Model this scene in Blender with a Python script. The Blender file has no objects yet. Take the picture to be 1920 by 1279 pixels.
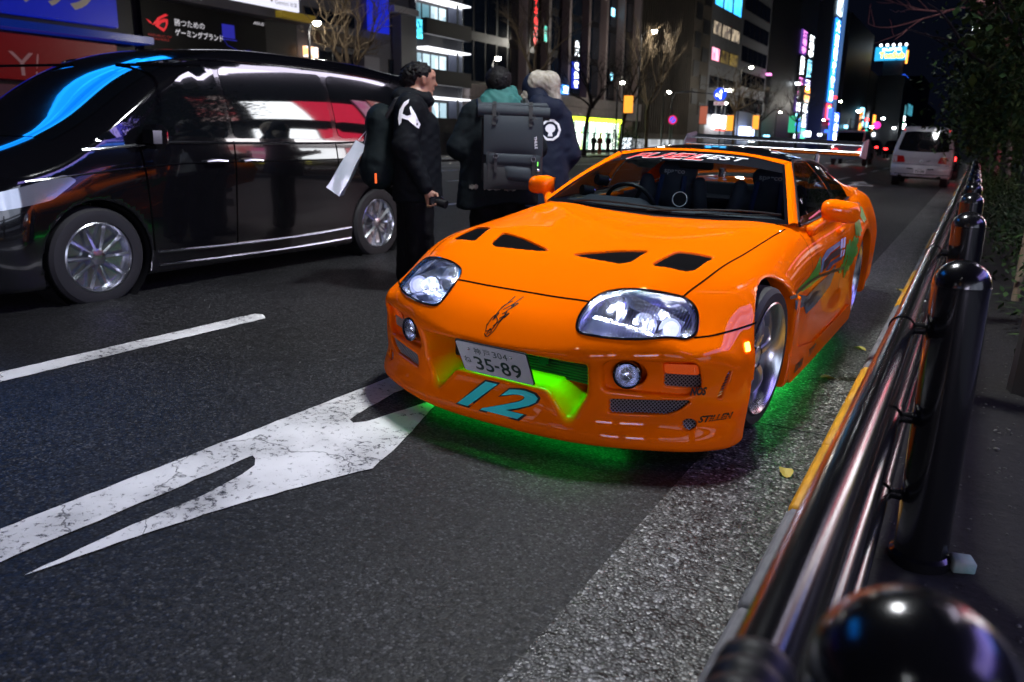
import bpy, math, random
import numpy as np
from mathutils import Vector, Matrix
SC = bpy.context.scene
COL = SC.collection
rad = math.radians
# ------------------------------------------------------------------ camera
cam_d = bpy.data.cameras.new('camera')
cam = bpy.data.objects.new('camera', cam_d); COL.objects.link(cam)
cam_d.sensor_width = 36.0; cam_d.lens = 27.835
cam_d.clip_start = 0.05; cam_d.clip_end = 2500
def cam_axes(yaw, pitch, roll):
    cy, sy, cp, sp = math.cos(yaw), math.sin(yaw), math.cos(pitch), math.sin(pitch)
    f = Vector((sy*cp, cy*cp, -sp)); r = Vector((cy, -sy, 0)); u = r.cross(f)
    c, s = math.cos(roll), math.sin(roll)
    return c*r + s*u, -s*r + c*u, f
_r, _u, _f = cam_axes(-0.5162594, 0.2487973, 0.0146316)
CAM = Vector((1.570027, -3.535504, 1.215976))
cam.matrix_world = Matrix(((_r[0], _u[0], -_f[0], CAM[0]), (_r[1], _u[1], -_f[1], CAM[1]), (_r[2], _u[2], -_f[2], CAM[2]), (0, 0, 0, 1)))
cam_d.dof.use_dof = True; cam_d.dof.focus_distance = 3.25; cam_d.dof.aperture_fstop = 3.5
SC.camera = cam
# ------------------------------------------------------------------ night sky, exposure
world = bpy.data.worlds.new('World'); SC.world = world; world.use_nodes = True
wn = world.node_tree; wn.nodes.clear()
w_out = wn.nodes.new('ShaderNodeOutputWorld'); w_bg = wn.nodes.new('ShaderNodeBackground')
w_bg.inputs[0].default_value = (0.30, 0.42, 1.0, 1); w_bg.inputs[1].default_value = 0.0028
wn.links.new(w_bg.outputs[0], w_out.inputs[0])
SC.view_settings.view_transform = 'Standard'
try: SC.view_settings.look = 'None'
except Exception: pass
SC.view_settings.exposure = 1.0; SC.view_settings.gamma = 1.0
SC.view_settings.use_curve_mapping = False
SC.render.engine = 'CYCLES'
cy = SC.cycles
cy.use_denoising = True
try: cy.denoiser = 'OPENIMAGEDENOISE'; cy.denoising_input_passes = 'RGB_ALBEDO_NORMAL'
except Exception: pass
cy.max_bounces = 8; cy.diffuse_bounces = 3; cy.glossy_bounces = 4; cy.transmission_bounces = 6; cy.transparent_max_bounces = 12
cy.sample_clamp_indirect = 6.0; cy.caustics_reflective = False; cy.caustics_refractive = False
cy.use_light_tree = True
# ------------------------------------------------------------------ helpers: tagging
def tag(o, label=None, cat=None, group=None, kind=None):
    if label: o['label'] = label
    if cat: o['category'] = cat
    if group: o['group'] = group
    if kind: o['kind'] = kind
    return o
def thing(name, label, cat, loc=(0, 0, 0), rz=0, group=None):
    o = bpy.data.objects.new(name, None); COL.objects.link(o)
    o.empty_display_size = .1
    o.location = loc; o.rotation_euler = (0, 0, rz)
    return tag(o, label, cat, group)
def copy_tree(o, parent=None):
    c = o.copy(); COL.objects.link(c)
    if parent is not None: c.parent = parent
    for ch in list(o.children): copy_tree(ch, c)
    return c
# ------------------------------------------------------------------ helpers: materials
def sock(b, name, v):
    if name in b.inputs: b.inputs[name].default_value = v
def PM(name, col, rough=.5, metal=0., coat=0., spec=.5, noise=None, bump=None, emit=None, transm=0., alpha=1., coat_r=.03):
    """principled material; noise=(scale, amount, second colour), bump=(scale, strength, distance)"""
    m = bpy.data.materials.new(name); m.use_nodes = True
    nt = m.node_tree; b = nt.nodes['Principled BSDF']
    sock(b, 'Base Color', (*col, 1)); sock(b, 'Roughness', rough); sock(b, 'Metallic', metal)
    sock(b, 'Coat Weight', coat); sock(b, 'Coat Roughness', coat_r); sock(b, 'Specular IOR Level', spec)
    sock(b, 'Transmission Weight', transm); sock(b, 'Alpha', alpha)
    if emit: sock(b, 'Emission Color', (*emit[0], 1)); sock(b, 'Emission Strength', emit[1])
    tc = nt.nodes.new('ShaderNodeTexCoord')
    if noise:
        n = nt.nodes.new('ShaderNodeTexNoise'); n.inputs['Scale'].default_value = noise[0]; n.inputs['Detail'].default_value = 6
        nt.links.new(tc.outputs['Object'], n.inputs['Vector'])
        r = nt.nodes.new('ShaderNodeValToRGB'); r.color_ramp.elements[0].position = .5-noise[1]; r.color_ramp.elements[1].position = .5+noise[1]
        r.color_ramp.elements[0].color = (*col, 1); r.color_ramp.elements[1].color = (*noise[2], 1)
        nt.links.new(n.outputs['Fac'], r.inputs['Fac']); nt.links.new(r.outputs['Color'], b.inputs['Base Color'])
    if bump:
        n2 = nt.nodes.new('ShaderNodeTexNoise'); n2.inputs['Scale'].default_value = bump[0]; n2.inputs['Detail'].default_value = 5
        nt.links.new(tc.outputs['Object'], n2.inputs['Vector'])
        bp = nt.nodes.new('ShaderNodeBump'); bp.inputs['Strength'].default_value = bump[1]; bp.inputs['Distance'].default_value = bump[2]
        nt.links.new(n2.outputs['Fac'], bp.inputs['Height']); nt.links.new(bp.outputs['Normal'], b.inputs['Normal'])
    return m
def EM(name, col, strength, sample=False, texture=None):
    """a lit surface; texture=(scale, dark colour) breaks up a lit shop or window interior"""
    m = bpy.data.materials.new(name); m.use_nodes = True
    nt = m.node_tree; b = nt.nodes['Principled BSDF']
    sock(b, 'Base Color', (*[c*.12 for c in col], 1)); sock(b, 'Roughness', .4)
    sock(b, 'Emission Color', (*col, 1)); sock(b, 'Emission Strength', strength)
    if texture:
        tc = nt.nodes.new('ShaderNodeTexCoord'); v = nt.nodes.new('ShaderNodeTexVoronoi'); v.distance = 'CHEBYCHEV'
        mp = nt.nodes.new('ShaderNodeMapping'); mp.inputs['Scale'].default_value = texture[0]
        nt.links.new(tc.outputs['Object'], mp.inputs['Vector']); nt.links.new(mp.outputs['Vector'], v.inputs['Vector']); v.inputs['Scale'].default_value = 1
        mx = nt.nodes.new('ShaderNodeMix'); mx.data_type = 'RGBA'
        sp = nt.nodes.new('ShaderNodeSeparateColor'); nt.links.new(v.outputs['Color'], sp.inputs[0])
        nt.links.new(sp.outputs[0], mx.inputs['Factor']); mx.inputs['A'].default_value = (*col, 1); mx.inputs['B'].default_value = (*texture[1], 1)
        nt.links.new(mx.outputs['Result'], b.inputs['Emission Color'])
    m.cycles.emission_sampling = 'FRONT' if sample else 'NONE'
    return m
def GLASS(name, tint=(1, 1, 1), refl=1.45, rough=0.0, bump=None, dirt=0.0):
    """thin pane: clear with a Fresnel reflection"""
    m = bpy.data.materials.new(name); m.use_nodes = True; nt = m.node_tree; nt.nodes.clear()
    o = nt.nodes.new('ShaderNodeOutputMaterial'); mx = nt.nodes.new('ShaderNodeMixShader'); t = nt.nodes.new('ShaderNodeBsdfTransparent')
    g = nt.nodes.new('ShaderNodeBsdfGlossy'); lw = nt.nodes.new('ShaderNodeLayerWeight'); lw.inputs['Blend'].default_value = .5
    pw = nt.nodes.new('ShaderNodeMath'); pw.operation = 'POWER'; pw.inputs[1].default_value = 5; nt.links.new(lw.outputs['Facing'], pw.inputs[0])
    f0 = ((refl-1)/(refl+1))**2*1.6; fr = nt.nodes.new('ShaderNodeMath'); fr.operation = 'MULTIPLY_ADD'; fr.inputs[1].default_value = 1-f0; fr.inputs[2].default_value = f0; nt.links.new(pw.outputs[0], fr.inputs[0])
    t.inputs[0].default_value = (*tint, 1); g.inputs['Roughness'].default_value = rough
    nt.links.new(fr.outputs[0], mx.inputs[0]); nt.links.new(t.outputs[0], mx.inputs[1]); nt.links.new(g.outputs[0], mx.inputs[2]); nt.links.new(mx.outputs[0], o.inputs[0])
    if bump:
        tc = nt.nodes.new('ShaderNodeTexCoord'); w = nt.nodes.new('ShaderNodeTexWave'); w.inputs['Scale'].default_value = bump[0]; w.bands_direction = 'X'
        w.inputs['Distortion'].default_value = bump[2]
        nt.links.new(tc.outputs['Object'], w.inputs['Vector']); bp = nt.nodes.new('ShaderNodeBump'); bp.inputs['Strength'].default_value = bump[1]; bp.inputs['Distance'].default_value = .002
        nt.links.new(w.outputs['Fac'], bp.inputs['Height']); nt.links.new(bp.outputs['Normal'], g.inputs['Normal']); nt.links.new(bp.outputs['Normal'], lw.inputs['Normal'])
    return m
# ------------------------------------------------------------------ helpers: meshes
def link_mesh(name, verts, faces, mat, parent=None, smooth=True, angle=35, midx=None):
    me = bpy.data.meshes.new(name)
    if isinstance(verts, np.ndarray) and isinstance(faces, np.ndarray):
        k = faces.shape[1]
        me.vertices.add(len(verts)); me.vertices.foreach_set('co', np.ascontiguousarray(verts, np.float32).ravel())
        me.loops.add(faces.size); me.loops.foreach_set('vertex_index', np.ascontiguousarray(faces, np.int32).ravel())
        me.polygons.add(len(faces)); me.polygons.foreach_set('loop_start', np.arange(0, faces.size, k, dtype=np.int32))
        me.update(calc_edges=True)
    else:
        me.from_pydata([tuple(v) for v in verts], [], faces); me.update()
    mats = mat if isinstance(mat, (list, tuple)) else [mat]
    for m in mats: me.materials.append(m)
    if midx is not None: me.polygons.foreach_set('material_index', np.ascontiguousarray(midx, np.int32))
    if smooth:
        me.polygons.foreach_set('use_smooth', [True]*len(me.polygons))
        if angle < 180: me.set_sharp_from_angle(angle=rad(angle))
    o = bpy.data.objects.new(name, me); COL.objects.link(o)
    if parent is not None: o.parent = parent
    return o
def frame_from(d, up=(0, 0, 1)):
    d = Vector(d).normalized(); up = Vector(up)
    if abs(d.dot(up)) > .98: up = Vector((0, 1, 0))
    x = up.cross(d).normalized(); y = d.cross(x)
    return x, y, d
class MB:
    def __init__(s): s.v = []; s.f = []; s.m = []; s.mi = 0
    def add(s, vs, fs):
        o = len(s.v); s.v += [tuple(v) for v in vs]
        for f in fs: s.f.append(tuple(i+o for i in f)); s.m.append(s.mi)
        return s
    def box(s, c, d, rz=0, M=None, bevel=0.0):
        hx, hy, hz = d[0]/2, d[1]/2, d[2]/2
        if bevel <= 0:
            vs = [Vector((x*hx, y*hy, z*hz)) for x in (-1, 1) for y in (-1, 1) for z in (-1, 1)]
            fs = [(0, 1, 3, 2), (4, 6, 7, 5), (0, 4, 5, 1), (2, 3, 7, 6), (0, 2, 6, 4), (1, 5, 7, 3)]
        else:
            b = min(bevel, hx*.9, hy*.9, hz*.9); vs = []; fs = []
            idx = {}
            for x in (-1, 1):
                for y in (-1, 1):
                    for z in (-1, 1):
                        for k in range(3):
                            p = [x*(hx-b), y*(hy-b), z*(hz-b)]; p[k] = (x*hx, y*hy, z*hz)[k]
                            idx[(x, y, z, k)] = len(vs); vs.append(Vector(p))
            def q(keys): fs.append(tuple(idx[k] for k in keys))
            for sg in (-1, 1):
                a = [(sg, -1, -1, 0), (sg, 1, -1, 0), (sg, 1, 1, 0), (sg, -1, 1, 0)]; q(a if sg > 0 else a[::-1])
                a = [(-1, sg, -1, 1), (-1, sg, 1, 1), (1, sg, 1, 1), (1, sg, -1, 1)]; q(a if sg > 0 else a[::-1])
                a = [(-1, -1, sg, 2), (1, -1, sg, 2), (1, 1, sg, 2), (-1, 1, sg, 2)]; q(a if sg > 0 else a[::-1])
            for x in (-1, 1):
                for y in (-1, 1):
                    a = [(x, y, -1, 0), (x, y, -1, 1), (x, y, 1, 1), (x, y, 1, 0)]; q(a if x*y > 0 else a[::-1])
            for x in (-1, 1):
                for z in (-1, 1):
                    a = [(x, -1, z, 0), (x, 1, z, 0), (x, 1, z, 2), (x, -1, z, 2)]; q(a if x*z > 0 else a[::-1])
            for y in (-1, 1):
                for z in (-1, 1):
                    a = [(-1, y, z, 1), (-1, y, z, 2), (1, y, z, 2), (1, y, z, 1)]; q(a if y*z > 0 else a[::-1])
            for x in (-1, 1):
                for y in (-1, 1):
                    for z in (-1, 1):
                        a = [(x, y, z, 0), (x, y, z, 1), (x, y, z, 2)]; q(a if x*y*z > 0 else a[::-1])
        R = Matrix.Rotation(rz, 3, 'Z') if M is None else M
        c = Vector(c); return s.add([R @ v + c for v in vs], fs)
    def ring(s, c, x, y, r, n): return [c + x*(r*math.cos(2*math.pi*i/n)) + y*(r*math.sin(2*math.pi*i/n)) for i in range(n)]
    def tube(s, path, r, n=10, caps=True, up=(0, 0, 1)):
        P_ = [Vector(p) for p in path]; rs = r if isinstance(r, (list, tuple)) else [r]*len(P_)
        vs = []
        px = None
        for i, p in enumerate(P_):
            d = (P_[min(i+1, len(P_)-1)] - P_[max(i-1, 0)])
            if d.length < 1e-9: d = Vector((0, 0, 1))
            d.normalize()
            if px is None: x, y, d = frame_from(d, up)
            else:
                x = (px - d*px.dot(d))
                if x.length < 1e-6: x, y, d = frame_from(d, up)
                x.normalize(); y = d.cross(x)
            px = x
            vs += s.ring(p, x, y, rs[i], n)
        fs = []
        for i in range(len(P_)-1):
            for j in range(n): a = i*n+j; b = i*n+(j+1) % n; fs.append((a, b, b+n, a+n))
        if caps: fs.append(tuple(range(n))[::-1]); fs.append(tuple((len(P_)-1)*n+j for j in range(n)))
        return s.add(vs, fs)
    def cyl(s, p0, p1, r0, r1=None, n=16, caps=True): return s.tube([p0, p1], [r0, r0 if r1 is None else r1], n, caps)
    def lathe(s, prof, c=(0, 0, 0), axis=(0, 0, 1), n=32, up=(0, 0, 1), closed=False, arc=1.0):
        x, y, d = frame_from(axis, up); c = Vector(c); vs = []; fs = []; k = len(prof)
        nn = n if arc >= 1 else n+1
        for i in range(nn):
            a = 2*math.pi*arc*i/n; e = x*math.cos(a)+y*math.sin(a)
            for (r, z) in prof: vs.append(c + e*r + d*z)
        for i in range(n):
            i2 = (i+1) % nn if arc >= 1 else i+1
            for j in range(k if closed else k-1): j2 = (j+1) % k; fs.append((i*k+j, i2*k+j, i2*k+j2, i*k+j2))
        return s.add(vs, fs)
    def sphere(s, c, r, n=16, m=10, sc=(1, 1, 1)):
        vs = []; fs = []; c = Vector(c)
        for i in range(m+1):
            t = math.pi*i/m
            for j in range(n): p = 2*math.pi*j/n; vs.append(c+Vector((r*sc[0]*math.sin(t)*math.cos(p), r*sc[1]*math.sin(t)*math.sin(p), r*sc[2]*math.cos(t))))
        for i in range(m):
            for j in range(n): a = i*n+j; b = i*n+(j+1) % n; fs.append((a, a+n, b+n, b))
        return s.add(vs, fs)
    def grid(s, pts, flip=False):
        m, n = len(pts), len(pts[0]); vs = [p for row in pts for p in row]; fs = []
        for i in range(m-1):
            for j in range(n-1):
                a = i*n+j; q = (a, a+1, a+n+1, a+n); fs.append(q[::-1] if flip else q)
        return s.add(vs, fs)
    def prism(s, poly, M, depth):
        """poly: 2-D outline, M: 4x4 frame (x,y in plane, z = extrusion)"""
        n = len(poly); vs = [M @ Vector((p[0], p[1], 0)) for p in poly] + [M @ Vector((p[0], p[1], depth)) for p in poly]
        fs = [tuple(range(n))[::-1], tuple(range(n, 2*n))] + [(i, (i+1) % n, n+(i+1) % n, n+i) for i in range(n)]
        return s.add(vs, fs)
    def build(s, name, mat, parent=None, smooth=True, angle=35):
        return link_mesh(name, s.v, s.f, mat, parent, smooth, angle, s.m if isinstance(mat, (list, tuple)) else None)
def MBq(): return MB()
def box_obj(name, c, d, mat, parent=None, bevel=0.0, rz=0): return MB().box(c, d, rz, bevel=bevel).build(name, mat, parent, smooth=bevel > 0, angle=50)
def frame4(o, x, y):
    x = Vector(x).normalized(); y = Vector(y); z = x.cross(y).normalized(); y = z.cross(x)
    return Matrix(((x[0], y[0], z[0], o[0]), (x[1], y[1], z[1], o[1]), (x[2], y[2], z[2], o[2]), (0, 0, 0, 1)))
_TXT = {}
def text_geo(s, shear=0., bold=0., spacing=1., res=3):
    key = (s, shear, bold, spacing)
    if key in _TXT: return _TXT[key]
    c = bpy.data.curves.new('text', 'FONT'); c.body = s; c.shear = shear; c.offset = bold; c.space_character = spacing; c.resolution_u = res
    o = bpy.data.objects.new('text', c); COL.objects.link(o); bpy.context.view_layer.update()
    me = bpy.data.meshes.new_from_object(o.evaluated_get(bpy.context.evaluated_depsgraph_get()))
    vs = np.array([v.co[:2] for v in me.vertices]); fs = [tuple(p.vertices) for p in me.polygons]
    bpy.data.objects.remove(o); bpy.data.curves.remove(c); bpy.data.meshes.remove(me)
    lo, hi = vs.min(0), vs.max(0); vs = (vs-lo)/(hi-lo)      # unit box
    _TXT[key] = (vs, fs, (hi-lo)); return _TXT[key]
def text_into(mb, s, o, x, y, w, h, lift=.002, **kw):
    """lettering fitted into a w x h rectangle with lower-left corner o, axes x, y"""
    vs, fs, _ = text_geo(s, **kw); M = frame4(o, x, y)
    mb.add([M @ Vector((v[0]*w, v[1]*h, lift)) for v in vs], fs); return mb
def text_obj(name, s, o, x, y, w, h, mat, parent=None, lift=.004, **kw):
    return text_into(MB(), s, o, x, y, w, h, lift, **kw).build(name, mat, parent, smooth=False)
def vtext_into(mb, s, o, x, y, w, h, lift=.004, **kw):
    """vertical sign: characters stacked from the top"""
    n = len(s); ch = h/n; o = Vector(o); y = Vector(y).normalized()
    for i, c in enumerate(s):
        text_into(mb, c, o + y*(h-(i+1)*ch+ch*.08), x, y, w, ch*.84, lift, **kw)
    return mb
# ------------------------------------------------------------------ helpers: smooth implicit solids
def nspline(kx, ky):
    """natural cubic spline; ky may be (n, m); returns f(x) -> list over m"""
    kx = np.asarray(kx, float); ky = np.asarray(ky, float); n = len(kx); h = np.diff(kx)
    A = np.zeros((n, n)); B = np.zeros(ky.shape); A[0, 0] = A[-1, -1] = 1
    for i in range(1, n-1):
        A[i, i-1] = h[i-1]; A[i, i] = 2*(h[i-1]+h[i]); A[i, i+1] = h[i]
        B[i] = 6*((ky[i+1]-ky[i])/h[i]-(ky[i]-ky[i-1])/h[i-1])
    return kx, ky, np.linalg.solve(A, B)
def nsval(sp, x, j):
    kx, ky, Mm = sp
    x = np.clip(x, kx[0], kx[-1]); i = np.clip(np.searchsorted(kx, x)-1, 0, len(kx)-2)
    h = kx[i+1]-kx[i]; a = (kx[i+1]-x)/h; b = 1-a
    return a*ky[i, j]+b*ky[i+1, j]+((a**3-a)*Mm[i, j]+(b**3-b)*Mm[i+1, j])*h*h/6
class Tensor:
    """smooth table z(u, v): rows u, columns v"""
    def __init__(s, us, vs, tab):
        s.su = nspline(us, np.array(tab, float)); s.nv = len(vs); s.sv = nspline(vs, np.eye(len(vs)))
    def __call__(s, u, v):
        r = 0
        for j in range(s.nv): r = r + nsval(s.su, u, j)*nsval(s.sv, v, j)
        return r
def smax(a, b, k):
    h = np.maximum(k-np.abs(a-b), 0)/k
    return np.maximum(a, b)+h*h*k*.25
def smin(a, b, k): return -smax(-a, -b, k)
def surfnet(fn, lo, hi, h, half=False, iters=3):
    """polygonise fn=0 on a grid and pull the vertices onto the surface; half: mirror about x=0"""
    if half: xs = np.arange(-h/2, hi[0]+h, h)
    else: xs = np.arange(lo[0], hi[0]+h, h)
    ys = np.arange(lo[1], hi[1]+h, h); zs = np.arange(lo[2], hi[2]+h, h)
    Fv = np.broadcast_to(fn(xs[:, None, None], ys[None, :, None], zs[None, None, :]), (len(xs), len(ys), len(zs))).astype(np.float32)
    nx, ny, nz = Fv.shape; S = Fv < 0
    acc_id = []; acc_p = []; quads = []
    cid = lambda i, j, k: (i*ny+j)*nz+k
    for ax in range(3):
        sl0 = [slice(None)]*3; sl1 = [slice(None)]*3; sl0[ax] = slice(0, -1); sl1[ax] = slice(1, None)
        cr = S[tuple(sl0)] != S[tuple(sl1)]
        I, J, K = np.nonzero(cr)
        f0 = Fv[tuple(sl0)][I, J, K]; f1 = Fv[tuple(sl1)][I, J, K]; t = f0/(f0-f1)
        p = np.stack([xs[I], ys[J], zs[K]], 1); p[:, ax] += t*h
        ins = S[tuple(sl0)][I, J, K]
        b, c = (ax+1) % 3, (ax+2) % 3
        idx = np.stack([I, J, K], 1); cells = []
        for db, dc in ((-1, -1), (0, -1), (0, 0), (-1, 0)):
            q = idx.copy(); q[:, b] += db; q[:, c] += dc; cells.append(q)
        ok = np.ones(len(I), bool)
        for q in cells: ok &= (q >= 0).all(1) & (q[:, 0] < nx-1) & (q[:, 1] < ny-1) & (q[:, 2] < nz-1)
        ids = np.stack([cid(q[:, 0], q[:, 1], q[:, 2]) for q in cells], 1)
        for kk in range(4):
            g = (cells[kk] >= 0).all(1); acc_id.append(ids[g, kk]); acc_p.append(p[g])
        qd = ids[ok]; fl = ~ins[ok]; qd[fl] = qd[fl][:, ::-1]; quads.append(qd)
    acc_id = np.concatenate(acc_id); acc_p = np.concatenate(acc_p); quads = np.concatenate(quads)
    u, inv = np.unique(acc_id, return_inverse=True)
    cnt = np.bincount(inv); V = np.stack([np.bincount(inv, acc_p[:, a])/cnt for a in range(3)], 1)
    Q = np.searchsorted(u, quads)
    e = h*.15
    for _ in range(iters):
        x, y, z = V.T
        f0 = fn(x, y, z)
        g = np.stack([fn(x+e, y, z)-fn(x-e, y, z), fn(x, y+e, z)-fn(x, y-e, z), fn(x, y, z+e)-fn(x, y, z-e)], 1)/(2*e)
        st = -(f0/np.maximum((g*g).sum(1), .05))[:, None]*g
        L = np.linalg.norm(st, axis=1, keepdims=True); st *= np.minimum(1, h*.5/np.maximum(L, 1e-9))
        V = V+st
    if half:
        col = u//(ny*nz) == 0
        V[col, 0] = 0
        n = len(V); mp = np.arange(n); side = ~col
        new = np.full(n, -1); new[col] = np.nonzero(col)[0]; new[side] = n+np.arange(side.sum())
        V2 = V[side]*np.array([-1, 1, 1]); Q2 = new[Q][:, ::-1]
        keep = ~(col[Q].all(1)); Q = Q[keep]; Q2 = Q2[keep]
        V = np.concatenate([V, V2]); Q = np.concatenate([Q, Q2])
    return V, Q
def poly_sdf(poly, a, b):
    """signed distance to a closed 2-D polygon (negative inside), broadcasting"""
    P_ = np.asarray(poly, float); d = None; sgn = None
    n = len(P_)
    for i in range(n):
        p, q = P_[i], P_[(i+1) % n]
        ea, eb = q-p; wa, wb = a-p[0], b-p[1]
        t = np.clip((wa*ea+wb*eb)/(ea*ea+eb*eb), 0, 1)
        dd = (wa-ea*t)**2+(wb-eb*t)**2
        c = ((p[1] > b) != (q[1] > b)) & (a < (q[0]-p[0])*(b-p[1])/((q[1]-p[1]) if abs(q[1]-p[1]) > 1e-12 else 1e-12)+p[0])
        d = dd if d is None else np.minimum(d, dd); sgn = c if sgn is None else sgn ^ c
    return np.sqrt(d)*np.where(sgn, -1, 1)
def capsule(p, q, r0, r1):
    """rounded cone field"""
    p = np.asarray(p, float); q = np.asarray(q, float); e = q-p; L2 = (e*e).sum()
    def f(x, y, z):
        t = np.clip(((x-p[0])*e[0]+(y-p[1])*e[1]+(z-p[2])*e[2])/L2, 0, 1)
        return np.sqrt((x-p[0]-t*e[0])**2+(y-p[1]-t*e[1])**2+(z-p[2]-t*e[2])**2)-(r0+(r1-r0)*t)
    return f
def ellipsoid(c, r):
    def f(x, y, z):
        k = np.sqrt(((x-c[0])/r[0])**2+((y-c[1])/r[1])**2+((z-c[2])/r[2])**2)
        return (k-1)*min(r)
    return f
def blob(parts, k=.04):
    def f(x, y, z):
        r = None
        for p in parts:
            v = p(x, y, z); r = v if r is None else smin(r, v, k)
        return r
    return f
def smooth_outline(P_, n=48, closed=True):
    """Catmull-Rom through points (any dimension)"""
    P_ = [np.asarray(p, float) for p in P_]; m = len(P_); out = []
    segs = m if closed else m-1; per = max(1, n//segs)
    for i in range(segs):
        p0 = P_[(i-1) % m] if closed or i > 0 else 2*P_[0]-P_[1]; p1 = P_[i]; p2 = P_[(i+1) % m]
        p3 = P_[(i+2) % m] if closed or i+2 < m else 2*P_[-1]-P_[-2]
        for j in range(per):
            t = j/per; out.append(.5*((2*p1)+(p2-p0)*t+(2*p0-5*p1+4*p2-p3)*t*t+(3*p1-p0-3*p2+p3)*t**3))
    if not closed: out.append(P_[-1])
    return out
# ------------------------------------------------------------------ orange sports car: body shape (car frame: x across, y back, z up, front axle at y=0)
_TX = [0, .2, .4, .55, .7, .8, .9]
CAR_T = Tensor([-1.1, -.93, -.85, -.75, -.65, -.5, -.3, 0, .4, .75, 1.2, 1.8, 2.3, 2.6, 3.0, 3.3, 3.5, 3.7], _TX, [
    [.12, .11, .04, -.12, -.36, -.54, -.72], [.415, .405, .33, .15, -.12, -.32, -.52], [.525, .517, .475, .345, .09, -.12, -.32], [.588, .590, .582, .515, .40, .24, .04],
    [.632, .638, .645, .615, .505, .435, .32], [.690, .698, .708, .692, .605, .525, .45], [.752, .760, .768, .752, .70, .635, .55],
    [.793, .799, .803, .790, .748, .705, .61], [.812, .817, .822, .820, .790, .750, .66], [.818, .824, .832, .838, .826, .785, .69],
    [.828, .832, .838, .842, .836, .805, .71], [.85, .85, .85, .855, .85, .825, .73], [.88, .88, .88, .885, .885, .875, .785], [.905, .905, .905, .91, .908, .895, .81],
    [.93, .93, .93, .93, .92, .895, .80], [.935, .935, .935, .925, .90, .86, .72], [.90, .90, .89, .875, .82, .74, .55], [.70, .70, .66, .60, .5, .4, .2]])
CAR_S = Tensor([-1.1, -.6, -.35, 0, .4, .9, 1.5, 2.0, 2.3, 2.6, 3.0, 3.5, 3.8], [.05, .2, .35, .5, .62, .72, .82, .92], [
    [.885, .89, .885, .87, .83, .79, .75, .71], [.895, .90, .895, .88, .85, .80, .75, .71], [.90, .90, .895, .885, .87, .83, .77, .71], [.895, .905, .91, .908, .895, .855, .785, .71],
    [.885, .892, .885, .885, .878, .85, .80, .73], [.892, .890, .866, .862, .863, .845, .805, .75], [.905, .90, .868, .864, .868, .852, .82, .77], [.905, .90, .878, .872, .872, .858, .83, .77],
    [.88, .885, .88, .878, .876, .862, .835, .78], [.87, .88, .888, .888, .884, .868, .838, .78], [.86, .87, .875, .875, .87, .85, .815, .77], [.82, .85, .86, .86, .85, .83, .79, .74], [.7, .75, .77, .77, .76, .74, .7, .66]])
CAR_F = Tensor([.03, .07, .11, .17, .25, .36, .43, .60], [0, .2, .4, .55, .7, .8, .88, .96], [
    [-.845, -.84, -.80, -.74, -.66, -.585, -.48, -.33], [-.875, -.867, -.83, -.770, -.69, -.615, -.51, -.36], [-.885, -.875, -.835, -.775, -.695, -.62, -.515, -.36],
    [-.86, -.858, -.818, -.752, -.670, -.594, -.495, -.36], [-.845, -.85, -.820, -.752, -.672, -.597, -.50, -.36], [-.915, -.90, -.842, -.758, -.674, -.600, -.505, -.36],
    [-.950, -.930, -.872, -.790, -.704, -.622, -.51, -.36], [-.945, -.925, -.865, -.777, -.692, -.615, -.51, -.36]])
CUTS = []
def car_raw(x, y, z):
    """uncut outer skin"""
    ax = np.abs(x)
    T = CAR_T(y, ax); e = .01
    ty = (CAR_T(y+e, ax)-T)/e; tx = (CAR_T(y, ax+e)-T)/e
    top = (z-T)/np.sqrt(1+ty*ty+tx*tx)
    S = CAR_S(y, z); side = ax-S
    rr = np.sqrt(y*y+(z-.325)**2); rr2 = np.sqrt((y-2.55)**2+(z-.325)**2)
    side = side-.014*np.exp(-((rr-.375)/.035)**2)-.012*np.exp(-((rr2-.375)/.04)**2)
    Fy = CAR_F(z, ax); fx = (CAR_F(z, ax+e)-Fy)/e
    fr = (Fy-y)/np.sqrt(1+fx*fx)
    f = smax(top, side, .12)
    f = smax(f, fr, .035)
    rear = (y-3.47+.25*ax*ax+.10*np.abs(z-.6))
    f = smax(f, rear, .08)
    zb = .058+.055*np.clip((y+.35)/.5, 0, 1)+.14*np.clip((y-2.6)/.6, 0, 1)
    return smax(f, zb-z, .03)
def car_field(x, y, z):
    f = np.array(np.broadcast_to(car_raw(x, y, z), np.broadcast(x, y, z).shape))
    grid = f.ndim == 3
    for (bb, fn, k, both) in CUTS:
        ax = np.abs(x)
        if grid:
            def rng(a, lo, hi):
                w = np.nonzero((a >= lo) & (a <= hi))[0]
                return slice(0, 0) if len(w) == 0 else slice(w[0], w[-1]+1)
            sx = rng(ax.ravel(), bb[0], bb[1]); sy = rng(y.ravel(), bb[2], bb[3]); sz = rng(z.ravel(), bb[4], bb[5])
            sub = f[sx, sy, sz]
            if sub.size == 0: continue
            X, Y, Z = ax[sx], y[:, sy], z[:, :, sz]
            f[sx, sy, sz] = smax(sub, -fn(X, Y, Z, sub), k)
        else:
            m = (ax >= bb[0]) & (ax <= bb[1]) & (y >= bb[2]) & (y <= bb[3]) & (z >= bb[4]) & (z <= bb[5])
            if not m.any(): continue
            sub = f[m]; f[m] = smax(sub, -fn(ax[m], y[m], z[m], sub), k)
    return f
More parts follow.
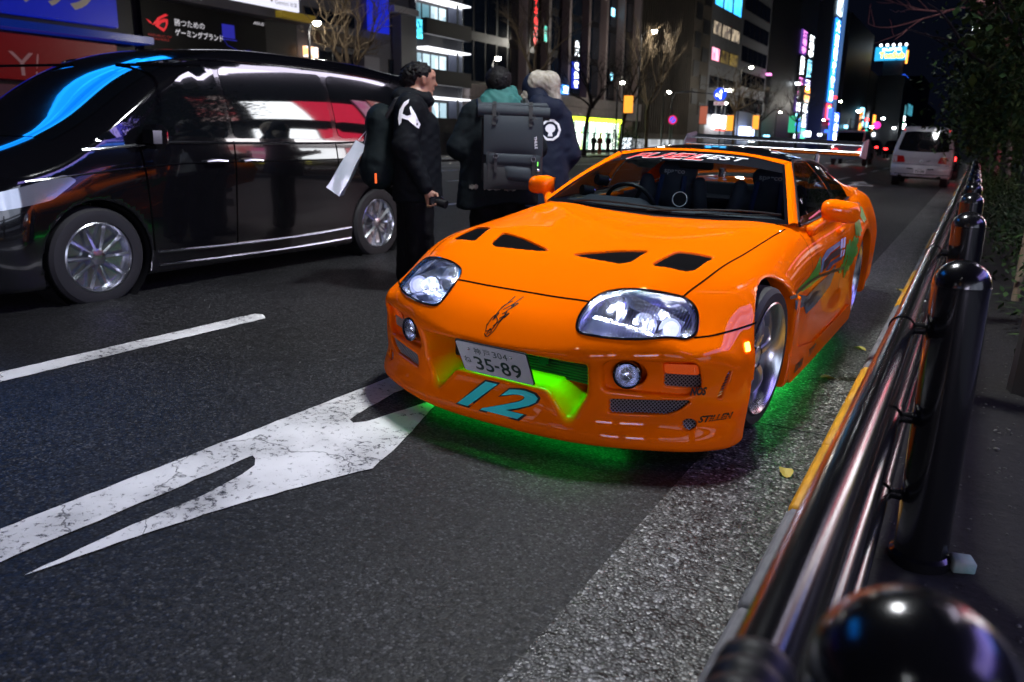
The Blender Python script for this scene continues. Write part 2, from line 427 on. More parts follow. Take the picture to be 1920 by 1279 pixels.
def project(pts, d, fn=None, t0=-.25, t1=.45, lift=0.0):
    """slide points along d until they meet the outer skin"""
    fn = fn or car_raw
    p = np.asarray(pts, float); d = np.asarray(d, float); d = d/np.linalg.norm(d, axis=-1, keepdims=True); d = np.broadcast_to(d, p.shape)
    n = 60; ts = np.linspace(t0, t1, n); q = p[None]+ts[:, None, None]*d[None]
    v = fn(q[..., 0].ravel(), q[..., 1].ravel(), q[..., 2].ravel()).reshape(n, -1)
    cr = (v[:-1] > 0) & (v[1:] <= 0); i = np.argmax(cr, 0); hit = cr.any(0)
    k = np.arange(p.shape[0]); v0 = v[i, k]; v1 = v[np.minimum(i+1, n-1), k]
    lo, hi = ts[i], ts[np.minimum(i+1, n-1)]
    for _ in range(18):
        mid = (lo+hi)/2; m = p+mid[:, None]*d; fm = fn(m[:, 0], m[:, 1], m[:, 2]); pos = fm > 0
        lo = np.where(pos, mid, lo); hi = np.where(pos, hi, mid)
    t = np.where(hit, (lo+hi)/2, 0)
    out = p+t[:, None]*d
    if lift:
        out = out+skin_normal(out, fn)*lift
    return out
def skin_normal(p, fn=None):
    fn = fn or car_raw
    p = np.asarray(p, float); e = .004; x, y, z = p.T
    g = np.stack([fn(x+e, y, z)-fn(x-e, y, z), fn(x, y+e, z)-fn(x, y-e, z), fn(x, y, z+e)-fn(x, y, z-e)], 1)
    return g/np.linalg.norm(g, axis=1, keepdims=True)
# ------------------------------------------------------------------ orange sports car: cuts
LAMP = [(.317,-.714,.612),(.331,-.672,.634),(.365,-.636,.654),(.432,-.607,.666),(.507,-.585,.668),(.575,-.552,.663),(.626,-.516,.65),(.667,-.505,.623),(.695,-.522,.592),
        (.712,-.56,.553),(.713,-.592,.520),(.690,-.635,.509),(.654,-.662,.507),(.575,-.73,.506),(.461,-.80,.510),(.377,-.829,.514),(.338,-.834,.522),(.318,-.815,.543),(.311,-.773,.576)]
_L = np.array(LAMP); LC = _L.mean(0)
_uu, _ss, _vv = np.linalg.svd(_L-LC); LN = _vv[2]*(1 if _vv[2][1] < 0 else -1)
LE1 = np.array([1., 0, 0])-LN*LN[0]; LE1 /= np.linalg.norm(LE1); LE2 = np.cross(LN, LE1); LE2 = LE2 if LE2[2] > 0 else -LE2
LAMP2 = np.array(smooth_outline(np.stack([(_L-LC)@LE1, (_L-LC)@LE2], 1), 57))
def lampuv(x, y, z): return (x-LC[0])*LE1[0]+(y-LC[1])*LE1[1]+(z-LC[2])*LE1[2], (x-LC[0])*LE2[0]+(y-LC[1])*LE2[1]+(z-LC[2])*LE2[2]
VENT_OUT = [(.482, -.200), (.618, -.125), (.604, -.330), (.580, -.372), (.440, -.405)]
VENT_IN = [(.060, -.376), (.100, -.345), (.250, -.285), (.372, -.262), (.350, -.395), (.320, -.424)]
def rpoly(P_, r=.012):
    """round the corners of a polygon"""
    P_ = [np.array(p, float) for p in P_]; out = []; n = len(P_)
    for i in range(n):
        a, b, c = P_[i-1], P_[i], P_[(i+1) % n]
        d1 = (a-b)/np.linalg.norm(a-b); d2 = (c-b)/np.linalg.norm(c-b); rr = min(r, .4*np.linalg.norm(a-b), .4*np.linalg.norm(c-b))
        for t in (0, .25, .5, .75, 1): out.append((1-t)**2*(b+d1*rr)+2*t*(1-t)*b+t*t*(b+d2*rr))
    return out
VO = rpoly(VENT_OUT, .025); VI = rpoly(VENT_IN, .02)
POCKET = rpoly([(.435, .300), (.44, .405), (.47, .428), (.758, .436), (.770, .322), (.72, .290)], .03)
INDIC = rpoly([(.634, .322), (.638, .424), (.752, .424), (.763, .336), (.756, .318)], .012)
SLOT = rpoly([(.464, .204), (.464, .263), (.744, .277), (.708, .235), (.662, .212)], .012)
HOLE = [(.743+.025*math.cos(a), .176+.024*math.sin(a)) for a in np.linspace(0, 2*math.pi, 14)[:-1]]
DUCTC = np.array([.849, -.555, .340])
def g_arch(y0):
    def g(ax, y, z, sub):
        d = np.sqrt((y-y0)**2+(z-.325)**2)-.352
        if y0 == 0: d = np.where((z < .325) & (y < 0), -y-.388, np.where(y < 0, np.sqrt((y/1.054)**2+(z-.325)**2)-.352, d))
        return smax(d, .56-ax, .02)
    return g
def g_mouth(ax, y, z, sub):
    w = .392-.07*np.clip((y+.86)/.3, 0, 1)-.06*np.clip((.27-z)/.12, 0, 1)
    s = np.clip((ax-.20)/.14, 0, 1); s = s*s*(3-2*s)
    zf = .262-.112*s+.08*np.clip(y+.80, 0, .2)
    g = smax(smax(ax-w, zf-z, .05), z-(.409-.02*np.clip((y+.9)/.1, 0, 1)), .012)
    return smax(g, y+.56, .02)
def g_poly_front(poly, depth):
    def g(ax, y, z, sub): return np.maximum(poly_sdf(poly, ax+0*z, z+0*ax), -(sub+depth))
    return g
def g_poly_top(poly, depth):
    def g(ax, y, z, sub): return np.maximum(poly_sdf(poly, ax+0*y, y+0*ax), -(sub+depth))
    return g
def g_lamp(ax, y, z, sub):
    a, b = lampuv(ax, y, z); return np.maximum(poly_sdf(LAMP2, a, b), -(sub+.12))
def g_fog(ax, y, z, sub):
    return np.maximum(np.sqrt((ax-.520)**2+(z-.366)**2+0*y)-.056, -(sub+.11))
def g_duct(ax, y, z, sub):
    u = (ax-DUCTC[0])*.62+(y-DUCTC[1])*.78; v = z-DUCTC[2]+0*ax
    return np.maximum(poly_sdf([(-.022, -.052), (-.010, -.052), (.022, .05), (.010, .05)], u-.0+v*0, v+0*u)-.003, -(sub+.03))
def g_cabin(ax, y, z, sub):
    return smax(smax(smax(ax-.66, .90-y, .05), y-2.75, .05), .38-z, .08)
CUTS += [((.3, 1., -.5, .5, -.1, .8), g_arch(0), .010, 1), ((.3, 1., 2.05, 3.05, -.1, .8), g_arch(2.55), .010, 1),
         ((0, .5, -1.0, -.5, .05, .46), g_mouth, .03, 1), ((.38, .84, -.95, -.5, .25, .46), g_poly_front(POCKET, .034), .016, 1),
         ((.58, .82, -.95, -.45, .28, .45), g_poly_front(INDIC, .065), .006, 1), ((.42, .80, -.95, -.45, .18, .31), g_poly_front(SLOT, .035), .006, 1),
         ((.68, .80, -.85, -.5, .12, .23), g_poly_front(HOLE, .03), .006, 1), ((.28, .75, -.9, -.45, .44, .72), g_lamp, .008, 1),
         ((.44, .60, -.95, -.5, .29, .44), g_fog, .010, 1), ((.78, .92, -.68, -.42, .24, .44), g_duct, .006, 1),
         ((.40, .66, -.45, -.08, .66, .84), g_poly_top(VO, .016), .006, 1), ((.03, .41, -.47, -.22, .66, .84), g_poly_top(VI, .016), .006, 1),
         ((0, .8, .7, 3.0, .2, 1.2), g_cabin, .02, 1)]
# ------------------------------------------------------------------ orange sports car: materials
PAINT = PM('orange_paint', (1.0, .160, .0005), .35, 0, coat=.5, spec=0., coat_r=.02)
BLACK = PM('black_plastic', (.007, .007, .008), .5, spec=.25)
GLOSSB = PM('gloss_black', (.006, .006, .008), .08, coat=1.)
RUBBER = PM('tyre_rubber', (.014, .014, .015), .7, bump=(60, .2, .002))
CHROME = PM('chrome', (.85, .86, .9), .08, 1.)
ALU = PM('brushed_aluminium', (.55, .57, .60), .25, 1.)
SILVER = PM('silver_wheel_paint', (.42, .44, .47), .28, .75, coat=.6)
CABIN = PM('dark_cabin_trim', (.028, .030, .038), .55)
SEATM = PM('black_seat_fabric', (.075, .085, .11), .7, bump=(180, .2, .001))
SEATB = PM('blue_seat_fabric', (.02, .06, .6), .6)
CARGLASS = GLASS('windscreen_glass', (.52, .60, .63), 1.5)
SIDEGLASS = GLASS('tinted_side_glass', (.16, .18, .2), 1.5)
CLEARG = GLASS('lamp_glass', (.95, .97, 1.), 1.45, bump=(30, 1., 1.))
AMBER = PM('amber_lens', (.75, .10, .008), .2, coat=1., bump=(150, .7, .004), emit=((1., .12, .01), .12))
AMBERL = EM('lit_amber_lens', (1., .30, .03), 9.)
DECALK = PM('black_vinyl', (.008, .008, .009), .35)
DECALW = PM('white_vinyl', (.8, .8, .82), .4)
DECALR = PM('red_vinyl', (.9, .01, .015), .4)
DECALG = PM('green_vinyl', (.05, .42, .015), .35, coat=.3)
DECALB = PM('blue_grey_vinyl', (.015, .03, .05), .35, coat=.3, noise=(9, .12, (.07, .13, .19)))
TEAL = PM('teal_vinyl', (.04, .80, .76), .35, coat=.6)
car = thing('sports_car', 'orange low sports coupe with black roof, lit headlamps and green underglow by the kerb', 'car')
car_M = Matrix(((0.99897238, 0.02553886, 0.03744268, 0), (-0.02552094, 0.99967383, -0.00095656, 0), (-0.0374549, 0, 0.99929832, 0), (0, 0, 0, 1)))
car.matrix_world = car_M
# ------------------------------------------------------------------ orange sports car: painted body, split into its panels
BH = globals().get('BODY_H', .0085)
bV, bQ = surfnet(car_field, (0, -1.02, .0), (.99, 3.62, .99), BH, half=True)
_e = .0035; _x, _y, _z = bV.T
bN = np.stack([car_field(_x+_e, _y, _z)-car_field(_x-_e, _y, _z), car_field(_x, _y+_e, _z)-car_field(_x, _y-_e, _z), car_field(_x, _y, _z+_e)-car_field(_x, _y, _z-_e)], 1)
bN /= np.maximum(np.linalg.norm(bN, axis=1, keepdims=True), 1e-9)
fc = bV[bQ].mean(1); fax = np.abs(fc[:, 0])
def seam_x(y): return np.interp(y, [-.52, -.325, -.025, .357, .617, .742], [.626, .666, .685, .700, .712, .716])
hood = (fc[:, 1] > -.712+.0*fax) & (fc[:, 1] < .74) & (fax < seam_x(fc[:, 1])) & (fc[:, 2] > .55)
bump = (~hood) & (fc[:, 1] < -.25) & ((fc[:, 2] < np.interp(fax, [.717, .775, .83, .90], [.518, .524, .532, .548])) | (fax < .40))
door = (fc[:, 1] > .84) & (fc[:, 1] < 1.82) & (fc[:, 2] > .27) & (fax > .66)
skirt = (fc[:, 1] > .3) & (fc[:, 1] < 2.2) & (fc[:, 2] <= .27)
fender = (~hood) & (~bump) & (fc[:, 1] <= .84) & (~skirt)
tub = (fax <= .665) & (fc[:, 1] > .76) & (fc[:, 1] < 2.76) & (fc[:, 2] > .2) & ~skirt
rear = ~(hood | bump | door | skirt | fender | tub)
def body_piece(name, mask, mat=PAINT):
    q = bQ[mask]; u, inv = np.unique(q.ravel(), return_inverse=True)
    o = link_mesh(name, bV[u], inv.reshape(-1, 4), mat, car, True, 180)
    o.data.normals_split_custom_set_from_vertices([tuple(n) for n in bN[u]])
    return o
body_piece('bonnet', hood); body_piece('front_bumper', bump)
tub &= ~door
body_piece('cabin_tub', tub, CABIN); body_piece('rear_body', rear)
for s in (-1, 1):
    sd = fc[:, 0]*s > 0
    body_piece('front_wing', fender & sd); body_piece('door', door & sd); body_piece('side_skirt', skirt & sd)
# ------------------------------------------------------------------ orange sports car: helpers for things lying on the skin
def mir(p, s): return [(q[0]*s, q[1], q[2]) for q in p]
def ribbon(name, pts, width, lift, mat, d, parent=car, n=60, closed=False):
    """thin strip lying on the skin along a smooth path"""
    P_ = np.array(smooth_outline(pts, n, closed)); P_ = project(P_, d, lift=lift); N = skin_normal(P_)
    T = np.roll(P_, -1, 0)-np.roll(P_, 1, 0)
    if not closed: T[0] = P_[1]-P_[0]; T[-1] = P_[-1]-P_[-2]
    B = np.cross(N, T); B /= np.maximum(np.linalg.norm(B, axis=1, keepdims=True), 1e-9)
    w = width/2; rows = [[tuple(p-b*w) , tuple(p), tuple(p+b*w)] for p, b in zip(P_, B)]
    if closed: rows.append(rows[0])
    return MB().grid(rows).build(name, mat, parent)
def drape(vs, fs, name, mat, d, lift=.0015, parent=car, fn=None):
    return link_mesh(name, project(np.array(vs, float), d, fn, lift=lift), fs, mat, parent, True, 60)
def fill_poly(poly, cell=.02):
    """triangulated filling of a 2-D outline, dense enough to bend"""
    import bmesh
    bm = bmesh.new(); vv = [bm.verts.new((p[0], p[1], 0)) for p in poly]; bm.faces.new(vv)
    lo = np.min(poly, 0); hi = np.max(poly, 0)
    for ax in (0, 1):
        for c in np.arange(lo[ax]+cell, hi[ax], cell):
            co = [0, 0, 0]; co[ax] = c; no = [0, 0, 0]; no[ax] = 1
            bmesh.ops.bisect_plane(bm, geom=bm.verts[:]+bm.edges[:]+bm.faces[:], plane_co=co, plane_no=no)
    bmesh.ops.triangulate(bm, faces=bm.faces[:])
    bm.verts.ensure_lookup_table(); bm.verts.index_update()
    v = np.array([x.co[:2] for x in bm.verts]); f = [tuple(q.index for q in p.verts) for p in bm.faces]; bm.free()
    return v, f
def skin_text(name, s, o, ex, ey, w, h, mat, d, lift=.002, fn=None, **kw):
    vs, fs, _ = text_geo(s, **kw); o, ex, ey = (np.array(q, float) for q in (o, ex, ey))
    return drape(o+vs[:, :1]*w*ex+vs[:, 1:]*h*ey, fs, name, mat, d, lift, fn=fn)
# panel gaps
GAP = PM('panel_gap', (.002, .0015, .0015), .9, spec=.02)
ribbon('panel_gap', [(-.317, -.714, .612), (-.198, -.709, .61), (0, -.704, .609), (.198, -.709, .61), (.317, -.714, .612)], .011, .0008, GAP, (0, 0, -1))
for s in (-1, 1):
    ribbon('panel_gap', mir([(.626, -.516, .70), (.666, -.325, .75), (.686, -.025, .8), (.701, .357, .83), (.713, .617, .85), (.716, .742, .86)], s), .008, .0008, GAP, (0, 0, -1))
    ribbon('panel_gap', mir([(.717, -.608, .518), (.775, -.536, .524), (.83, -.405, .532), (.872, -.29, .543)], s), .008, .0008, GAP, (-.6*s, .8, 0))
    ribbon('panel_gap', mir([(.80, .838, .79), (.87, .845, .72), (.9, .83, .62), (.9, .83, .5), (.9, .83, .36)], s), .004, .0008, GAP, (-s, 0, 0))
    ribbon('panel_gap', mir([(.82, 1.81, .83), (.9, 1.815, .72), (.9, 1.80, .55), (.9, 1.72, .36)], s), .004, .0008, GAP, (-s, 0, 0))
# ------------------------------------------------------------------ headlamps
LAMPIN = PM('lamp_reflector', (.70, .74, .86), .20, .9, bump=(75, .6, .004))
LAMPD = PM('lamp_bezel', (.02, .022, .03), .25, .3, coat=.5)
BULB = EM('lit_headlamp_bulb', (.86, .90, 1.), 16., True)
PROJ = EM('lit_projector_lens', (.62, .66, 1.), .75)
def lamp_pt(a, b, depth, s): p = LC+LE1*a+LE2*b-LN*depth; return Vector((p[0]*s, p[1], p[2]))
for s in (-1, 1):
    lo3 = LC+np.outer(LAMP2[:, 0], LE1)+np.outer(LAMP2[:, 1], LE2)
    lo3[:, 0] *= s; dd = -LN.copy(); dd[0] *= s
    rim = project(lo3*1., dd)
    hl = MB()
    n = len(rim); cen = rim.mean(0)
    def loop(sc, dep, flat):
        q = cen+(rim-cen)*sc
        q = q+dd*dep
        if flat:
            q = q-np.outer((q-(cen+dd*dep))@dd*flat, dd)
        return [tuple(v) for v in q]
    loops = [loop(.985, .001, 0), loop(.972, .006, 0), loop(.955, .014, 0)]
    hl.grid([l+[l[0]] for l in loops]); lampo = hl.build('headlight', LAMPD, car)
    loops = [loop(.955, .014, 0), loop(.93, .040, .4), loop(.80, .055, .7), loop(.4, .060, .8), loop(.05, .062, .8)]
    MB().grid([l+[l[0]] for l in loops]).build('lamp_bowl', LAMPIN, lampo)
    # outer seal
    MB().tube([tuple(v) for v in rim]+[tuple(rim[0])], .0055, 8, False).build('lamp_seal', GLOSSB, lampo)
    # reflectors, bulbs
    specs = [(-.115, .020, .062, .050), (.030, .002, .046, .048), (.132, .022, .046, .044)]
    rf = MB()
    for (a, b, r_, dp) in specs:
        c0 = lamp_pt(a, b, dp, s); ax = Vector((-.10*s, -.93, .30))
        prof = [(r_*t, -.030*(1-t*t)+.026) for t in (.12, .35, .55, .75, .9, 1.0)]+[(r_*1.05, .022), (r_*1.08, .005)]
        rf.lathe(prof, c0-ax*.012, ax, 28)
    # stepped bright tray under the round reflectors
    tray = []
    for i in range(9):
        t = i/8; row = []
        for j in range(7):
            q = j/6; a_ = -.16+.345*t; b_ = -.085+.012*math.sin(t*3)+.04*q; row.append(lamp_pt(a_, b_+.02*t, .012+.034*q+(.004 if j % 2 else 0), s))
        tray.append(row)
    rf.grid(tray)
    top = []
    for i in range(13):
        t = i/12; a_ = -.08+.25*t; top.append([lamp_pt(a_, .088-.03*t*t, .01+(.004 if i % 2 else 0), s), lamp_pt(a_, .06-.02*t, .05, s)])
    rf.grid(top)
    rf.build('reflector', LAMPIN, lampo)
    bl = MB()
    for k, (a, b, r_, dp) in enumerate(specs[:2]): bl.sphere(lamp_pt(a, b, dp-.004, s), .009 if k == 0 else .006, 12, 8)
    bl.build('bulb', BULB, lampo)
    pj = MB(); c0 = lamp_pt(.132, .022, .040, s); ax = Vector((-.10*s, -.93, .30)); pj.lathe([(.001, .03), (.012, .028), (.022, .022), (.030, .010), (.033, 0)], c0, ax, 24); pj.build('projector_lens', PROJ, lampo)
    # clear cover following the nose
    cov = [[tuple(v) for v in project(cen+(rim-cen)*sc, dd, lift=.001)] for sc in (.985, .85, .7, .5, .3, .12, .02)]
    MB().grid([l+[l[0]] for l in cov]).build('lamp_cover', CLEARG, lampo)
    ld = bpy.data.lights.new('headlight_glow', 'POINT'); ld.energy = .38; ld.color = (.82, .86, 1.); ld.shadow_soft_size = .01
    lo_ = bpy.data.objects.new('headlight_glow', ld); COL.objects.link(lo_); lo_.parent = lampo; lo_.location = lamp_pt(.06, -.005, .016, s)
# ------------------------------------------------------------------ grilles, fog lamps, bumper openings
MESHM = PM('grille_wire', (.40, .41, .43), .4, .6)
def mesh_grille(name, poly, depth, mat=MESHM, s=1, cell=.013, parent=car, back=True, r=.0014):
    """woven diamond mesh standing a little inside an opening of the bumper"""
    lo = np.min(poly, 0); hi = np.max(poly, 0); segs = []
    nx_ = int((hi[0]-lo[0])/cell)+2; nz_ = int((hi[1]-lo[1])/(cell*.6))+2
    for i in range(-1, nx_+1):
        for j in range(-1, nz_+1):
            x0 = lo[0]+i*cell+(j % 2)*cell/2; z0 = lo[1]+j*cell*.6
            for dx in (-.5, .5): segs.append(((x0, z0), (x0+dx*cell, z0+cell*.6)))
    A = np.array([q[0] for q in segs]); B = np.array([q[1] for q in segs]); mid = (A+B)/2
    ok = poly_sdf(poly, mid[:, 0], mid[:, 1]) < -.001
    A, B = A[ok], B[ok]
    to3 = lambda q: project(np.stack([q[:, 0]*s, np.full(len(q), -.85), q[:, 1]], 1), (0, 1, 0))+np.array([0, depth, 0])
    A3, B3 = to3(A), to3(B); g = MB()
    for a, b in zip(A3, B3): g.tube([a, b], r, 4, False)
    o = g.build(name, mat, parent, False)
    if back:
        v, f = fill_poly(poly, .05); p3 = project(np.stack([v[:, 0]*s, np.full(len(v), -.85), v[:, 1]], 1), (0, 1, 0))+np.array([0, depth+.010, 0])
        link_mesh('grille_backing', p3, f, BLACK, parent, False)
    return o
for s in (-1, 1):
    mesh_grille('mesh_grille', np.array(SLOT), .020, s=s); mesh_grille('mesh_grille', np.array(HOLE), .020, s=s)
    ind_lo = [p for p in INDIC]; ip = np.array(INDIC)
    lowp = rpoly([(.636, .320), (.638, .377), (.757, .374), (.763, .338), (.756, .318)], .008)
    mesh_grille('mesh_grille', np.array(lowp), .045, s=s)
    am = rpoly([(.640, .376), (.642, .420), (.751, .420), (.756, .374)], .012)
    v, f = fill_poly(am, .012); p3 = project(np.stack([v[:, 0]*s, np.full(len(v), -.85), v[:, 1]], 1), (0, 1, 0))
    dpt = .036+.004*np.sin(v[:, 0]*520)*.25
    turn = link_mesh('turn_signal', p3+np.stack([0*dpt, dpt, 0*dpt], 1), f, AMBER, car)
    # fog lamp
    fg = MB(); c0 = Vector((.522*s, -.762, .368)); ax = Vector((.28*s, -.96, 0)).normalized()
    fg.lathe([(.054, -.03), (.054, .018), (.047, .021), (.045, .012)], c0, ax, 28); fog = fg.build('fog_lamp', GLOSSB, car)
    MB().lathe([(.045, .012), (.042, -.01), (.03, -.026), (.012, -.034), (.001, -.035)], c0, ax, 28).build('reflector', LAMPIN, fog)
    MB().lathe([(.046, .012), (.036, .019), (.02, .023), (.001, .025)], c0, ax, 28).build('fog_glass', CLEARG, fog)
    # side duct mesh, side marker
    dm = MB()
    for i in range(9):
        t = i/8; z_ = DUCTC[2]-.048+.096*t; w_ = -.018+.032*t
        P2 = [DUCTC+np.array([.62, .78, 0])*(w_-.004)+np.array([0, 0, z_-DUCTC[2]]), DUCTC+np.array([.62, .78, 0])*(w_+.012)+np.array([0, 0, z_-DUCTC[2]+.008])]
        P2 = project(np.array(P2)*np.array([s, 1, 1]), (-.78*s, .62, 0))+np.array([-.78*s, .62, 0])*.010
        dm.tube([tuple(P2[0]), tuple(P2[1])], .003, 5)
    dm.build('duct_vane', CHROME, car)
    mk = rpoly([(-.016, -.017), (.016, -.017), (.016, .017), (-.016, .017)], .006); v, f = fill_poly(mk, .02)
    mc = np.array([.874, -.400, .463]); p3 = np.stack([(mc[0]+v[:, 0]*.45)*s, mc[1]+v[:, 0]*.9, mc[2]+v[:, 1]], 1)
    drape(p3, f, 'side_marker', AMBERL if s > 0 else AMBERL, (-.8*s, .6, 0), .004)
# side skirt blades with an upright fin behind the front wheel
for s in (-1, 1):
    sb_ = MB(); pl2 = rpoly([(.345, .15), (.352, .40), (.375, .545), (.405, .55), (.43, .40), (.50, .27), (.95, .205), (2.05, .235), (2.12, .20), (2.10, .125), (.95, .095), (.42, .10)], .03)
    n2 = len(pl2); v2 = []; 
    for (xo, sc_i) in ((.845, 0.), (.893, 0.), (.902, .006)):
        for (yy, zz) in pl2: v2.append(((xo+.012*min(1, max(0, (yy-1.4)/.6)))*s, yy+(1.2-yy)*sc_i, zz+(.2-zz)*sc_i*2))
    f2 = [tuple(range(n2))[::-1], tuple(range(2*n2, 3*n2))]+[(k*n2+i, k*n2+(i+1) % n2, (k+1)*n2+(i+1) % n2, (k+1)*n2+i) for k in (0, 1) for i in range(n2)]
    sb_.add(v2, f2); sb_.build('skirt_blade', PAINT, car, True, 40)
# bonnet vents
VENTM = PM('vent_mesh', (.002, .002, .0025), .8, 0., spec=.03, bump=(300, .6, .003))
for s in (-1, 1):
    for nm, P_ in (('bonnet_vent', VO), ('bonnet_vent', VI)):
        v, f = fill_poly(P_, .03); p3 = project(np.stack([v[:, 0]*s, v[:, 1], np.full(len(v), .9)], 1), (0, 0, -1)); p3[:, 2] -= .0105
        vo = link_mesh(nm, p3, f, VENTM, car)
        lp = np.array(P_); e3 = project(np.stack([lp[:, 0]*s, lp[:, 1], np.full(len(lp), .9)], 1), (0, 0, -1)); e3[:, 2] -= .003
        sl = MB()
        for k in range(1, 6):
            yv = lp[:, 1].min()+(lp[:, 1].max()-lp[:, 1].min())*k/6
            xs_ = np.linspace(lp[:, 0].min(), lp[:, 0].max(), 60); ins = poly_sdf(lp, xs_, np.full(60, yv)) < -.004
            if ins.sum() > 2:
                xa, xb = xs_[ins][0], xs_[ins][-1]
                q = project(np.array([[xa*s, yv, .9], [(xa+xb)/2*s, yv, .9], [xb*s, yv, .9]]), (0, 0, -1)); q[:, 2] -= .009
                sl.tube([tuple(w) for w in q], .0022, 4)
# radiator behind the mouth
rd = MB(); rd.box((0, -.640, .335), (.72, .06, .15))
radi = rd.build('radiator', BLACK, car, False)
fn_ = MB()
for i in range(12): fn_.box((0, -.674, .265+i*.0118), (.66, .008, .004))
fn_.build('radiator_fin', PM('radiator_metal', (.03, .035, .035), .4, .6), radi, False)
MB().cyl((-.36, -.70, .365), (.36, -.70, .365), .013, n=12).build('intercooler_pipe', GLOSSB, car)
MB().cyl((.13, -.72, .345), (.13, -.68, .345), .026, n=18).build('horn', GLOSSB, car)
# number plate
pc = Vector((0, -.893, .346)); px_ = Vector((1, 0, 0)); py_ = Vector((0, -.075, .132)).normalized()
PM_ = frame4(pc, px_, py_)
PLW = PM('plate_white', (.62, .63, .66), .35); PLG = PM('plate_green', (.008, .045, .03), .4)
pl = MB(); pl.prism(rpoly([(-.165, -.0825), (.165, -.0825), (.165, .0825), (-.165, .0825)], .012), PM_, .004); plate = pl.build('number_plate', PLW, car, False)
pz = PM_.to_3x3() @ Vector((0, 0, 1))
fr_ = MB(); fr_.prism(rpoly([(-.170, -.0875), (.170, -.0875), (.170, .0875), (-.170, .0875)], .012), PM_ @ Matrix.Translation((0, 0, -.004)), .0045); fr_.build('plate_frame', BLACK, plate, False)
def on_plate(a, b): return pc+px_*a+py_*b
tx = MB()
for (s_, a, b, w, h) in (('神', -.085, .028, .034, .036), ('戸', -.040, .028, .034, .034), ('3', .004, .029, .020, .034), ('0', .029, .029, .020, .034), ('4', .053, .029, .021, .034),
                         ('ね', -.148, -.03, .034, .036), ('3', -.100, -.062, .042, .076), ('5', -.050, -.062, .042, .076), ('-', -.002, -.028, .022, .012), ('8', .028, -.062, .044, .076), ('9', .080, -.062, .044, .076)):
    text_into(tx, s_, on_plate(a, b), px_, py_, w, h, .0052, bold=.012 if h > .05 else 0)
tx.build('plate_lettering', PLG, plate, False)
sc_ = MB()
for a in (-.108, .094): sc_.lathe([(.001, .009), (.006, .007), (.007, .004)], on_plate(a, .052), pz, 10)
sc_.build('plate_screw', ALU, plate)
# ------------------------------------------------------------------ glasshouse
def crv(P_, n): return [Vector(p) for p in smooth_outline(P_, n, False)]
RAIL = [(.748, .87, .832), (.645, 1.16, .990), (.548, 1.44, 1.126), (.560, 1.62, 1.140), (.568, 1.80, 1.140), (.576, 2.1, 1.110), (.590, 2.4, 1.052), (.622, 2.8, .968), (.655, 3.1, .932)]
BELT = [(.752, .87, .825), (.772, 1.16, .838), (.778, 1.44, .848), (.778, 1.62, .854), (.776, 1.80, .862), (.764, 2.1, .880), (.748, 2.4, .896), (.722, 2.8, .918), (.70, 3.1, .926)]
WTOP = [(-.518, 1.412, 1.118), (-.30, 1.402, 1.153), (0, 1.392, 1.164), (.30, 1.402, 1.153), (.518, 1.412, 1.118)]
WBOT = [(-.716, .792, .836), (-.45, .742, .832), (0, .715, .822), (.45, .742, .832), (.716, .792, .836)]
wt, wb = crv(WTOP, 24), crv(WBOT, 24)
def ws_pt(u, v, lift=0.):
    """u -1..1 across, v 0..1 up the windscreen"""
    k = (u+1)/2*(len(wt)-1); i = min(int(k), len(wt)-2); t = k-i
    a = wb[i].lerp(wb[i+1], t); b = wt[i].lerp(wt[i+1], t)
    p = a.lerp(b, v); bow = .018*math.sin(math.pi*v)
    return p+Vector((0, -.55, .83))*(bow+lift)
ws = MB().grid([[ws_pt(-1+2*i/24, j/8) for j in range(9)] for i in range(25)]).build('windscreen', CARGLASS, car)
# black frit round the glass, dark sun strip with lettering
fr = MB()
for (u0, u1, v0, v1) in ((-1, -.965, 0, 1), (.965, 1, 0, 1), (-1, 1, 0, .055), (-1, 1, .965, 1.0)):
    fr.grid([[ws_pt(u0+(u1-u0)*i/24, v0+(v1-v0)*j/4, .0015) for j in range(5)] for i in range(25)])
fr.build('windscreen_edge', GLOSSB, ws)
STRIP = PM('sun_strip', (.01, .011, .014), .12, coat=.5)
MB().grid([[ws_pt(-.965+1.93*i/24, .80+.165*j/4, .0012) for j in range(5)] for i in range(25)]).build('sun_strip', STRIP, ws)
def ws_text(name, s_, u0, u1, v0, v1, mat, lift, **kw):
    vs, fs, _ = text_geo(s_, **kw); return MB().add([ws_pt(u0+(u1-u0)*a, v0+(v1-v0)*b, lift) for a, b in vs], fs).build(name, mat, ws, False)
ws_text('banner_outline', 'FUEL', -.74, .105, .825, .945, DECALW, .0026, shear=.5, bold=.03, spacing=1.1)
ws_text('banner_lettering', 'FUEL', -.73, .095, .833, .937, DECALR, .0038, shear=.5, bold=.008, spacing=1.1)
ws_text('banner_lettering', 'FEST', .02, .52, .865, .945, DECALW, .0042, shear=.5, bold=.015, spacing=1.06)
# wipers
for (u0, v0, u1, v1) in ((-.05, .03, .93, .10), (-.62, .03, .10, .06)):
    w_ = MB(); pts = [ws_pt(u0+(u1-u0)*t, v0+(v1-v0)*t, .012+.022*math.sin(math.pi*t)) for t in (0, .2, .4, .6, .8, 1)]
    w_.tube(pts, .006, 6); w_.tube([ws_pt(u0+(u1-u0)*t, v0+(v1-v0)*t, .006) for t in (.3, .5, .7, .9, 1)], .004, 6); w_.build('wiper', BLACK, car)
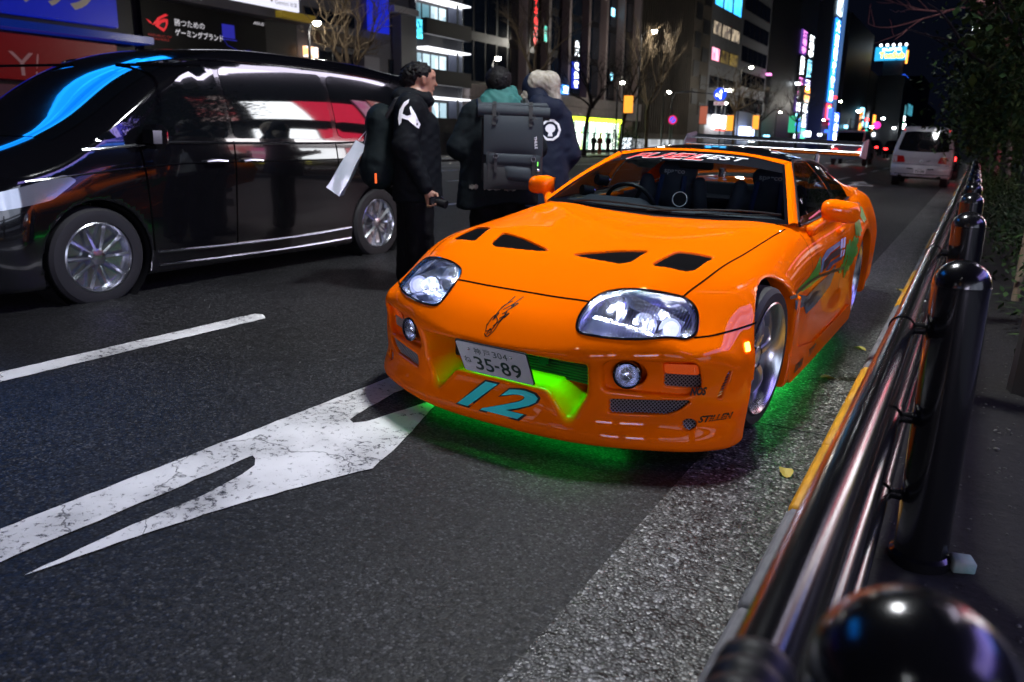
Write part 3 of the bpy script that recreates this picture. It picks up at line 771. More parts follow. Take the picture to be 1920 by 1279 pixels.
# cowl, pillars, roof
MB().grid([[(wb[i].x, wb[i].y-.018*(1-j), wb[i].z+.002-.001*j) for j in (0, 1)] for i in range(len(wb))]).build('cowl_strip', BLACK, car)
rail = {s: crv([(p[0]*s, p[1], p[2]) for p in RAIL], 64) for s in (-1, 1)}
belt = {s: crv([(p[0]*s, p[1], p[2]) for p in BELT], 64) for s in (-1, 1)}
def at_y(c, y):
    for i in range(len(c)-1):
        if c[i].y <= y <= c[i+1].y: return c[i].lerp(c[i+1], (y-c[i].y)/max(1e-9, c[i+1].y-c[i].y))
    return c[0] if y < c[0].y else c[-1]
def side_pt(s, y, t, lift=0.):
    a, b = at_y(belt[s], y), at_y(rail[s], y)
    p = a.lerp(b, t); w = .035*math.sin(math.pi*t)*min(1, max(0, (b.z-a.z)/.25))
    return p+Vector((s*(w+lift), 0, lift*.3))
def side_patch(name, s, y0, y1, mat, t0=0., t1=1., lift=0., n=16, parent=car):
    return MB().grid([[side_pt(s, y0+(y1-y0)*i/n, t0+(t1-t0)*j/8, lift) for j in range(9)] for i in range(n+1)], flip=s > 0).build(name, mat, parent)
RBOW = [(1.40, 1.164), (1.6, 1.190), (1.80, 1.203), (2.0, 1.202), (2.2, 1.190), (2.45, 1.150), (2.8, 1.065), (3.1, .985), (3.2, .962)]
_ry = nspline([p[0] for p in RBOW], np.array([[p[1]] for p in RBOW]))
def roof_pt(y, u, lift=0.):
    """u -1..1 across between the rails"""
    R_ = at_y(rail[1], y); zc = float(nsval(_ry, y, 0)); x = R_.x*u
    z = R_.z+(zc-R_.z)*(1-abs(u)**2.4)
    return Vector((x, y, z+lift))
def roof_patch(name, y0, y1, mat, u0=-1., u1=1., lift=0., n=14, m=24, parent=car):
    return MB().grid([[roof_pt(y0+(y1-y0)*i/n, u0+(u1-u0)*j/m, lift) for j in range(m+1)] for i in range(n+1)], flip=False).build(name, mat, parent)
hdr = MB(); N_ = len(wt)
hrows = []
for i in range(N_):
    u = -1+2*i/(N_-1); a = wt[i]; b = roof_pt(1.455, u*1.0)
    hrows.append([a+Vector((0, -.004, -.006)), a+Vector((0, .004, .007)), a.lerp(b, .5)+Vector((0, 0, .010)), b+Vector((0, 0, .003)), b+Vector((0, .006, -.010))])
hdr.grid(hrows).build('roof_header', PAINT, car)
roof = roof_patch('roof', 1.457, 2.30, GLOSSB)
roof_patch('roof_panel_gap', 1.84, 1.852, GAP, lift=.0012, n=1, parent=roof)
hatch = roof_patch('hatch_glass', 2.32, 3.12, SIDEGLASS)
for s in (-1, 1):
    pil = MB(); rows = []
    for i in range(13):
        t = i/12; a = ws_pt(s, t); b = at_y(rail[s], .87+(1.44-.87)*t) if t < 1 else Vector((.548*s, 1.44, 1.126))
        b = Vector((s*(.750+(.548-.750)*t), .865+(1.44-.865)*t, .830+(1.126-.830)*t+.012*math.sin(math.pi*t)))
        m = a.lerp(b, .5)+Vector((s*.014, -.006, .012))
        rows.append([a+Vector((0, .01, -.012)), a+Vector((0, 0, .003)), a.lerp(m, .5)+Vector((s*.004, -.003, .006)), m, m.lerp(b, .55)+Vector((s*.004, 0, .003)), b, b+Vector((-s*.012, .004, -.006))])
    pil.grid(rows, flip=s > 0).build('windscreen_pillar', PAINT, car)
    side_patch('door_window', s, .90, 1.70, SIDEGLASS, .03, .97)
    side_patch('door_pillar', s, 1.70, 1.80, GLOSSB, 0, 1, .004, 4)
    side_patch('quarter_window', s, 1.80, 2.36, SIDEGLASS, .05, .95)
    side_patch('rear_pillar', s, 2.36, 3.1, PAINT, -.08, 1.0)
    MB().tube([side_pt(s, .88+i*.04, 1.0, .004) for i in range(0, 38)], .010, 8).build('window_seal', BLACK, car)
    MB().tube([side_pt(s, .88+i*.05, .015, .004) for i in range(0, 31)], .007, 8).build('window_seal', BLACK, car)
# ------------------------------------------------------------------ cabin
dash = surfnet(blob([capsule((-.62, .93, .80), (.62, .93, .80), .055, .055), capsule((-.62, 1.05, .77), (.62, 1.05, .77), .06, .06), capsule((-.52, 1.0, .83), (-.2, 1.0, .83), .05, .05)], .06), (-.75, .8, .65), (.75, 1.2, .95), .03)
link_mesh('dashboard', dash[0], dash[1], CABIN, car, True, 180)
floor_ = MB(); floor_.box((0, 1.8, .40), (1.28, 1.9, .02)); floor_.build('cabin_floor', CABIN, car, False)
sw = MB(); sx = Vector((-.33, 1.17, .80)); sax = Vector((0, .92, .38)).normalized()
sw.lathe([(.165+.014*math.cos(a), .014*math.sin(a)) for a in np.linspace(0, 2*math.pi, 9)[:-1]], sx, sax, 32, closed=True)
steer = sw.build('steering_wheel', BLACK, car)
sp_ = MB(); X_, Y_, Z_ = frame_from(sax)
for a in (0, 2.1, 4.2): sp_.tube([sx, sx+(X_*math.cos(a)+Y_*math.sin(a))*.16], .014, 6)
sp_.cyl(sx-sax*.02, sx+sax*.02, .05, n=20); sp_.build('wheel_spoke', BLACK, steer)
MB().lathe([(.055, .0), (.060, .004), (.060, -.004)], sx-sax*.02, sax, 24, closed=True).build('wheel_ring', CHROME, steer)
for k, cx_ in enumerate((-.33, .33)):
    seatf = blob([capsule((cx_-.15, 1.62, .50), (cx_+.15, 1.62, .50), .10, .10), capsule((cx_-.12, 1.92, .62), (cx_+.12, 1.92, .62), .085, .085), capsule((cx_-.14, 1.97, .84), (cx_+.14, 1.97, .84), .07, .07),
                  capsule((cx_-.07, 1.99, 1.005), (cx_+.07, 1.99, 1.005), .068, .068), capsule((cx_-.23, 1.87, .70), (cx_-.19, 1.90, .94), .05, .045), capsule((cx_+.23, 1.87, .70), (cx_+.19, 1.90, .94), .05, .045),
                  capsule((cx_, 1.98, .62), (cx_, 2.0, 1.0), .10, .07)], .06)
    sv, sq = surfnet(seatf, (cx_-.36, 1.4, .36), (cx_+.36, 2.15, 1.12), .025)
    seat = link_mesh('seat', sv, sq, SEATM, car, True, 180)
    tv = MB(); vs, fs, _ = text_geo('sparco', bold=.02)
    tv.add([(cx_-.075+.15*a, 1.912-.0*b, .985+.034*b) for a, b in vs], fs); tv.build('headrest_lettering', DECALW, seat, False)
    bs = MB(); bs.tube([(cx_-.08, 1.90, .98), (cx_-.09, 1.85, .80), (cx_-.09, 1.80, .60)], .018, 6); bs.tube([(cx_+.08, 1.90, .98), (cx_+.09, 1.85, .80), (cx_+.09, 1.80, .60)], .018, 6)
    bs.build('harness', PM('dark_blue_webbing', (.02, .05, .16), .6), seat)
    bl_ = MB(); bl_.tube([(cx_+.22, 1.72, .55), (cx_+.25, 1.80, .72)], .035, 8); bl_.build('seat_bolster', SEATB, seat)
mbx = MB(); mbx.box((0, 1.36, 1.085), (.22, .03, .055), bevel=.012); mbx.build('rear_view_mirror', BLACK, car)
rp = MB(); rp.box((0, 2.75, .80), (1.24, .9, .03)); rp.build('parcel_shelf', CABIN, car, False)
gq = MB(); gq.cyl((.02, 1.06, .83), (.02, 1.06, .86), .03, n=12); gq.cyl((.025, 1.10, .885), (.035, 1.03, .895), 0.040, .044, 24); gq_ = gq.build('gauge_pod', BLACK, car)
MB().lathe([(.040, .0), (.044, .0), (.044, .004), (.040, .004)], (.036, 1.026, .8955), (.14, -.98, .13), 28, closed=True).build('gauge_ring', DECALW, gq_)
# gauge pod on the pillar
for k, (y_, z_) in enumerate(((1.02, .90), (1.12, .965))):
    gp = MB(); gp.cyl((-.60+.05*k, y_, z_), (-.56+.05*k, y_+.06, z_-.01), .032, n=16); g_ = gp.build('gauge_pod', BLACK, car)
    MB().lathe([(.030, 0), (.034, 0), (.034, .004), (.030, .004)], (-.56+.05*k, y_+.062, z_-.01), (.5, .8, -.1), 18, closed=True).build('gauge_ring', CHROME, g_)
# ------------------------------------------------------------------ mirrors, wing, handles
for s in (-1, 1):
    def mf(x, y, z, s=s):
        X = (x*s-.918); Y = (y-1.07)-.30*X; Z = z-.906+.10*X
        a = (np.abs(X/.094)**3.2+np.abs(Y/.075)**2.4+np.abs(Z/.058)**3.0)**(1/2.8)-1
        a = smax(a*.055, Y-.045, .012)
        b = capsule((.868*s, 1.05, .866), (.800*s, .985, .80), .022, .034)(x, y, z)
        return smin(a, b, .018)
    mv, mq = surfnet(mf, (min(.72*s, 1.1*s), .9, .74), (max(.72*s, 1.1*s), 1.2, 1.0), .010)
    mo = link_mesh('door_mirror', mv, mq, PAINT, car, True, 180)
    MB().box((.920*s, 1.118, .906), (.155, .004, .10), bevel=.002).build('mirror_glass', CHROME, mo)
    hd = MB(); q = project(np.array([[s*.95, 1.62, .735], [s*.95, 1.70, .738], [s*.95, 1.78, .740]]), (-s, 0, 0), lift=.012)
    hd.tube([tuple(w) for w in q], [.012, .016, .012], 8); hd.build('door_handle', PAINT, car)
def wing_sec(c, ch, th_, camb, rot):
    pts = []
    for k in range(24):
        a = 2*math.pi*k/24; t = .5-.5*math.cos(a); yy = (t-.5)*ch; zz = math.sin(a)*th_*(1.2-t)+camb*(1-(2*t-1)**2)
        pts.append((yy*math.cos(rot)-zz*math.sin(rot)+c[0], yy*math.sin(rot)+zz*math.cos(rot)+c[1]))
    return pts
wg = MB()
for (c, ch, th_, cb, rot) in (((3.18, 1.190), .21, .024, -.02, .06),):
    sec = wing_sec(c, ch, th_, cb, rot); rows = []
    for i in range(13):
        x = -.69+1.38*i/12; rows.append([(x, p[0], p[1]) for p in sec]+[(x, sec[0][0], sec[0][1])])
    wg.grid(rows)
wing = wg.build('rear_wing', ALU, car)
w2 = MB(); sec = wing_sec((3.29, 1.252), .10, .014, -.008, .30); w2.grid([[(-.69+1.38*i/12, p[0], p[1]) for p in sec]+[(-.69+1.38*i/12, sec[0][0], sec[0][1])] for i in range(13)]); w2.build('wing_flap', ALU, wing)
for s in (-1, 1):
    ep = MB(); ep.prism(rpoly([(3.04, 1.150), (3.36, 1.135), (3.375, 1.29), (3.12, 1.262)], .03), frame4((.69*s-.004, 0, 0), (0, 1, 0), (0, 0, 1)), .008); ep.build('end_plate', PM('end_plate_grey', (.10, .10, .13), .35, .6), wing, False)
    st = MB(); st.tube([(.36*s, 3.12, .92), (.36*s, 3.16, 1.08), (.36*s, 3.18, 1.19)], [.03, .024, .02], 8); st.build('wing_stand', ALU, wing)
    for k, (x_, r_) in enumerate(((.50, .055), (.66, .05))):
        tl = MB(); c0 = Vector((x_*s, 3.46-.25*x_*x_+.03, .72)); tl.lathe([(r_, -.03), (r_, .004), (r_*.7, .012), (.001, .014)], c0, (0.3*s, 1, 0), 18); tl.build('tail_lamp', DECALR, car)
# ------------------------------------------------------------------ wheels
def make_wheel(s, y0, width, dish, turn=0.):
    w = bpy.data.objects.new('wheel', None); COL.objects.link(w); w.parent = car
    w.location = (((.868 if y0 < 1 else .848)-width/2)*s, y0, .322); w.rotation_euler = (0, 0, turn)
    hw = width/2; ax = (s, 0, 0)
    t = MB(); t.lathe([(.250, -hw+.01), (.262, -hw), (.295, -hw), (.315, -hw+.018), (.321, -hw+.05), (.321, hw-.05), (.315, hw-.018), (.296, hw), (.262, hw-.002), (.250, hw-.012), (.244, 0)], (0, 0, 0), ax, 56, closed=True)
    tg = [0]
    t.build('tyre', RUBBER, w)
    r = MB(); r.lathe([(.240, -hw+.02), (.236, 0), (.226, hw-.075), (.228, hw-.040), (.240, hw-.012), (.253, hw-.006), (.256, hw+.001), (.250, hw+.004), (.244, hw-.004), (.231, hw-.018), (.219, hw-dish-.01), (.214, hw-dish-.045)], (0, 0, 0), ax, 56)
    r.build('rim', ALU, w)
    sp = MB(); X = Vector((s, 0, 0))
    for k in range(5):
        a0 = 2*math.pi*k/5+.3
        def pt(r_, da, d): return Vector(((hw-d)*s, r_*math.cos(a0+da), r_*math.sin(a0+da)))
        prof = [(.055, .42, dish-.012), (.10, .24, dish-.022), (.15, .165, dish-.020), (.195, .165, dish-.006), (.222, .20, dish+.008)]
        rows = []
        for (r_, da, d) in prof: rows.append([pt(r_, -da*1.05, d+.045), pt(r_, -da, d+.008), pt(r_, -da*.72, d), pt(r_, 0, d-.004), pt(r_, da*.72, d), pt(r_, da, d+.008), pt(r_, da*1.05, d+.045)])
        sp.grid(rows, flip=s < 0)
    sp.lathe([(.068, -.03), (.066, 0), (.045, .012), (.034, .006), (.030, .012), (.001, .014)], Vector(((hw-dish)*s, 0, 0)), ax, 24)
    sp.build('spoke', SILVER, w)
    n_ = MB()
    for k in range(5):
        a = 2*math.pi*k/5+.3+.63; c0 = Vector(((hw-dish+.004)*s, .052*math.cos(a), .052*math.sin(a))); n_.cyl(c0-X*.02, c0+X*.006, .010, n=6)
    n_.build('wheel_nut', BLACK, w)
    d = MB(); d.lathe([(.06, hw-.115), (.175, hw-.115), (.178, hw-.12), (.178, hw-.14), (.06, hw-.14)], (0, 0, 0), ax, 40); d.build('brake_disc', PM('brake_disc_steel', (.25, .25, .26), .35, .9), w)
    c = MB(); c.box((s*(hw-.125), .15, .03), (.07, .06, .16), bevel=.02); c.build('brake_caliper', PM('red_caliper', (.5, .02, .01), .4), w)
    b = MB(); b.lathe([(.001, -hw+.03), (.235, -hw+.03)], (0, 0, 0), ax, 32); b.build('wheel_back', BLACK, w)
    return w
for s in (-1, 1):
    make_wheel(s, 0, .235, .052, -.06); make_wheel(s, 2.55, .275, .085)
    for y0 in (0, 2.55):
        wl = MB(); wl.lathe([(.346, .560), (.346, .80)], (0, y0, .325), (s, 0, 0), 40, up=(0, 0, 1)); wl.lathe([(.02, .562), (.346, .562)], (0, y0, .325), (s, 0, 0), 40)
        wl.build('wheel_arch_liner', BLACK, car)
# ------------------------------------------------------------------ orange sports car: graphics and underglow
F_ = (0, 1, 0)
def decal_text(name, s_, o, ex, w, h, mat, d=F_, lift=.002, ey=(0, 0, 1), **kw): return skin_text(name, s_, o, ex, ey, w, h, mat, d, lift, **kw)
decal_text('number_outline', '12', (-.197, -1.0, .116), (1, 0, 0), .395, .130, DECALK, lift=.0015, fn=car_field, shear=.45, bold=.045)
decal_text('number_decal', '12', (-.186, -1.0, .123), (1, 0, 0), .373, .116, TEAL, lift=.0045, fn=car_field, shear=.45, bold=.025)
dn = np.array([.62, -.78, 0])
ed = np.array([.78, .62, 0])
decal_text('decal_lettering', 'NOS', np.array([.797, -.72, .297]), np.array([.70, .70, .05]), .066, .034, DECALK, (-.62, .78, 0), shear=.2, bold=.05)
MBx = None
decal_text('decal_lettering', 'STILLEN', np.array([.828, -.66, .184]), np.array([.43, .90, .06]), .158, .029, DECALK, (-.78, .62, 0), shear=.35, bold=.035)
for k in range(3):
    z_ = .172+.0075*k; ribbon('decal_slit', [(.825, -.60, z_+.018), (.87, -.51, z_+.022), (.898, -.44, z_+.026)], .0022, .0032, PAINT, (-.78, .62, 0))
# tribal line drawing on the nose: abstract thorned strokes
strokes = [[(-.048, -.9, .470), (-.030, -.9, .462), (-.010, -.9, .486), (-.002, -.9, .515)], [(-.036, -.9, .468), (-.030, -.9, .490), (-.020, -.9, .482), (-.030, -.9, .474)], [(-.034, -.9, .52), (-.026, -.9, .556), (-.012, -.9, .582), (-.006, -.9, .603)], [(-.002, -.9, .515), (.012, -.9, .545), (.004, -.9, .552), (.022, -.9, .580), (.010, -.9, .575), (.030, -.9, .606)], [(-.045, -.90, .478), (-.020, -.9, .492), (-.012, -.9, .520), (-.026, -.9, .535)], [(-.050, -.9, .50), (-.040, -.9, .53), (-.022, -.9, .548), (-.030, -.9, .525)], [(-.022, -.9, .50), (.004, -.9, .532), (.010, -.9, .556), (-.006, -.9, .546)],
           [(-.028, -.9, .548), (-.020, -.9, .572), (.002, -.9, .590)], [(-.012, -.9, .560), (.012, -.9, .578), (.032, -.9, .586), (.016, -.9, .566)], [(-.045, -.9, .478), (-.052, -.9, .505)], [(-.008, -.9, .53), (.022, -.9, .552), (.012, -.9, .535)]]
for q in strokes: ribbon('nose_drawing', [(a, b-.1, c-.012) for a, b, c in q], .0042, .0012, DECALK, F_, n=20)
# flank: green flame panels, blue-grey panel, white and dark streaks (both sides)
def flank(poly, name, mat, s, lift=.0015, cell=.05):
    v, f = fill_poly(poly, cell); drape(np.stack([np.full(len(v), 1.1*s), v[:, 0], v[:, 1]], 1), f, name, mat, (-s, 0, 0), lift)
rg = random.Random(12)
for s in (-1, 1):
    flank([(.416, .574), (.729, .587), (.901, .615), (1.05, .660), (1.04, .60), (1.011, .566), (1.102, .535), (.828, .528), (.561, .540)], 'flame_decal', DECALG, s)
    flank([(1.039, .568), (1.07, .640), (1.223, .672), (1.636, .684), (1.624, .660), (1.321, .648), (1.134, .622), (1.101, .566)], 'panel_decal', PM('pale_blue_vinyl', (.15, .30, .42), .3, coat=.4) if s < 0 else bpy.data.materials['pale_blue_vinyl'], s, .0022)
    flank([(1.105, .568), (1.14, .618), (1.33, .642), (1.68, .652), (1.66, .612), (1.317, .608), (1.180, .575)], 'panel_decal', DECALK, s, .0028)
    flank([(1.192, .560), (1.295, .596), (1.697, .600), (1.670, .572), (1.399, .572), (1.299, .548)], 'panel_decal', DECALB, s, .003)
    flank([(.266, .549), (.467, .540), (.752, .486), (.958, .50), (1.270, .515), (1.5, .56), (1.52, .50), (1.455, .44), (1.250, .405), (1.008, .385), (.788, .384), (.70, .44), (.45, .47), (.301, .50)], 'panel_decal', DECALB, s, .003)
    flank([(.55, .50), (.70, .47), (.82, .46), (.95, .48), (1.1, .46), (1.0, .42), (.85, .41), (.74, .44)], 'panel_decal', DECALK, s, .0036)
    flank([(.209, .574), (.954, .564), (1.828, .510), (1.838, .488), (.967, .548), (.205, .560)], 'streak_decal', DECALK, s, .0042, .08)
    for P_ in ([(1.655, .690), (1.730, .692), (1.669, .640), (1.599, .640)], [(1.748, .690), (1.812, .690), (1.739, .636), (1.686, .636)], [(1.614, .628), (1.667, .628), (1.639, .590), (1.594, .590)], [(1.70, .624), (1.745, .624), (1.72, .588), (1.68, .588)]): flank(P_, 'streak_decal', DECALW, s, .0045, .08)
    for k in range(46):
        t = rg.random(); cy_ = 1.78+.75*t+rg.uniform(-.10, .10); cz_ = .50+.27*t+rg.uniform(-.10, .07)
        if (cy_-2.55)**2+(cz_-.325)**2 < .43**2 or cz_ > .83: continue
        r_ = rg.uniform(.022, .062); n_ = rg.choice((7, 8, 9)); P_ = []
        for j in range(n_): a = 2*math.pi*j/n_+rg.uniform(-.2, .2); q = r_*rg.uniform(.45, 1.35); P_.append((cy_+q*math.cos(a)*1.3, cz_+q*math.sin(a)))
        try: flank([tuple(p) for p in smooth_outline(P_, n_*3)], 'splash_decal', DECALG, s, .0012+.0001*k, .06)
        except Exception: pass
    for k, w_ in enumerate(('BOMEX', 'TOYO', 'GREDDY', 'HKS')):
        y_ = .50+.33*k; ex = (0, 1, 0) if s > 0 else (0, -1, 0); o = (1.1*s, y_ if s > 0 else y_+.2, .150+.006*k)
        try: text_obj('sill_lettering', w_, (.9035*s, o[1], .135+.008*k), ex, (0, 0, 1), .19, .045, DECALK, car, .001, shear=.2, bold=.03)
        except Exception: pass
# green underglow tubes and their light
NEON = EM('green_neon_tube', (.0, 1., .08), 7.)
UG = PM('underbody_dark', (.01, .01, .01), .7)
ub = MB(); ub.box((0, 1.25, .145), (1.5, 3.6, .03)); ub.build('underbody', UG, car, False)
nt_ = []
for p0, p1 in (((-.66, .42, .118), (-.66, 2.1, .118)), ((.70, .42, .118), (.70, 2.1, .118)), ((-.50, -.60, .085), (.50, -.60, .085))):
    m = MB(); m.cyl(p0, p1, .007, n=8); m.build('neon_tube', NEON, car)
def glow(loc, e, sx_, sy_, rot=(0, 0, 0)):
    l = bpy.data.lights.new('underglow', 'AREA'); l.shape = 'RECTANGLE'; l.size = sx_; l.size_y = sy_; l.energy = e; l.color = (0., 1., .07)
    o = bpy.data.objects.new('underglow', l); COL.objects.link(o); o.parent = car; o.location = loc; o.rotation_euler = rot; return o
glow((0, -.66, .050), .4, 1.0, .05); glow((.68, 1.2, .110), 3.2, .06, 1.7); glow((-.68, 1.2, .110), 3.0, .06, 1.7)
# green strip lamp in the mouth: tube behind the plate with a row of bright diodes
MB().cyl((-.27, -.665, .392), (.27, -.665, .392), .006, n=8).build('neon_tube', EM('green_strip_lamp', (.04, 1., .10), 10., False), car)
glow((.06, -.765, .374), 1.0, .56, .02, (.12, 0, 0)).data.spread = rad(125)
dl = MB()
DIO = EM('green_white_diode', (.55, 1., .75), 8.)
for i in range(15): 
    MB().sphere((-.02+.0165*i, -.72, .386), .003, 6, 4).build('diode', DIO, car)
# ------------------------------------------------------------------ street: ground, markings, kerb
_gz = nspline([-60, -31, -24.3, -20, -16, -11.5, -7, -3.5, 0, 1.2, 60], np.array([[-.02], [-.02], [-.02], [.10], [.20], [.275], [.225], [.13125], [0], [-.045], [-.045]]))
def gz(x): return -.0375*x if -3.3 < x < 1.25 else float(nsval(_gz, x, 0))
def node_mat(name):
    m = bpy.data.materials.new(name); m.use_nodes = True; nt = m.node_tree; return m, nt, nt.nodes['Principled BSDF']
def N(nt, typ, **kw):
    n = nt.nodes.new(typ)
    for k, v in kw.items():
        if k in n.inputs: n.inputs[k].default_value = v
        else: setattr(n, k, v)
    return n
def ramp(nt, src, stops):
    r = nt.nodes.new('ShaderNodeValToRGB'); e = r.color_ramp.elements
    while len(e) < len(stops): e.new(.5)
    for q, (p, c) in zip(e, stops): q.position = p; q.color = (*c, 1) if len(c) == 3 else c
    nt.links.new(src, r.inputs['Fac']); return r.outputs['Color']
def asphalt(name, dark, mid, light, cell, rough, bump_d, spark=0.0):
    """aggregate surface: stones of several tones in a dark binder, pits and stones in relief"""
    m, nt, b = node_mat(name); L = nt.links.new
    tc = N(nt, 'ShaderNodeTexCoord')
    v = N(nt, 'ShaderNodeTexVoronoi', Scale=cell); L(tc.outputs['Object'], v.inputs['Vector'])
    v2 = N(nt, 'ShaderNodeTexVoronoi', Scale=cell*2.3); L(tc.outputs['Object'], v2.inputs['Vector'])
    n = N(nt, 'ShaderNodeTexNoise', Scale=.9, Detail=6.); L(tc.outputs['Object'], n.inputs['Vector'])
    n2 = N(nt, 'ShaderNodeTexNoise', Scale=cell*.45, Detail=4.); L(tc.outputs['Object'], n2.inputs['Vector'])
    sp = N(nt, 'ShaderNodeSeparateColor'); L(v.outputs['Color'], sp.inputs[0])
    c = ramp(nt, sp.outputs[0], [(0, dark), (.35, mid), (.75, mid), (.93, light), (1, light)])
    d = ramp(nt, v.outputs['Distance'], [(.0, (1, 1, 1)), (.45, (.8, .8, .8)), (.75, (.25, .25, .25))])
    mx = N(nt, 'ShaderNodeMix', data_type='RGBA', blend_type='MULTIPLY'); mx.inputs['Factor'].default_value = 1; L(c, mx.inputs['A']); L(d, mx.inputs['B'])
    d2 = ramp(nt, n2.outputs['Fac'], [(.40, (.05, .05, .06)), (.49, (1, 1, 1))])
    mx2 = N(nt, 'ShaderNodeMix', data_type='RGBA', blend_type='MULTIPLY'); mx2.inputs['Factor'].default_value = .92; L(mx.outputs['Result'], mx2.inputs['A']); L(d2, mx2.inputs['B'])
    w0 = ramp(nt, n.outputs['Fac'], [(.25, (.55, .55, .56)), (.5, (.95, .95, .95)), (.72, (1.25, 1.24, 1.22))])
    st = N(nt, 'ShaderNodeTexNoise', Scale=.35, Detail=2., Distortion=1.5); L(tc.outputs['Object'], st.inputs['Vector'])
    s2 = ramp(nt, st.outputs['Fac'], [(.35, (.6, .6, .62)), (.5, (1, 1, 1))])
    nz2 = N(nt, 'ShaderNodeTexNoise', Scale=3., Detail=5.); L(tc.outputs['Object'], nz2.inputs['Vector'])
    vm = N(nt, 'ShaderNodeVectorMath', operation='MULTIPLY_ADD'); L(nz2.outputs['Color'], vm.inputs[0]); vm.inputs[1].default_value = (.5, .5, .5); L(tc.outputs['Object'], vm.inputs[2])
    vc = N(nt, 'ShaderNodeTexVoronoi', feature='DISTANCE_TO_EDGE', Scale=.42); L(vm.outputs[0], vc.inputs['Vector'])
    ck = ramp(nt, vc.outputs['Distance'], [(.0012, (.3, .3, .3)), (.0035, (1, 1, 1))])
    m1 = N(nt, 'ShaderNodeMix', data_type='RGBA', blend_type='MULTIPLY'); m1.inputs['Factor'].default_value = 1; L(w0, m1.inputs['A']); L(s2, m1.inputs['B'])
    m2 = N(nt, 'ShaderNodeMix', data_type='RGBA', blend_type='MULTIPLY'); m2.inputs['Factor'].default_value = .8; L(m1.outputs['Result'], m2.inputs['A']); L(ck, m2.inputs['B']); w = m2.outputs['Result']
    mx3 = N(nt, 'ShaderNodeMix', data_type='RGBA', blend_type='MULTIPLY'); mx3.inputs['Factor'].default_value = 1; L(mx2.outputs['Result'], mx3.inputs['A']); L(w, mx3.inputs['B'])
    L(mx3.outputs['Result'], b.inputs['Base Color'])
    rr = ramp(nt, sp.outputs[1], [(0, (rough-.12,)*3), (1, (rough+.12,)*3)]); L(rr, b.inputs['Roughness'])
    ad = N(nt, 'ShaderNodeMath', operation='MULTIPLY_ADD'); L(v.outputs['Distance'], ad.inputs[0]); ad.inputs[1].default_value = -1.; L(n2.outputs['Fac'], ad.inputs[2])
    b.inputs['Specular IOR Level'].default_value = .3; bp = N(nt, 'ShaderNodeBump', Strength=1., Distance=bump_d); L(ad.outputs[0], bp.inputs['Height']); L(bp.outputs['Normal'], b.inputs['Normal'])
    return m
ASPH = asphalt('asphalt', (.006, .006, .0075), (.024, .0245, .027), (.085, .086, .092), 110, .6, .0009)
GUT = asphalt('gutter_aggregate', (.045, .045, .045), (.13, .13, .125), (.55, .55, .53), 95, .42, .0028)
PAVE = PM('pavement_grey', (.10, .10, .10), .6, noise=(2, .2, (.14, .135, .13)))
xs_ = [-24.25, -22, -20, -18, -16, -14, -12.5, -11, -9.5, -8, -7, -6, -5, -4, -3.4, 1.24]
def sheet(name, xs, y0, y1, mat, dz=0., ny=24):
    ys = [y0+(y1-y0)*(i/ny)**2.2 for i in range(ny+1)]
    o = MB().grid([[(x, y, gz(x)+dz) for x in xs] for y in ys], flip=True).build(name, mat, None, True, 180); return tag(o, kind='structure')
road = sheet('road', xs_, -40, 900, ASPH)
far = MB().grid([[(-600, -80, -.16), (600, -80, -.16)], [(-600, 1500, -.16), (600, 1500, -.16)]], flip=True).build('ground', ASPH); tag(far, kind='structure')
gut = sheet('gutter', [.755, .9, 1.05, 1.20], -40, 300, GUT, .004); gut.parent = None
jm = PM('joint_dark', (.012, .012, .012), .9)
for k in range(14):
    y = -3.9+3.9*k+ (0.3 if k == 2 else 0)
    MB().grid([[(.757, y, gz(.757)+.0065), (1.238, y+.03, gz(1.238)+.0065)], [(.757, y+.012, gz(.757)+.0065), (1.238, y+.042, gz(1.238)+.0065)]], flip=True).build('slab_joint', jm, gut, False)
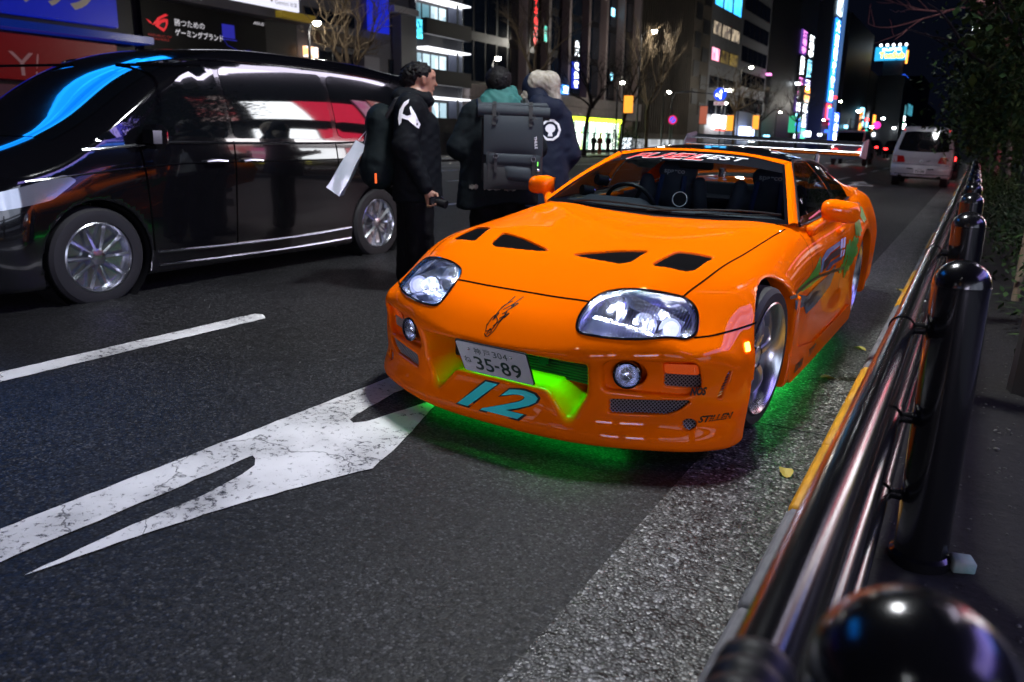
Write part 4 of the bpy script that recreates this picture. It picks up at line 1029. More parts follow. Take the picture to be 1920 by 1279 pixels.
# --- painted markings
def paint(name, col, worn):
    m, nt, b = node_mat(name); L = nt.links.new; tc = N(nt, 'ShaderNodeTexCoord')
    n = N(nt, 'ShaderNodeTexNoise', Scale=34., Detail=9., Roughness=.8); L(tc.outputs['Object'], n.inputs['Vector'])
    n3 = N(nt, 'ShaderNodeTexNoise', Scale=2.2, Detail=3.); L(tc.outputs['Object'], n3.inputs['Vector'])
    v = N(nt, 'ShaderNodeTexVoronoi', feature='DISTANCE_TO_EDGE', Scale=1.25); 
    nz_ = N(nt, 'ShaderNodeTexNoise', Scale=5., Detail=4.); L(tc.outputs['Object'], nz_.inputs['Vector'])
    va = N(nt, 'ShaderNodeVectorMath', operation='MULTIPLY_ADD'); L(nz_.outputs['Color'], va.inputs[0]); va.inputs[1].default_value = (.35, .35, .35); L(tc.outputs['Object'], va.inputs[2]); L(va.outputs[0], v.inputs['Vector'])
    ad = N(nt, 'ShaderNodeMath', operation='MULTIPLY_ADD'); L(n3.outputs['Fac'], ad.inputs[0]); ad.inputs[1].default_value = .35; L(n.outputs['Fac'], ad.inputs[2])
    f = ramp(nt, ad.outputs[0], [(worn-.03, (0, 0, 0)), (worn+.03, (1, 1, 1))])
    ck = ramp(nt, v.outputs['Distance'], [(.0015, (.15, .15, .15)), (.005, (1, 1, 1))])
    mu = N(nt, 'ShaderNodeMath', operation='MULTIPLY'); L(f, mu.inputs[0]); L(ck, mu.inputs[1])
    dirt = ramp(nt, n3.outputs['Fac'], [(.32, tuple(c*.5 for c in col)), (.55, tuple(c*.9 for c in col)), (.65, col)])
    mx = N(nt, 'ShaderNodeMix', data_type='RGBA'); L(mu.outputs[0], mx.inputs['Factor']); mx.inputs['A'].default_value = (.03, .031, .036, 1); L(dirt, mx.inputs['B'])
    L(mx.outputs['Result'], b.inputs['Base Color']); b.inputs['Roughness'].default_value = .6
    bp = N(nt, 'ShaderNodeBump', Strength=.6, Distance=.004); L(mu.outputs[0], bp.inputs['Height']); L(bp.outputs['Normal'], b.inputs['Normal'])
    return m
WPAINT = paint('worn_white_paint', (.78, .78, .78), .578)
def fill_world(poly, cell=.25):
    v, f = fill_poly(poly, cell); return np.array([(p[0], p[1], gz(p[0])+.0042) for p in v]), f
jrng = random.Random(77)
def ragged(poly, step=.05, amp=.0035):
    out = []
    for i in range(len(poly)):
        a, b = Vector(poly[i]), Vector(poly[(i+1) % len(poly)]); L_ = (b-a).length; n = max(1, int(L_/step)) if L_ < 8 else 1; nn = Vector((-(b-a).y, (b-a).x)).normalized()
        for k in range(n): p = a.lerp(b, k/n)+nn*jrng.uniform(-amp, amp); out.append((p.x, p.y))
    return out
def marking(name, poly, mat=WPAINT, label=None):
    if name == 'arrow_marking' or (poly[0][1] < 1 and poly[0][0] > -3): poly = ragged(poly)
    v, f = fill_world(poly)
    o = link_mesh(name, v, f, mat, road, False)
    if label: o['label'] = label
    return o
marking('arrow_marking', [(-.885, -6), (-.695, -6), (-.69, -2.4), (-.685, -1.56), (-.655, -1.575), (-.615, -1.62), (-.587, -1.70), (-.572, -1.82), (-.570, -1.95), (-.583, -2.15), (-.569, -2.49), (-.50, -2.14), (-.42, -1.86),
    (-.33, -1.60), (-.244, -1.389), (-.30, -1.15), (-.38, -.90), (-.462, -.654), (-.60, -.25), (-.66, -.25), (-.502, -.636), (-.55, -.93), (-.572, -1.03), (-.605, -1.075), (-.64, -1.055), (-.662, -.99), (-.705, -.66), (-.72, 1.2), (-.87, 1.2), (-.875, -1)], label='worn white turn arrow painted on the lane')
marking('lane_dash', [(-2.385, -7), (-2.245, -7), (-2.243, -.02), (-2.33, .04), (-2.385, .02)])
for y in (4.9, 10, 15, 20, 25, 30, 35, 40, 46, 52, 60):
    marking('lane_dash', [(-2.385, y), (-2.245, y), (-2.245, y+2.6), (-2.385, y+2.6)])
for x in (-5.75, -9.1, -16, -19.4):
    for k in range(9): marking('lane_dash', [(x, -4+8*k), (x+.14, -4+8*k), (x+.14, 0+8*k), (x, 0+8*k)])
for x in (-12.5, -12.85): marking('centre_line', [(x, -20), (x+.14, -20), (x+.14, 140), (x, 140)])
marking('arrow_marking', [(-1.62, 20.3), (-1.48, 20.3), (-1.48, 22.0), (-1.0, 22.4), (-1.0, 22.9), (-1.48, 22.6), (-1.48, 23.6), (-1.25, 23.6), (-1.55, 25.2), (-1.85, 23.6), (-1.62, 23.6)])
# --- kerb of separate blocks, painted yellow in turn
KG = PM('kerb_concrete', (.17, .17, .18), .7, noise=(14, .2, (.11, .11, .12)), bump=(60, .4, .004))
KY = PM('kerb_yellow_paint', (.66, .31, .008), .5, noise=(9, .16, (.50, .23, .010)), bump=(60, .4, .003))
kerb = tag(MB().box((1.27, 60, -.02), (.16, 200, .10)).build('kerb', KG, None, False), kind='structure')
kb = MB().box((0, 0, 0), (.185, .636, .22), bevel=.018).build('kerb_stone', KG, kerb, True, 50)
kyb = MB().box((0, 0, 0), (.186, .636, .22), bevel=.018).build('kerb_stone', KY, kerb, True, 50)
first = {0: kb, 1: kyb}; used_ = set()
for k in range(-6, 66):
    y = -1.05+.643*(k+.5); t = 1 if (k//3) % 2 == 0 else 0
    o = first[t] if t not in used_ else first[t].copy()
    if t in used_: COL.objects.link(o)
    used_.add(t); o.location = (1.284, y, -.022); o.rotation_euler = (0, 0, 0)
SOILM, _nt, _b = node_mat('dark_soil'); _L = _nt.links.new; _tc = N(_nt, 'ShaderNodeTexCoord')
_n = N(_nt, 'ShaderNodeTexNoise', Scale=30., Detail=10., Roughness=.8); _L(_tc.outputs['Object'], _n.inputs['Vector'])
_L(ramp(_nt, _n.outputs['Fac'], [(.34, (.002, .0016, .0012)), (.55, (.008, .0066, .0052)), (.72, (.040, .036, .030))]), _b.inputs['Base Color']); _b.inputs['Roughness'].default_value = .95
_bp = N(_nt, 'ShaderNodeBump', Strength=1., Distance=.06); _L(_n.outputs['Fac'], _bp.inputs['Height']); _L(_bp.outputs['Normal'], _b.inputs['Normal'])
rng = random.Random(4)
ys = [-8+.35*i for i in range(80)]+[22+6*i for i in range(16)]
tag(MB().grid([[(x, y, .06+rng.uniform(-.012, .015)) for x in (1.42, 1.55, 1.7, 1.9, 2.1, 2.4, 2.8, 3.2)] for y in ys], flip=True).build('planting_soil', SOILM, None, True, 180), kind='structure')
tag(MB().box((4.6, 60, .0), (2.8, 240, .2)).build('pavement', PAVE, None, False), kind='structure')
tag(MB().box((-27.65, 90, .03), (6.7, 320, .14)).build('far_pavement', PAVE, None, False), kind='structure')
pb = MB()
for i in range(1500):
    x = rng.uniform(1.45, 2.7); y = rng.uniform(-2.6, 3.2); r_ = rng.uniform(.0015, .006)*(2.2 if rng.random() < .04 else 1)
    pb.sphere((x, y, .068+r_*.3), r_, 6, 4, (rng.uniform(.7, 1.4), rng.uniform(.7, 1.3), .6))
tag(pb.build('pebbles', PM('pebble_grey', (.035, .034, .03), .9, noise=(30, .2, (.10, .095, .085))), None, True, 180), 'small pebbles scattered over the soil', None, None, 'stuff')
cbm = MB(); cbm.box((0, 0, .02), (.06, .055, .04), bevel=.006)
cb = cbm.build('concrete_block', PM('pale_concrete', (.24, .24, .23), .8, noise=(18, .2, (.13, .25, .24)), bump=(50, .6, .006)), None, True, 50); cb.location = (1.685, -1.175, .066); cb.rotation_euler = (.05, .04, .3)
tag(cb, 'pale broken concrete block on the soil at the foot of the bollard', 'block')
LEAF = PM('yellow_leaf', (.42, .33, .06), .6); 
for k, (x, y, a, lab) in enumerate(((1.085, -.50, .3, 'yellow fallen leaf on the gutter beside the yellow kerb'), (1.09, 1.75, 1.2, 'curled yellow leaf lying in the gutter beyond the front wheel'), (1.02, .95, 2.2, 'small yellow leaf on the gutter beside the front wheel'), (1.13, 4.2, .7, 'pale leaf in the gutter far past the car'))):
    lf = MB(); pts = [[(.035*math.cos(t)*w*.8, .04*math.sin(t)*w, .004+.016*w*w*(.5+.5*math.cos(2*t))) for w in (0.02, .5, 1)] for t in np.linspace(0, 2*math.pi, 13)]
    lf.grid(pts); o = lf.build('fallen_leaf', LEAF, None, True, 180); o.location = (x, y, gz(x)+.006); o.rotation_euler = (.1, .1, a); tag(o, lab, 'leaf', 'fallen leaves in the gutter')
# ------------------------------------------------------------------ black pipe rail on round-topped bollards
BPAINT = PM('black_gloss_paint', (.005, .005, .006), .20, coat=.3, coat_r=.06, spec=.35, bump=(60, .05, .001))
def make_bollard():
    b = thing('bollard', '', 'bollard', group='round-topped black bollards along the kerb')
    m = MB(); R_ = .070; H_ = .86
    m.lathe([(R_+.012, -.02), (R_+.012, .02), (R_, .028), (R_, H_-R_*1.02), (R_+.0015, H_-R_*1.0), (R_+.0015, H_-R_*.95)]+[(R_*math.cos(a), H_-R_*.95+R_*.95*math.sin(a)) for a in np.linspace(0, math.pi/2, 9)], (0, 0, 0), (0, 0, 1), 40)
    m.build('post', BPAINT, b)
    for z in (.665, .41, .18):
        k = MB(); k.cyl((-.125, 0, z), (-.055, 0, z), .016, n=12); k.lathe([(.031, -.016), (.0345, -.013), (.0345, .013), (.031, .016)], (-.125, 0, z), (0, 1, 0), 24); k.build('bracket', BPAINT, b)
    return b
bl0 = make_bollard(); BY = [-2.97, -1.17, .65, 2.45, 4.27, 6.1, 7.9, 9.7, 11.5, 13.3, 15.1, 16.9, 18.7]
blab = ['black round bollard top closest to the camera, cut off by the bottom edge', 'tall black bollard beside the pale concrete block', 'black bollard just behind the one by the concrete block', 'third black bollard back along the kerb, past the rear wheel']
for i, y in enumerate(BY):
    o = bl0 if i == 0 else copy_tree(bl0)
    o.location = (1.58, y, .07) if i else (1.58, -2.985, .060); o['label'] = blab[i] if i < 4 else 'black bollard along the pipe rail, %s from the camera' % ('fifth', 'sixth', 'seventh', 'eighth', 'ninth', 'tenth', 'eleventh', 'twelfth', 'thirteenth')[i-4]
rl = thing('pipe_rail', 'three black glossy pipes running along the kerb in front of the bollards', 'railing', (1.455, 0, 0))
for k, z in enumerate((.735, .48, .25)):
    m = MB(); m.tube([(0, y, z) for y in (-6, -3.5, -1.17, 2, 6, 12, 19)], .031 if k == 0 else .029, 28); m.build('pipe', BPAINT, rl)
sl = MB(); prof = []
for i in range(9): prof += [(.0335, -3.12+.03*i), (.037, -3.115+.03*i), (.037, -3.100+.03*i), (.0335, -3.095+.03*i)]
sl.lathe([(.031, -3.13)]+prof+[(.031, -2.85)], (0, 0, .735), (0, 1, 0), 28); sl.build('pipe_sleeve', BLACK, rl)
# ------------------------------------------------------------------ people
SKIN = PM('skin', (.24, .115, .07), .5); HAIR = PM('black_hair', (.005, .0045, .0045), .6, spec=.15, bump=(140, .8, .006))
JK = PM('black_jacket', (.005, .006, .0075), .75, spec=.08, bump=(14, .35, .02)); TR = PM('black_trousers', (.004, .004, .005), .8, spec=.1, bump=(10, .3, .02))
JK2 = PM('charcoal_jacket', (.006, .009, .011), .75, spec=.1, bump=(12, .4, .02)); NAVY = PM('navy_parka', (.006, .010, .024), .7, spec=.2, bump=(12, .4, .02))
TEALF = PM('teal_hood', (.008, .085, .075), .8, bump=(25, .3, .01)); GREENF = PM('green_cap', (.01, .12, .06), .7)
PACK = PM('grey_backpack_canvas', (.028, .035, .041), .7, spec=.2, bump=(220, .2, .001)); STRAP = PM('black_strap', (.008, .008, .009), .6)
def part_net(name, fn, lo, hi, h, mat, parent): v, q = surfnet(fn, lo, hi, h); return link_mesh(name, v, q, mat, parent, True, 180)
def rough_f(f, amp, sc):
    def g(x, y, z): return f(x, y, z)+amp*(np.sin(x*sc+3*np.sin(z*sc*.6))*np.sin(y*sc*1.1+1)*np.sin(z*sc*.9+2*np.sin(x*sc*.5)))
    return g
def head_parts(c, look, tilt=0.):
    """skull, jaw, nose, ears, neck around head centre c, facing unit vector look (xy)"""
    lx, ly = look; sx_, sy_ = -ly, lx; x, y, z = c
    at = lambda f, s, u: (x+lx*f+sx_*s, y+ly*f+sy_*s, z+u)
    P_ = [ellipsoid(at(-.008, 0, .02), (.083, .083, .105)) if abs(lx) < .0 else ellipsoid(at(-.008, 0, .025), (.088, .088, .10)), capsule(at(.035, 0, -.055), at(.045, 0, -.085), .052, .040),
          capsule(at(-.02, 0, -.06), at(-.035, 0, -.17), .058, .066), capsule(at(.070, 0, -.01), at(.072, 0, .05), .030, .035)]
    N_ = [capsule(at(.090, 0, .015), at(.108, 0, -.022), .010, .014)]
    E_ = [capsule(at(-.008, s*.084, .018), at(-.004, s*.084, -.022), .017, .012) for s in (-1, 1)]
    M_ = [capsule(at(.088, -.02, -.058), at(.088, .02, -.058), .009, .009)]
    br = [capsule(at(.088, s*.018, .035), at(.080, s*.045, .036), .009, .009) for s in (-1, 1)]
    a, b = blob(P_, .03), blob(N_+E_+M_+br, .008)
    return lambda X, Y, Z: smin(a(X, Y, Z), b(X, Y, Z), .012)
def hand_parts(w, d, side, up=(0, 0, 1), curl=1.):
    """palm and five curled fingers: w wrist, d pointing direction, side = thumb side"""
    w, d, side = Vector(w), Vector(d).normalized(), Vector(side).normalized(); n = d.cross(side).normalized()
    P_ = [capsule(w, w+d*.035, .026, .027)]
    for o in (-.024, -.008, .008, .024): P_.append(capsule(w+d*.03+side*o*.7, w+d*.085+side*o, .016, .014))
    F_ = []
    for i, (o, L_) in enumerate(((.030, .9), (.010, 1.), (-.010, .95), (-.029, .76))):
        k = w+d*.088+side*o; k1 = k+(d*.75+n*.45*curl).normalized()*.036*L_; k2 = k1+(d*.15+n*.95*curl).normalized()*.026*L_; k3 = k2+(-d*.4+n*.6*curl).normalized()*.020*L_
        F_ += [capsule(k, k1, .0095, .0088), capsule(k1, k2, .0088, .008), capsule(k2, k3, .008, .007)]
    t0 = w+d*.025+side*.026; t1 = t0+(d*.6+side*.7+n*.25).normalized()*.042; t2 = t1+(d*.85+n*.5).normalized()*.034
    F_ += [capsule(t0, t1, .013, .0105), capsule(t1, t2, .0105, .008)]
    a, b = blob(P_, .02), blob(F_, .004)
    return lambda x, y, z: smin(a(x, y, z), b(x, y, z), .008)
def person_body(name, root, head, look, H, extra=(), hands=()):
    """one continuous body from head to feet, clothes go over it"""
    hx, hy, hz = head
    return None
# ---- man with the white shoulder print, side on, facing right (local origin at his feet)
P1 = (-2.056, 1.384)
m1 = thing('person', 'man in black padded jacket with white shoulder print holding a camera beside the van', 'person', (P1[0], P1[1], gz(P1[0])))
VR = Vector((.8738, .4864)); VF = Vector((-.4864, .8738))     # across the view, away from the camera
def W_(a, b, z): return (VR[0]*a+VF[0]*b, VR[1]*a+VF[1]*b, z)
LK = (VR[0]*.94+VF[0]*.34, VR[1]*.94+VF[1]*.34)
hd = head_parts(W_(.035, 0, 1.545), LK)
bodyf = blob([hd, capsule(W_(-.02, 0, 1.40), W_(-.03, 0, .98), .13, .14), capsule(W_(-.02, -.08, .93), W_(.02, -.09, .50), .085, .06), capsule(W_(.02, -.09, .50), W_(-.01, -.09, .08), .055, .04), capsule(W_(-.02, .09, .93), W_(-.03, .10, .5), .085, .06), capsule(W_(-.03, .1, .5), W_(-.06, .1, .08), .055, .04),
              capsule(W_(-.03, -.19, 1.36), W_(-.05, -.26, 1.08), .05, .042), capsule(W_(-.05, -.26, 1.08), W_(.095, -.25, .785), .042, .030)], .03)
hnd = hand_parts(W_(.100, -.25, .78), W_(.30, -.05, -.95), W_(.9, 0, .3))
part_net('body', lambda x, y, z: smin(bodyf(x, y, z), hnd(x, y, z), .012), (-.5, -.5, .0), (.5, .5, 1.75), .012, SKIN, m1)
jk = rough_f(blob([capsule(W_(-.035, -.10, 1.33), W_(-.02, -.05, .70), .130, .165), capsule(W_(-.035, .12, 1.33), W_(-.02, .06, .70), .130, .165), capsule(W_(.04, 0, 1.22), W_(.04, 0, .72), .125, .145), capsule(W_(-.03, 0, 1.43), W_(-.02, 0, 1.46), .095, .088), capsule(W_(.03, 0, 1.40), W_(.05, 0, 1.43), .075, .066),
                   capsule(W_(-.03, -.20, 1.35), W_(-.055, -.27, 1.09), .098, .086), capsule(W_(-.055, -.27, 1.09), W_(.085, -.255, .80), .082, .055)], .05), .005, 41)
part_net('jacket', lambda x, y, z: smax(jk(x, y, z), .68-z, .02), (-.5, -.55, .6), (.5, .5, 1.62), .013, JK, m1)
hood = rough_f(blob([capsule(W_(-.10, -.09, 1.42), W_(-.10, .09, 1.42), .075, .075), capsule(W_(-.02, -.10, 1.44), W_(.07, -.06, 1.41), .05, .045), capsule(W_(.07, -.06, 1.41), W_(.08, .06, 1.41), .045, .045)], .05), .005, 45)
part_net('hood', hood, (-.35, -.35, 1.25), (.3, .3, 1.6), .014, JK, m1)
tr = rough_f(blob([capsule(W_(-.03, -.06, .86), W_(-.03, .06, .86), .16, .16), capsule(W_(.0, -.07, .80), W_(.03, -.10, .10), .125, .095), capsule(W_(-.05, .08, .80), W_(-.10, .11, .10), .125, .095)], .025), .007, 24)
part_net('trousers', lambda x, y, z: smax(smax(tr(x, y, z), .035-z, .02), z-.80, .02), (-.4, -.45, .0), (.4, .4, .95), .016, TR, m1)
for b_ in (-.09, .1):
    part_net('shoe', lambda x, y, z, b_=b_: smax(blob([capsule(W_(-.06, b_, .045), W_(.16, b_, .035), .050, .042)], .02)(x, y, z), -z, .01), (-.4, -.4, -.02), (.4, .4, .15), .012, STRAP, m1)
hr = blob([ellipsoid(W_(.015, 0, 1.595), (.104, .104, .085)), ellipsoid(W_(-.035, 0, 1.56), (.088, .092, .10))], .03)
part_net('hair', lambda x, y, z: smax(rough_f(rough_f(hr, .006, 62), .006, 118)(x, y, z), -blob([ellipsoid(W_(.135, 0, 1.53), (.088, .088, .085)), ellipsoid(W_(.04, -.1, 1.52), (.045, .05, .04))], .02)(x, y, z), .012), (-.2, -.2, 1.4), (.25, .25, 1.76), .007, HAIR, m1)
# white brush-stroke print on the shoulder
def on_sleeve(a, z):
    p = project(np.array([W_(a, -.9, z)]), W_(0, 1, 0), jk, .0, 1.2)[0]; n = np.array(W_(0, -1, 0)); return p+n*.006
def print_on(poly, name, mat, parent, cell=.02):
    v, f = fill_poly(poly, cell); P_ = project(np.array([W_(a, -.9, z) for a, z in v]), W_(0, 1, 0), jk, 0., 1.2)+np.array(W_(0, -1, 0))*.006
    return link_mesh(name, P_, f, mat, parent, True, 60)
print_on([(-.015, 1.405), (-.05, 1.385), (-.085, 1.33), (-.095, 1.27), (-.085, 1.225), (-.07, 1.245), (-.066, 1.275), (-.02, 1.262), (.045, 1.205), (.055, 1.235), (.03, 1.30), (-.005, 1.36), (-.012, 1.345), (.0, 1.30), (-.03, 1.29), (-.062, 1.305), (-.05, 1.35), (-.022, 1.378)], 'shoulder_print', DECALW, m1)
# camera in his hand (held: a thing of its own)
cmt = thing('camera', 'small black camera held low in the hand of the man in the printed jacket', 'camera', (P1[0]+W_(.165, -.27, 0)[0], P1[1]+W_(.165, -.27, 0)[1], gz(P1[0])+.70))
ra = math.atan2(VR[1], VR[0])
mm = MB(); mm.box((0, 0, 0), (.10, .05, .07), ra, bevel=.012); mm.build('camera_body', GLOSSB, cmt)
mm = MB(); mm.cyl((0, 0, 0), W_(.075, -.03, -.02), .029, .031, 20); mm.build('lens', BLACK, cmt)
# his backpack and the white bag hanging from it
bp = thing('backpack', 'dark rounded backpack with orange tag on the back of the man with the camera', 'backpack', (P1[0], P1[1], gz(P1[0])))
bf = rough_f(blob([capsule(W_(-.25, -.09, 1.25), W_(-.25, .09, 1.25), .09, .09), capsule(W_(-.27, -.09, .98), W_(-.27, .09, .98), .125, .125), capsule(W_(-.33, -.05, .92), W_(-.33, .05, .92), .08, .08), capsule(W_(-.25, -.10, 1.27), W_(-.28, -.11, .88), .09, .115), capsule(W_(-.25, .10, 1.27), W_(-.28, .11, .88), .09, .115), capsule(W_(-.27, 0, 1.28), W_(-.31, 0, .90), .10, .12)], .06), .005, 33)
part_net('pack', bf, (-.6, -.5, .7), (.1, .4, 1.45), .016, PM('dark_teal_nylon', (.004, .008, .009), .75, spec=.15, bump=(12, .4, .02)), bp)
mm = MB(); mm.tube([W_(-.20, -.17, 1.28), W_(-.12, -.20, 1.40), W_(-.02, -.17, 1.44)], .020, 6); mm.build('shoulder_strap', STRAP, bp); mm = MB(); mm.tube([W_(-.2, .17, 1.3), W_(-.1, .17, 1.43), W_(0, .15, 1.44)], .02, 6); mm.build('shoulder_strap', STRAP, bp)
mm = MB(); mm.box(W_(-.275, -.235, .855), (.012, .012, .07), ra); mm.build('orange_tag', EM('orange_reflector', (1., .12, .01), .7), bp)
bag = thing('shopping_bag', 'white glossy shopping bag hanging behind the man with the camera', 'bag', (P1[0]+W_(-.50, -.12, 0)[0], P1[1]+W_(-.50, -.12, 0)[1], gz(P1[0])+.93))
mm = MB(); tl_ = .55; M_ = Matrix.Rotation(ra, 3, 'Z') @ Matrix.Rotation(.52, 3, 'Y')
cr_ = [(-.055, -.075, -.20), (.06, -.075, -.21), (.06, .075, -.20), (-.055, .075, -.19)]; tp_ = [(-.035, -.02, .20), (.05, -.025, .205), (.05, .025, .195), (-.035, .02, .20)]
rows = []
for i in range(9):
    t = i/8; row = []
    for j in range(17):
        k = j/4; a = int(k) % 4; q = k-int(k); e0 = Vector(cr_[a]).lerp(Vector(tp_[a]), t); e1 = Vector(cr_[(a+1) % 4]).lerp(Vector(tp_[(a+1) % 4]), t)
        p = e0.lerp(e1, q); p += Vector((.004*math.sin(9*t+5*k), .008*math.sin(7*t+4*k)*math.sin(math.pi*q), 0)); row.append(M_ @ p)
    rows.append(row)
mm.grid(rows); mm.add([M_ @ Vector(q) for q in cr_], [(0, 1, 2, 3)]); mm.build('bag_body', PM('white_plastic', (.62, .66, .70), .3, coat=.5, noise=(5, .1, (.50, .56, .60))), bag)
mm = MB(); mm.tube([M_ @ Vector((-.02, 0, .21)), M_ @ Vector((.0, 0, .30)), M_ @ Vector((.03, 0, .21))], .005, 5); mm.build('bag_handle', DECALW, bag)
# ---- man seen from behind with the roll-top backpack
P2 = (-1.69, 1.94)
m2 = thing('person', 'man seen from behind in charcoal coat with teal hood and roll-top backpack', 'person', (P2[0], P2[1], gz(P2[0])))
LK2 = (VF[0]*.95+VR[0]*.3, VF[1]*.95+VR[1]*.3)
hd2 = head_parts(W_(.0, .03, 1.60), LK2)
body2 = blob([hd2, capsule(W_(0, 0, 1.42), W_(0, 0, .98), .13, .14), capsule(W_(-.09, 0, .93), W_(-.10, 0, .5), .085, .06), capsule(W_(-.10, 0, .5), W_(-.11, 0, .08), .055, .04), capsule(W_(.09, 0, .93), W_(.1, 0, .5), .085, .06), capsule(W_(.1, 0, .5), W_(.12, 0, .08), .055, .04),
              capsule(W_(-.2, 0, 1.38), W_(-.29, -.02, 1.12), .05, .045), capsule(W_(-.29, -.02, 1.12), W_(-.26, .18, 1.05), .042, .035), capsule(W_(.2, 0, 1.38), W_(.28, .04, 1.12), .05, .045), capsule(W_(.28, .04, 1.12), W_(.2, .24, 1.10), .042, .03)], .03)
h2a = hand_parts(W_(-.25, .20, 1.05), W_(.2, .9, .1), W_(.2, 0, 1)); h2b = hand_parts(W_(.2, .25, 1.10), W_(-.3, .9, .1), W_(-.2, 0, 1))
part_net('body', lambda x, y, z: smin(smin(body2(x, y, z), h2a(x, y, z), .012), h2b(x, y, z), .012), (-.5, -.45, .0), (.5, .6, 1.8), .014, SKIN, m2)
jk2 = rough_f(blob([capsule(W_(-.14, 0, 1.38), W_(-.17, 0, .66), .115, .165), capsule(W_(.14, 0, 1.38), W_(.17, 0, .66), .115, .165), capsule(W_(0, 0, 1.38), W_(0, 0, .66), .13, .18), capsule(W_(-.21, 0, 1.37), W_(-.31, -.02, 1.12), .095, .09), capsule(W_(-.31, -.02, 1.12), W_(-.27, .16, 1.05), .085, .06),
                    capsule(W_(.21, 0, 1.37), W_(.30, .04, 1.12), .095, .09), capsule(W_(.30, .04, 1.12), W_(.22, .22, 1.10), .08, .055)], .05), .005, 38)
part_net('coat', lambda x, y, z: smax(jk2(x, y, z), .66-z+.03*np.sin(9*x), .02), (-.6, -.5, .55), (.6, .6, 1.6), .015, JK2, m2)
part_net('trousers', rough_f(blob([capsule(W_(-.1, 0, .85), W_(-.12, 0, .08), .125, .105), capsule(W_(.1, 0, .85), W_(.13, 0, .08), .125, .105)], .04), .008, 18), (-.45, -.4, -.02), (.45, .4, 1.0), .018, TR, m2)
for a_ in (-.12, .13): part_net('shoe', lambda x, y, z, a_=a_: smax(capsule(W_(a_, -.06, .045), W_(a_, .16, .035), .05, .042)(x, y, z), -z, .01), (-.4, -.4, -.02), (.4, .4, .15), .014, STRAP, m2)
hr2 = blob([ellipsoid(W_(0, .0, 1.655), (.098, .098, .082)), ellipsoid(W_(0, -.015, 1.62), (.093, .093, .10))], .03)
part_net('hair', lambda x, y, z: smax(rough_f(hr2, .006, 110)(x, y, z), -ellipsoid(W_(.02, .13, 1.57), (.085, .085, .09))(x, y, z), .012), (-.2, -.2, 1.46), (.2, .2, 1.78), .010, HAIR, m2)
part_net('hood', rough_f(blob([capsule(W_(-.08, -.03, 1.46), W_(.10, -.03, 1.455), .078, .075), capsule(W_(-.02, -.02, 1.52), W_(.05, -.02, 1.515), .080, .078), capsule(W_(.13, .0, 1.47), W_(.115, .05, 1.57), .055, .03), capsule(W_(-.05, -.08, 1.49), W_(.10, -.09, 1.46), .04, .045), capsule(W_(-.07, -.08, 1.43), W_(.10, -.09, 1.42), .07, .07)], .04), .009, 41), (-.3, -.35, 1.3), (.3, .3, 1.62), .013, TEALF, m2)
# roll-top backpack
rb = thing('backpack', 'grey roll-top backpack with buckled straps on the back of the coat', 'backpack', (P2[0], P2[1], gz(P2[0])))
B0 = -.30
def pk(a, b, z): return Vector(W_(a*1.28+.115, b, .79+(z-.90)*1.09))
def padded(name, a0, a1, z0, z1, b0, th_, mat, parent, puff=.02, nn=10, skew=0., round_=.0):
    rows = []
    for i in range(nn+1):
        t = i/nn; row = []
        for j in range(nn+1):
            q = j/nn; a = a0+(a1-a0)*q; z = z0+(z1-z0)*t+skew*q
            e = min(1, 4*t, 4*(1-t))*min(1, 4*q, 4*(1-q)); e = e**.5 if e > 0 else 0
            row.append(pk(a, b0-th_*e-puff*math.sin(math.pi*q)*math.sin(math.pi*t), z))
        rows.append(row)
    m_ = MB(); m_.grid(rows, flip=True); return m_.build(name, mat, parent, True, 60)
bodyp = MB(); bodyp.box(pk(0, -.235, 1.16), (.46, .17, .56), ra, bevel=.05); bodyp.build('main_pocket', STRAP, rb)
padded('front_flap', -.165, .175, 1.135, 1.395, -.315, .014, PACK, rb, .012, skew=-.012)
padded('lower_flap', -.150, .165, 1.065, 1.150, -.315, .016, PACK, rb, .006, skew=-.012)
padded('small_pocket', -.055, .135, .955, 1.070, -.315, .022, PACK, rb, .012, skew=-.02)
padded('lower_panel', -.165, .170, .90, 1.075, -.312, .010, PM('dark_canvas', (.012, .013, .014), .7), rb, .01)
rt = MB(); pa, pb_ = pk(-.20, -.265, 1.425), pk(.215, -.265, 1.405)
rt.tube([pa, pa.lerp(pb_, .3), pa.lerp(pb_, .7), pb_], [.048, .05, .05, .047], 14); rt.box(pk(.005, -.245, 1.445), (.52, .07, .07), ra, bevel=.018); rt.build('rolled_top', PACK, rb)
for a_ in (-.105, .105):
    stp = MB(); pts = [pk(a_, -.24, 1.482), pk(a_, -.31, 1.455), pk(a_, -.322, 1.40), pk(a_, -.338, 1.33 if a_ < 0 else 1.32)]
    for i in range(len(pts)-1):
        d_ = (pts[i+1]-pts[i]); mid = (pts[i+1]+pts[i])/2
        w_ = Vector(W_(.014, 0, 0)); n_ = d_.normalized().cross(w_.normalized())*.003
        vs = [pts[i]-w_-n_, pts[i]+w_-n_, pts[i+1]+w_-n_, pts[i+1]-w_-n_, pts[i]-w_+n_, pts[i]+w_+n_, pts[i+1]+w_+n_, pts[i+1]-w_+n_]
        stp.add(vs, [(0, 1, 2, 3), (7, 6, 5, 4), (0, 4, 5, 1), (1, 5, 6, 2), (2, 6, 7, 3), (3, 7, 4, 0)])
    stp.build('strap', STRAP, rb, False)
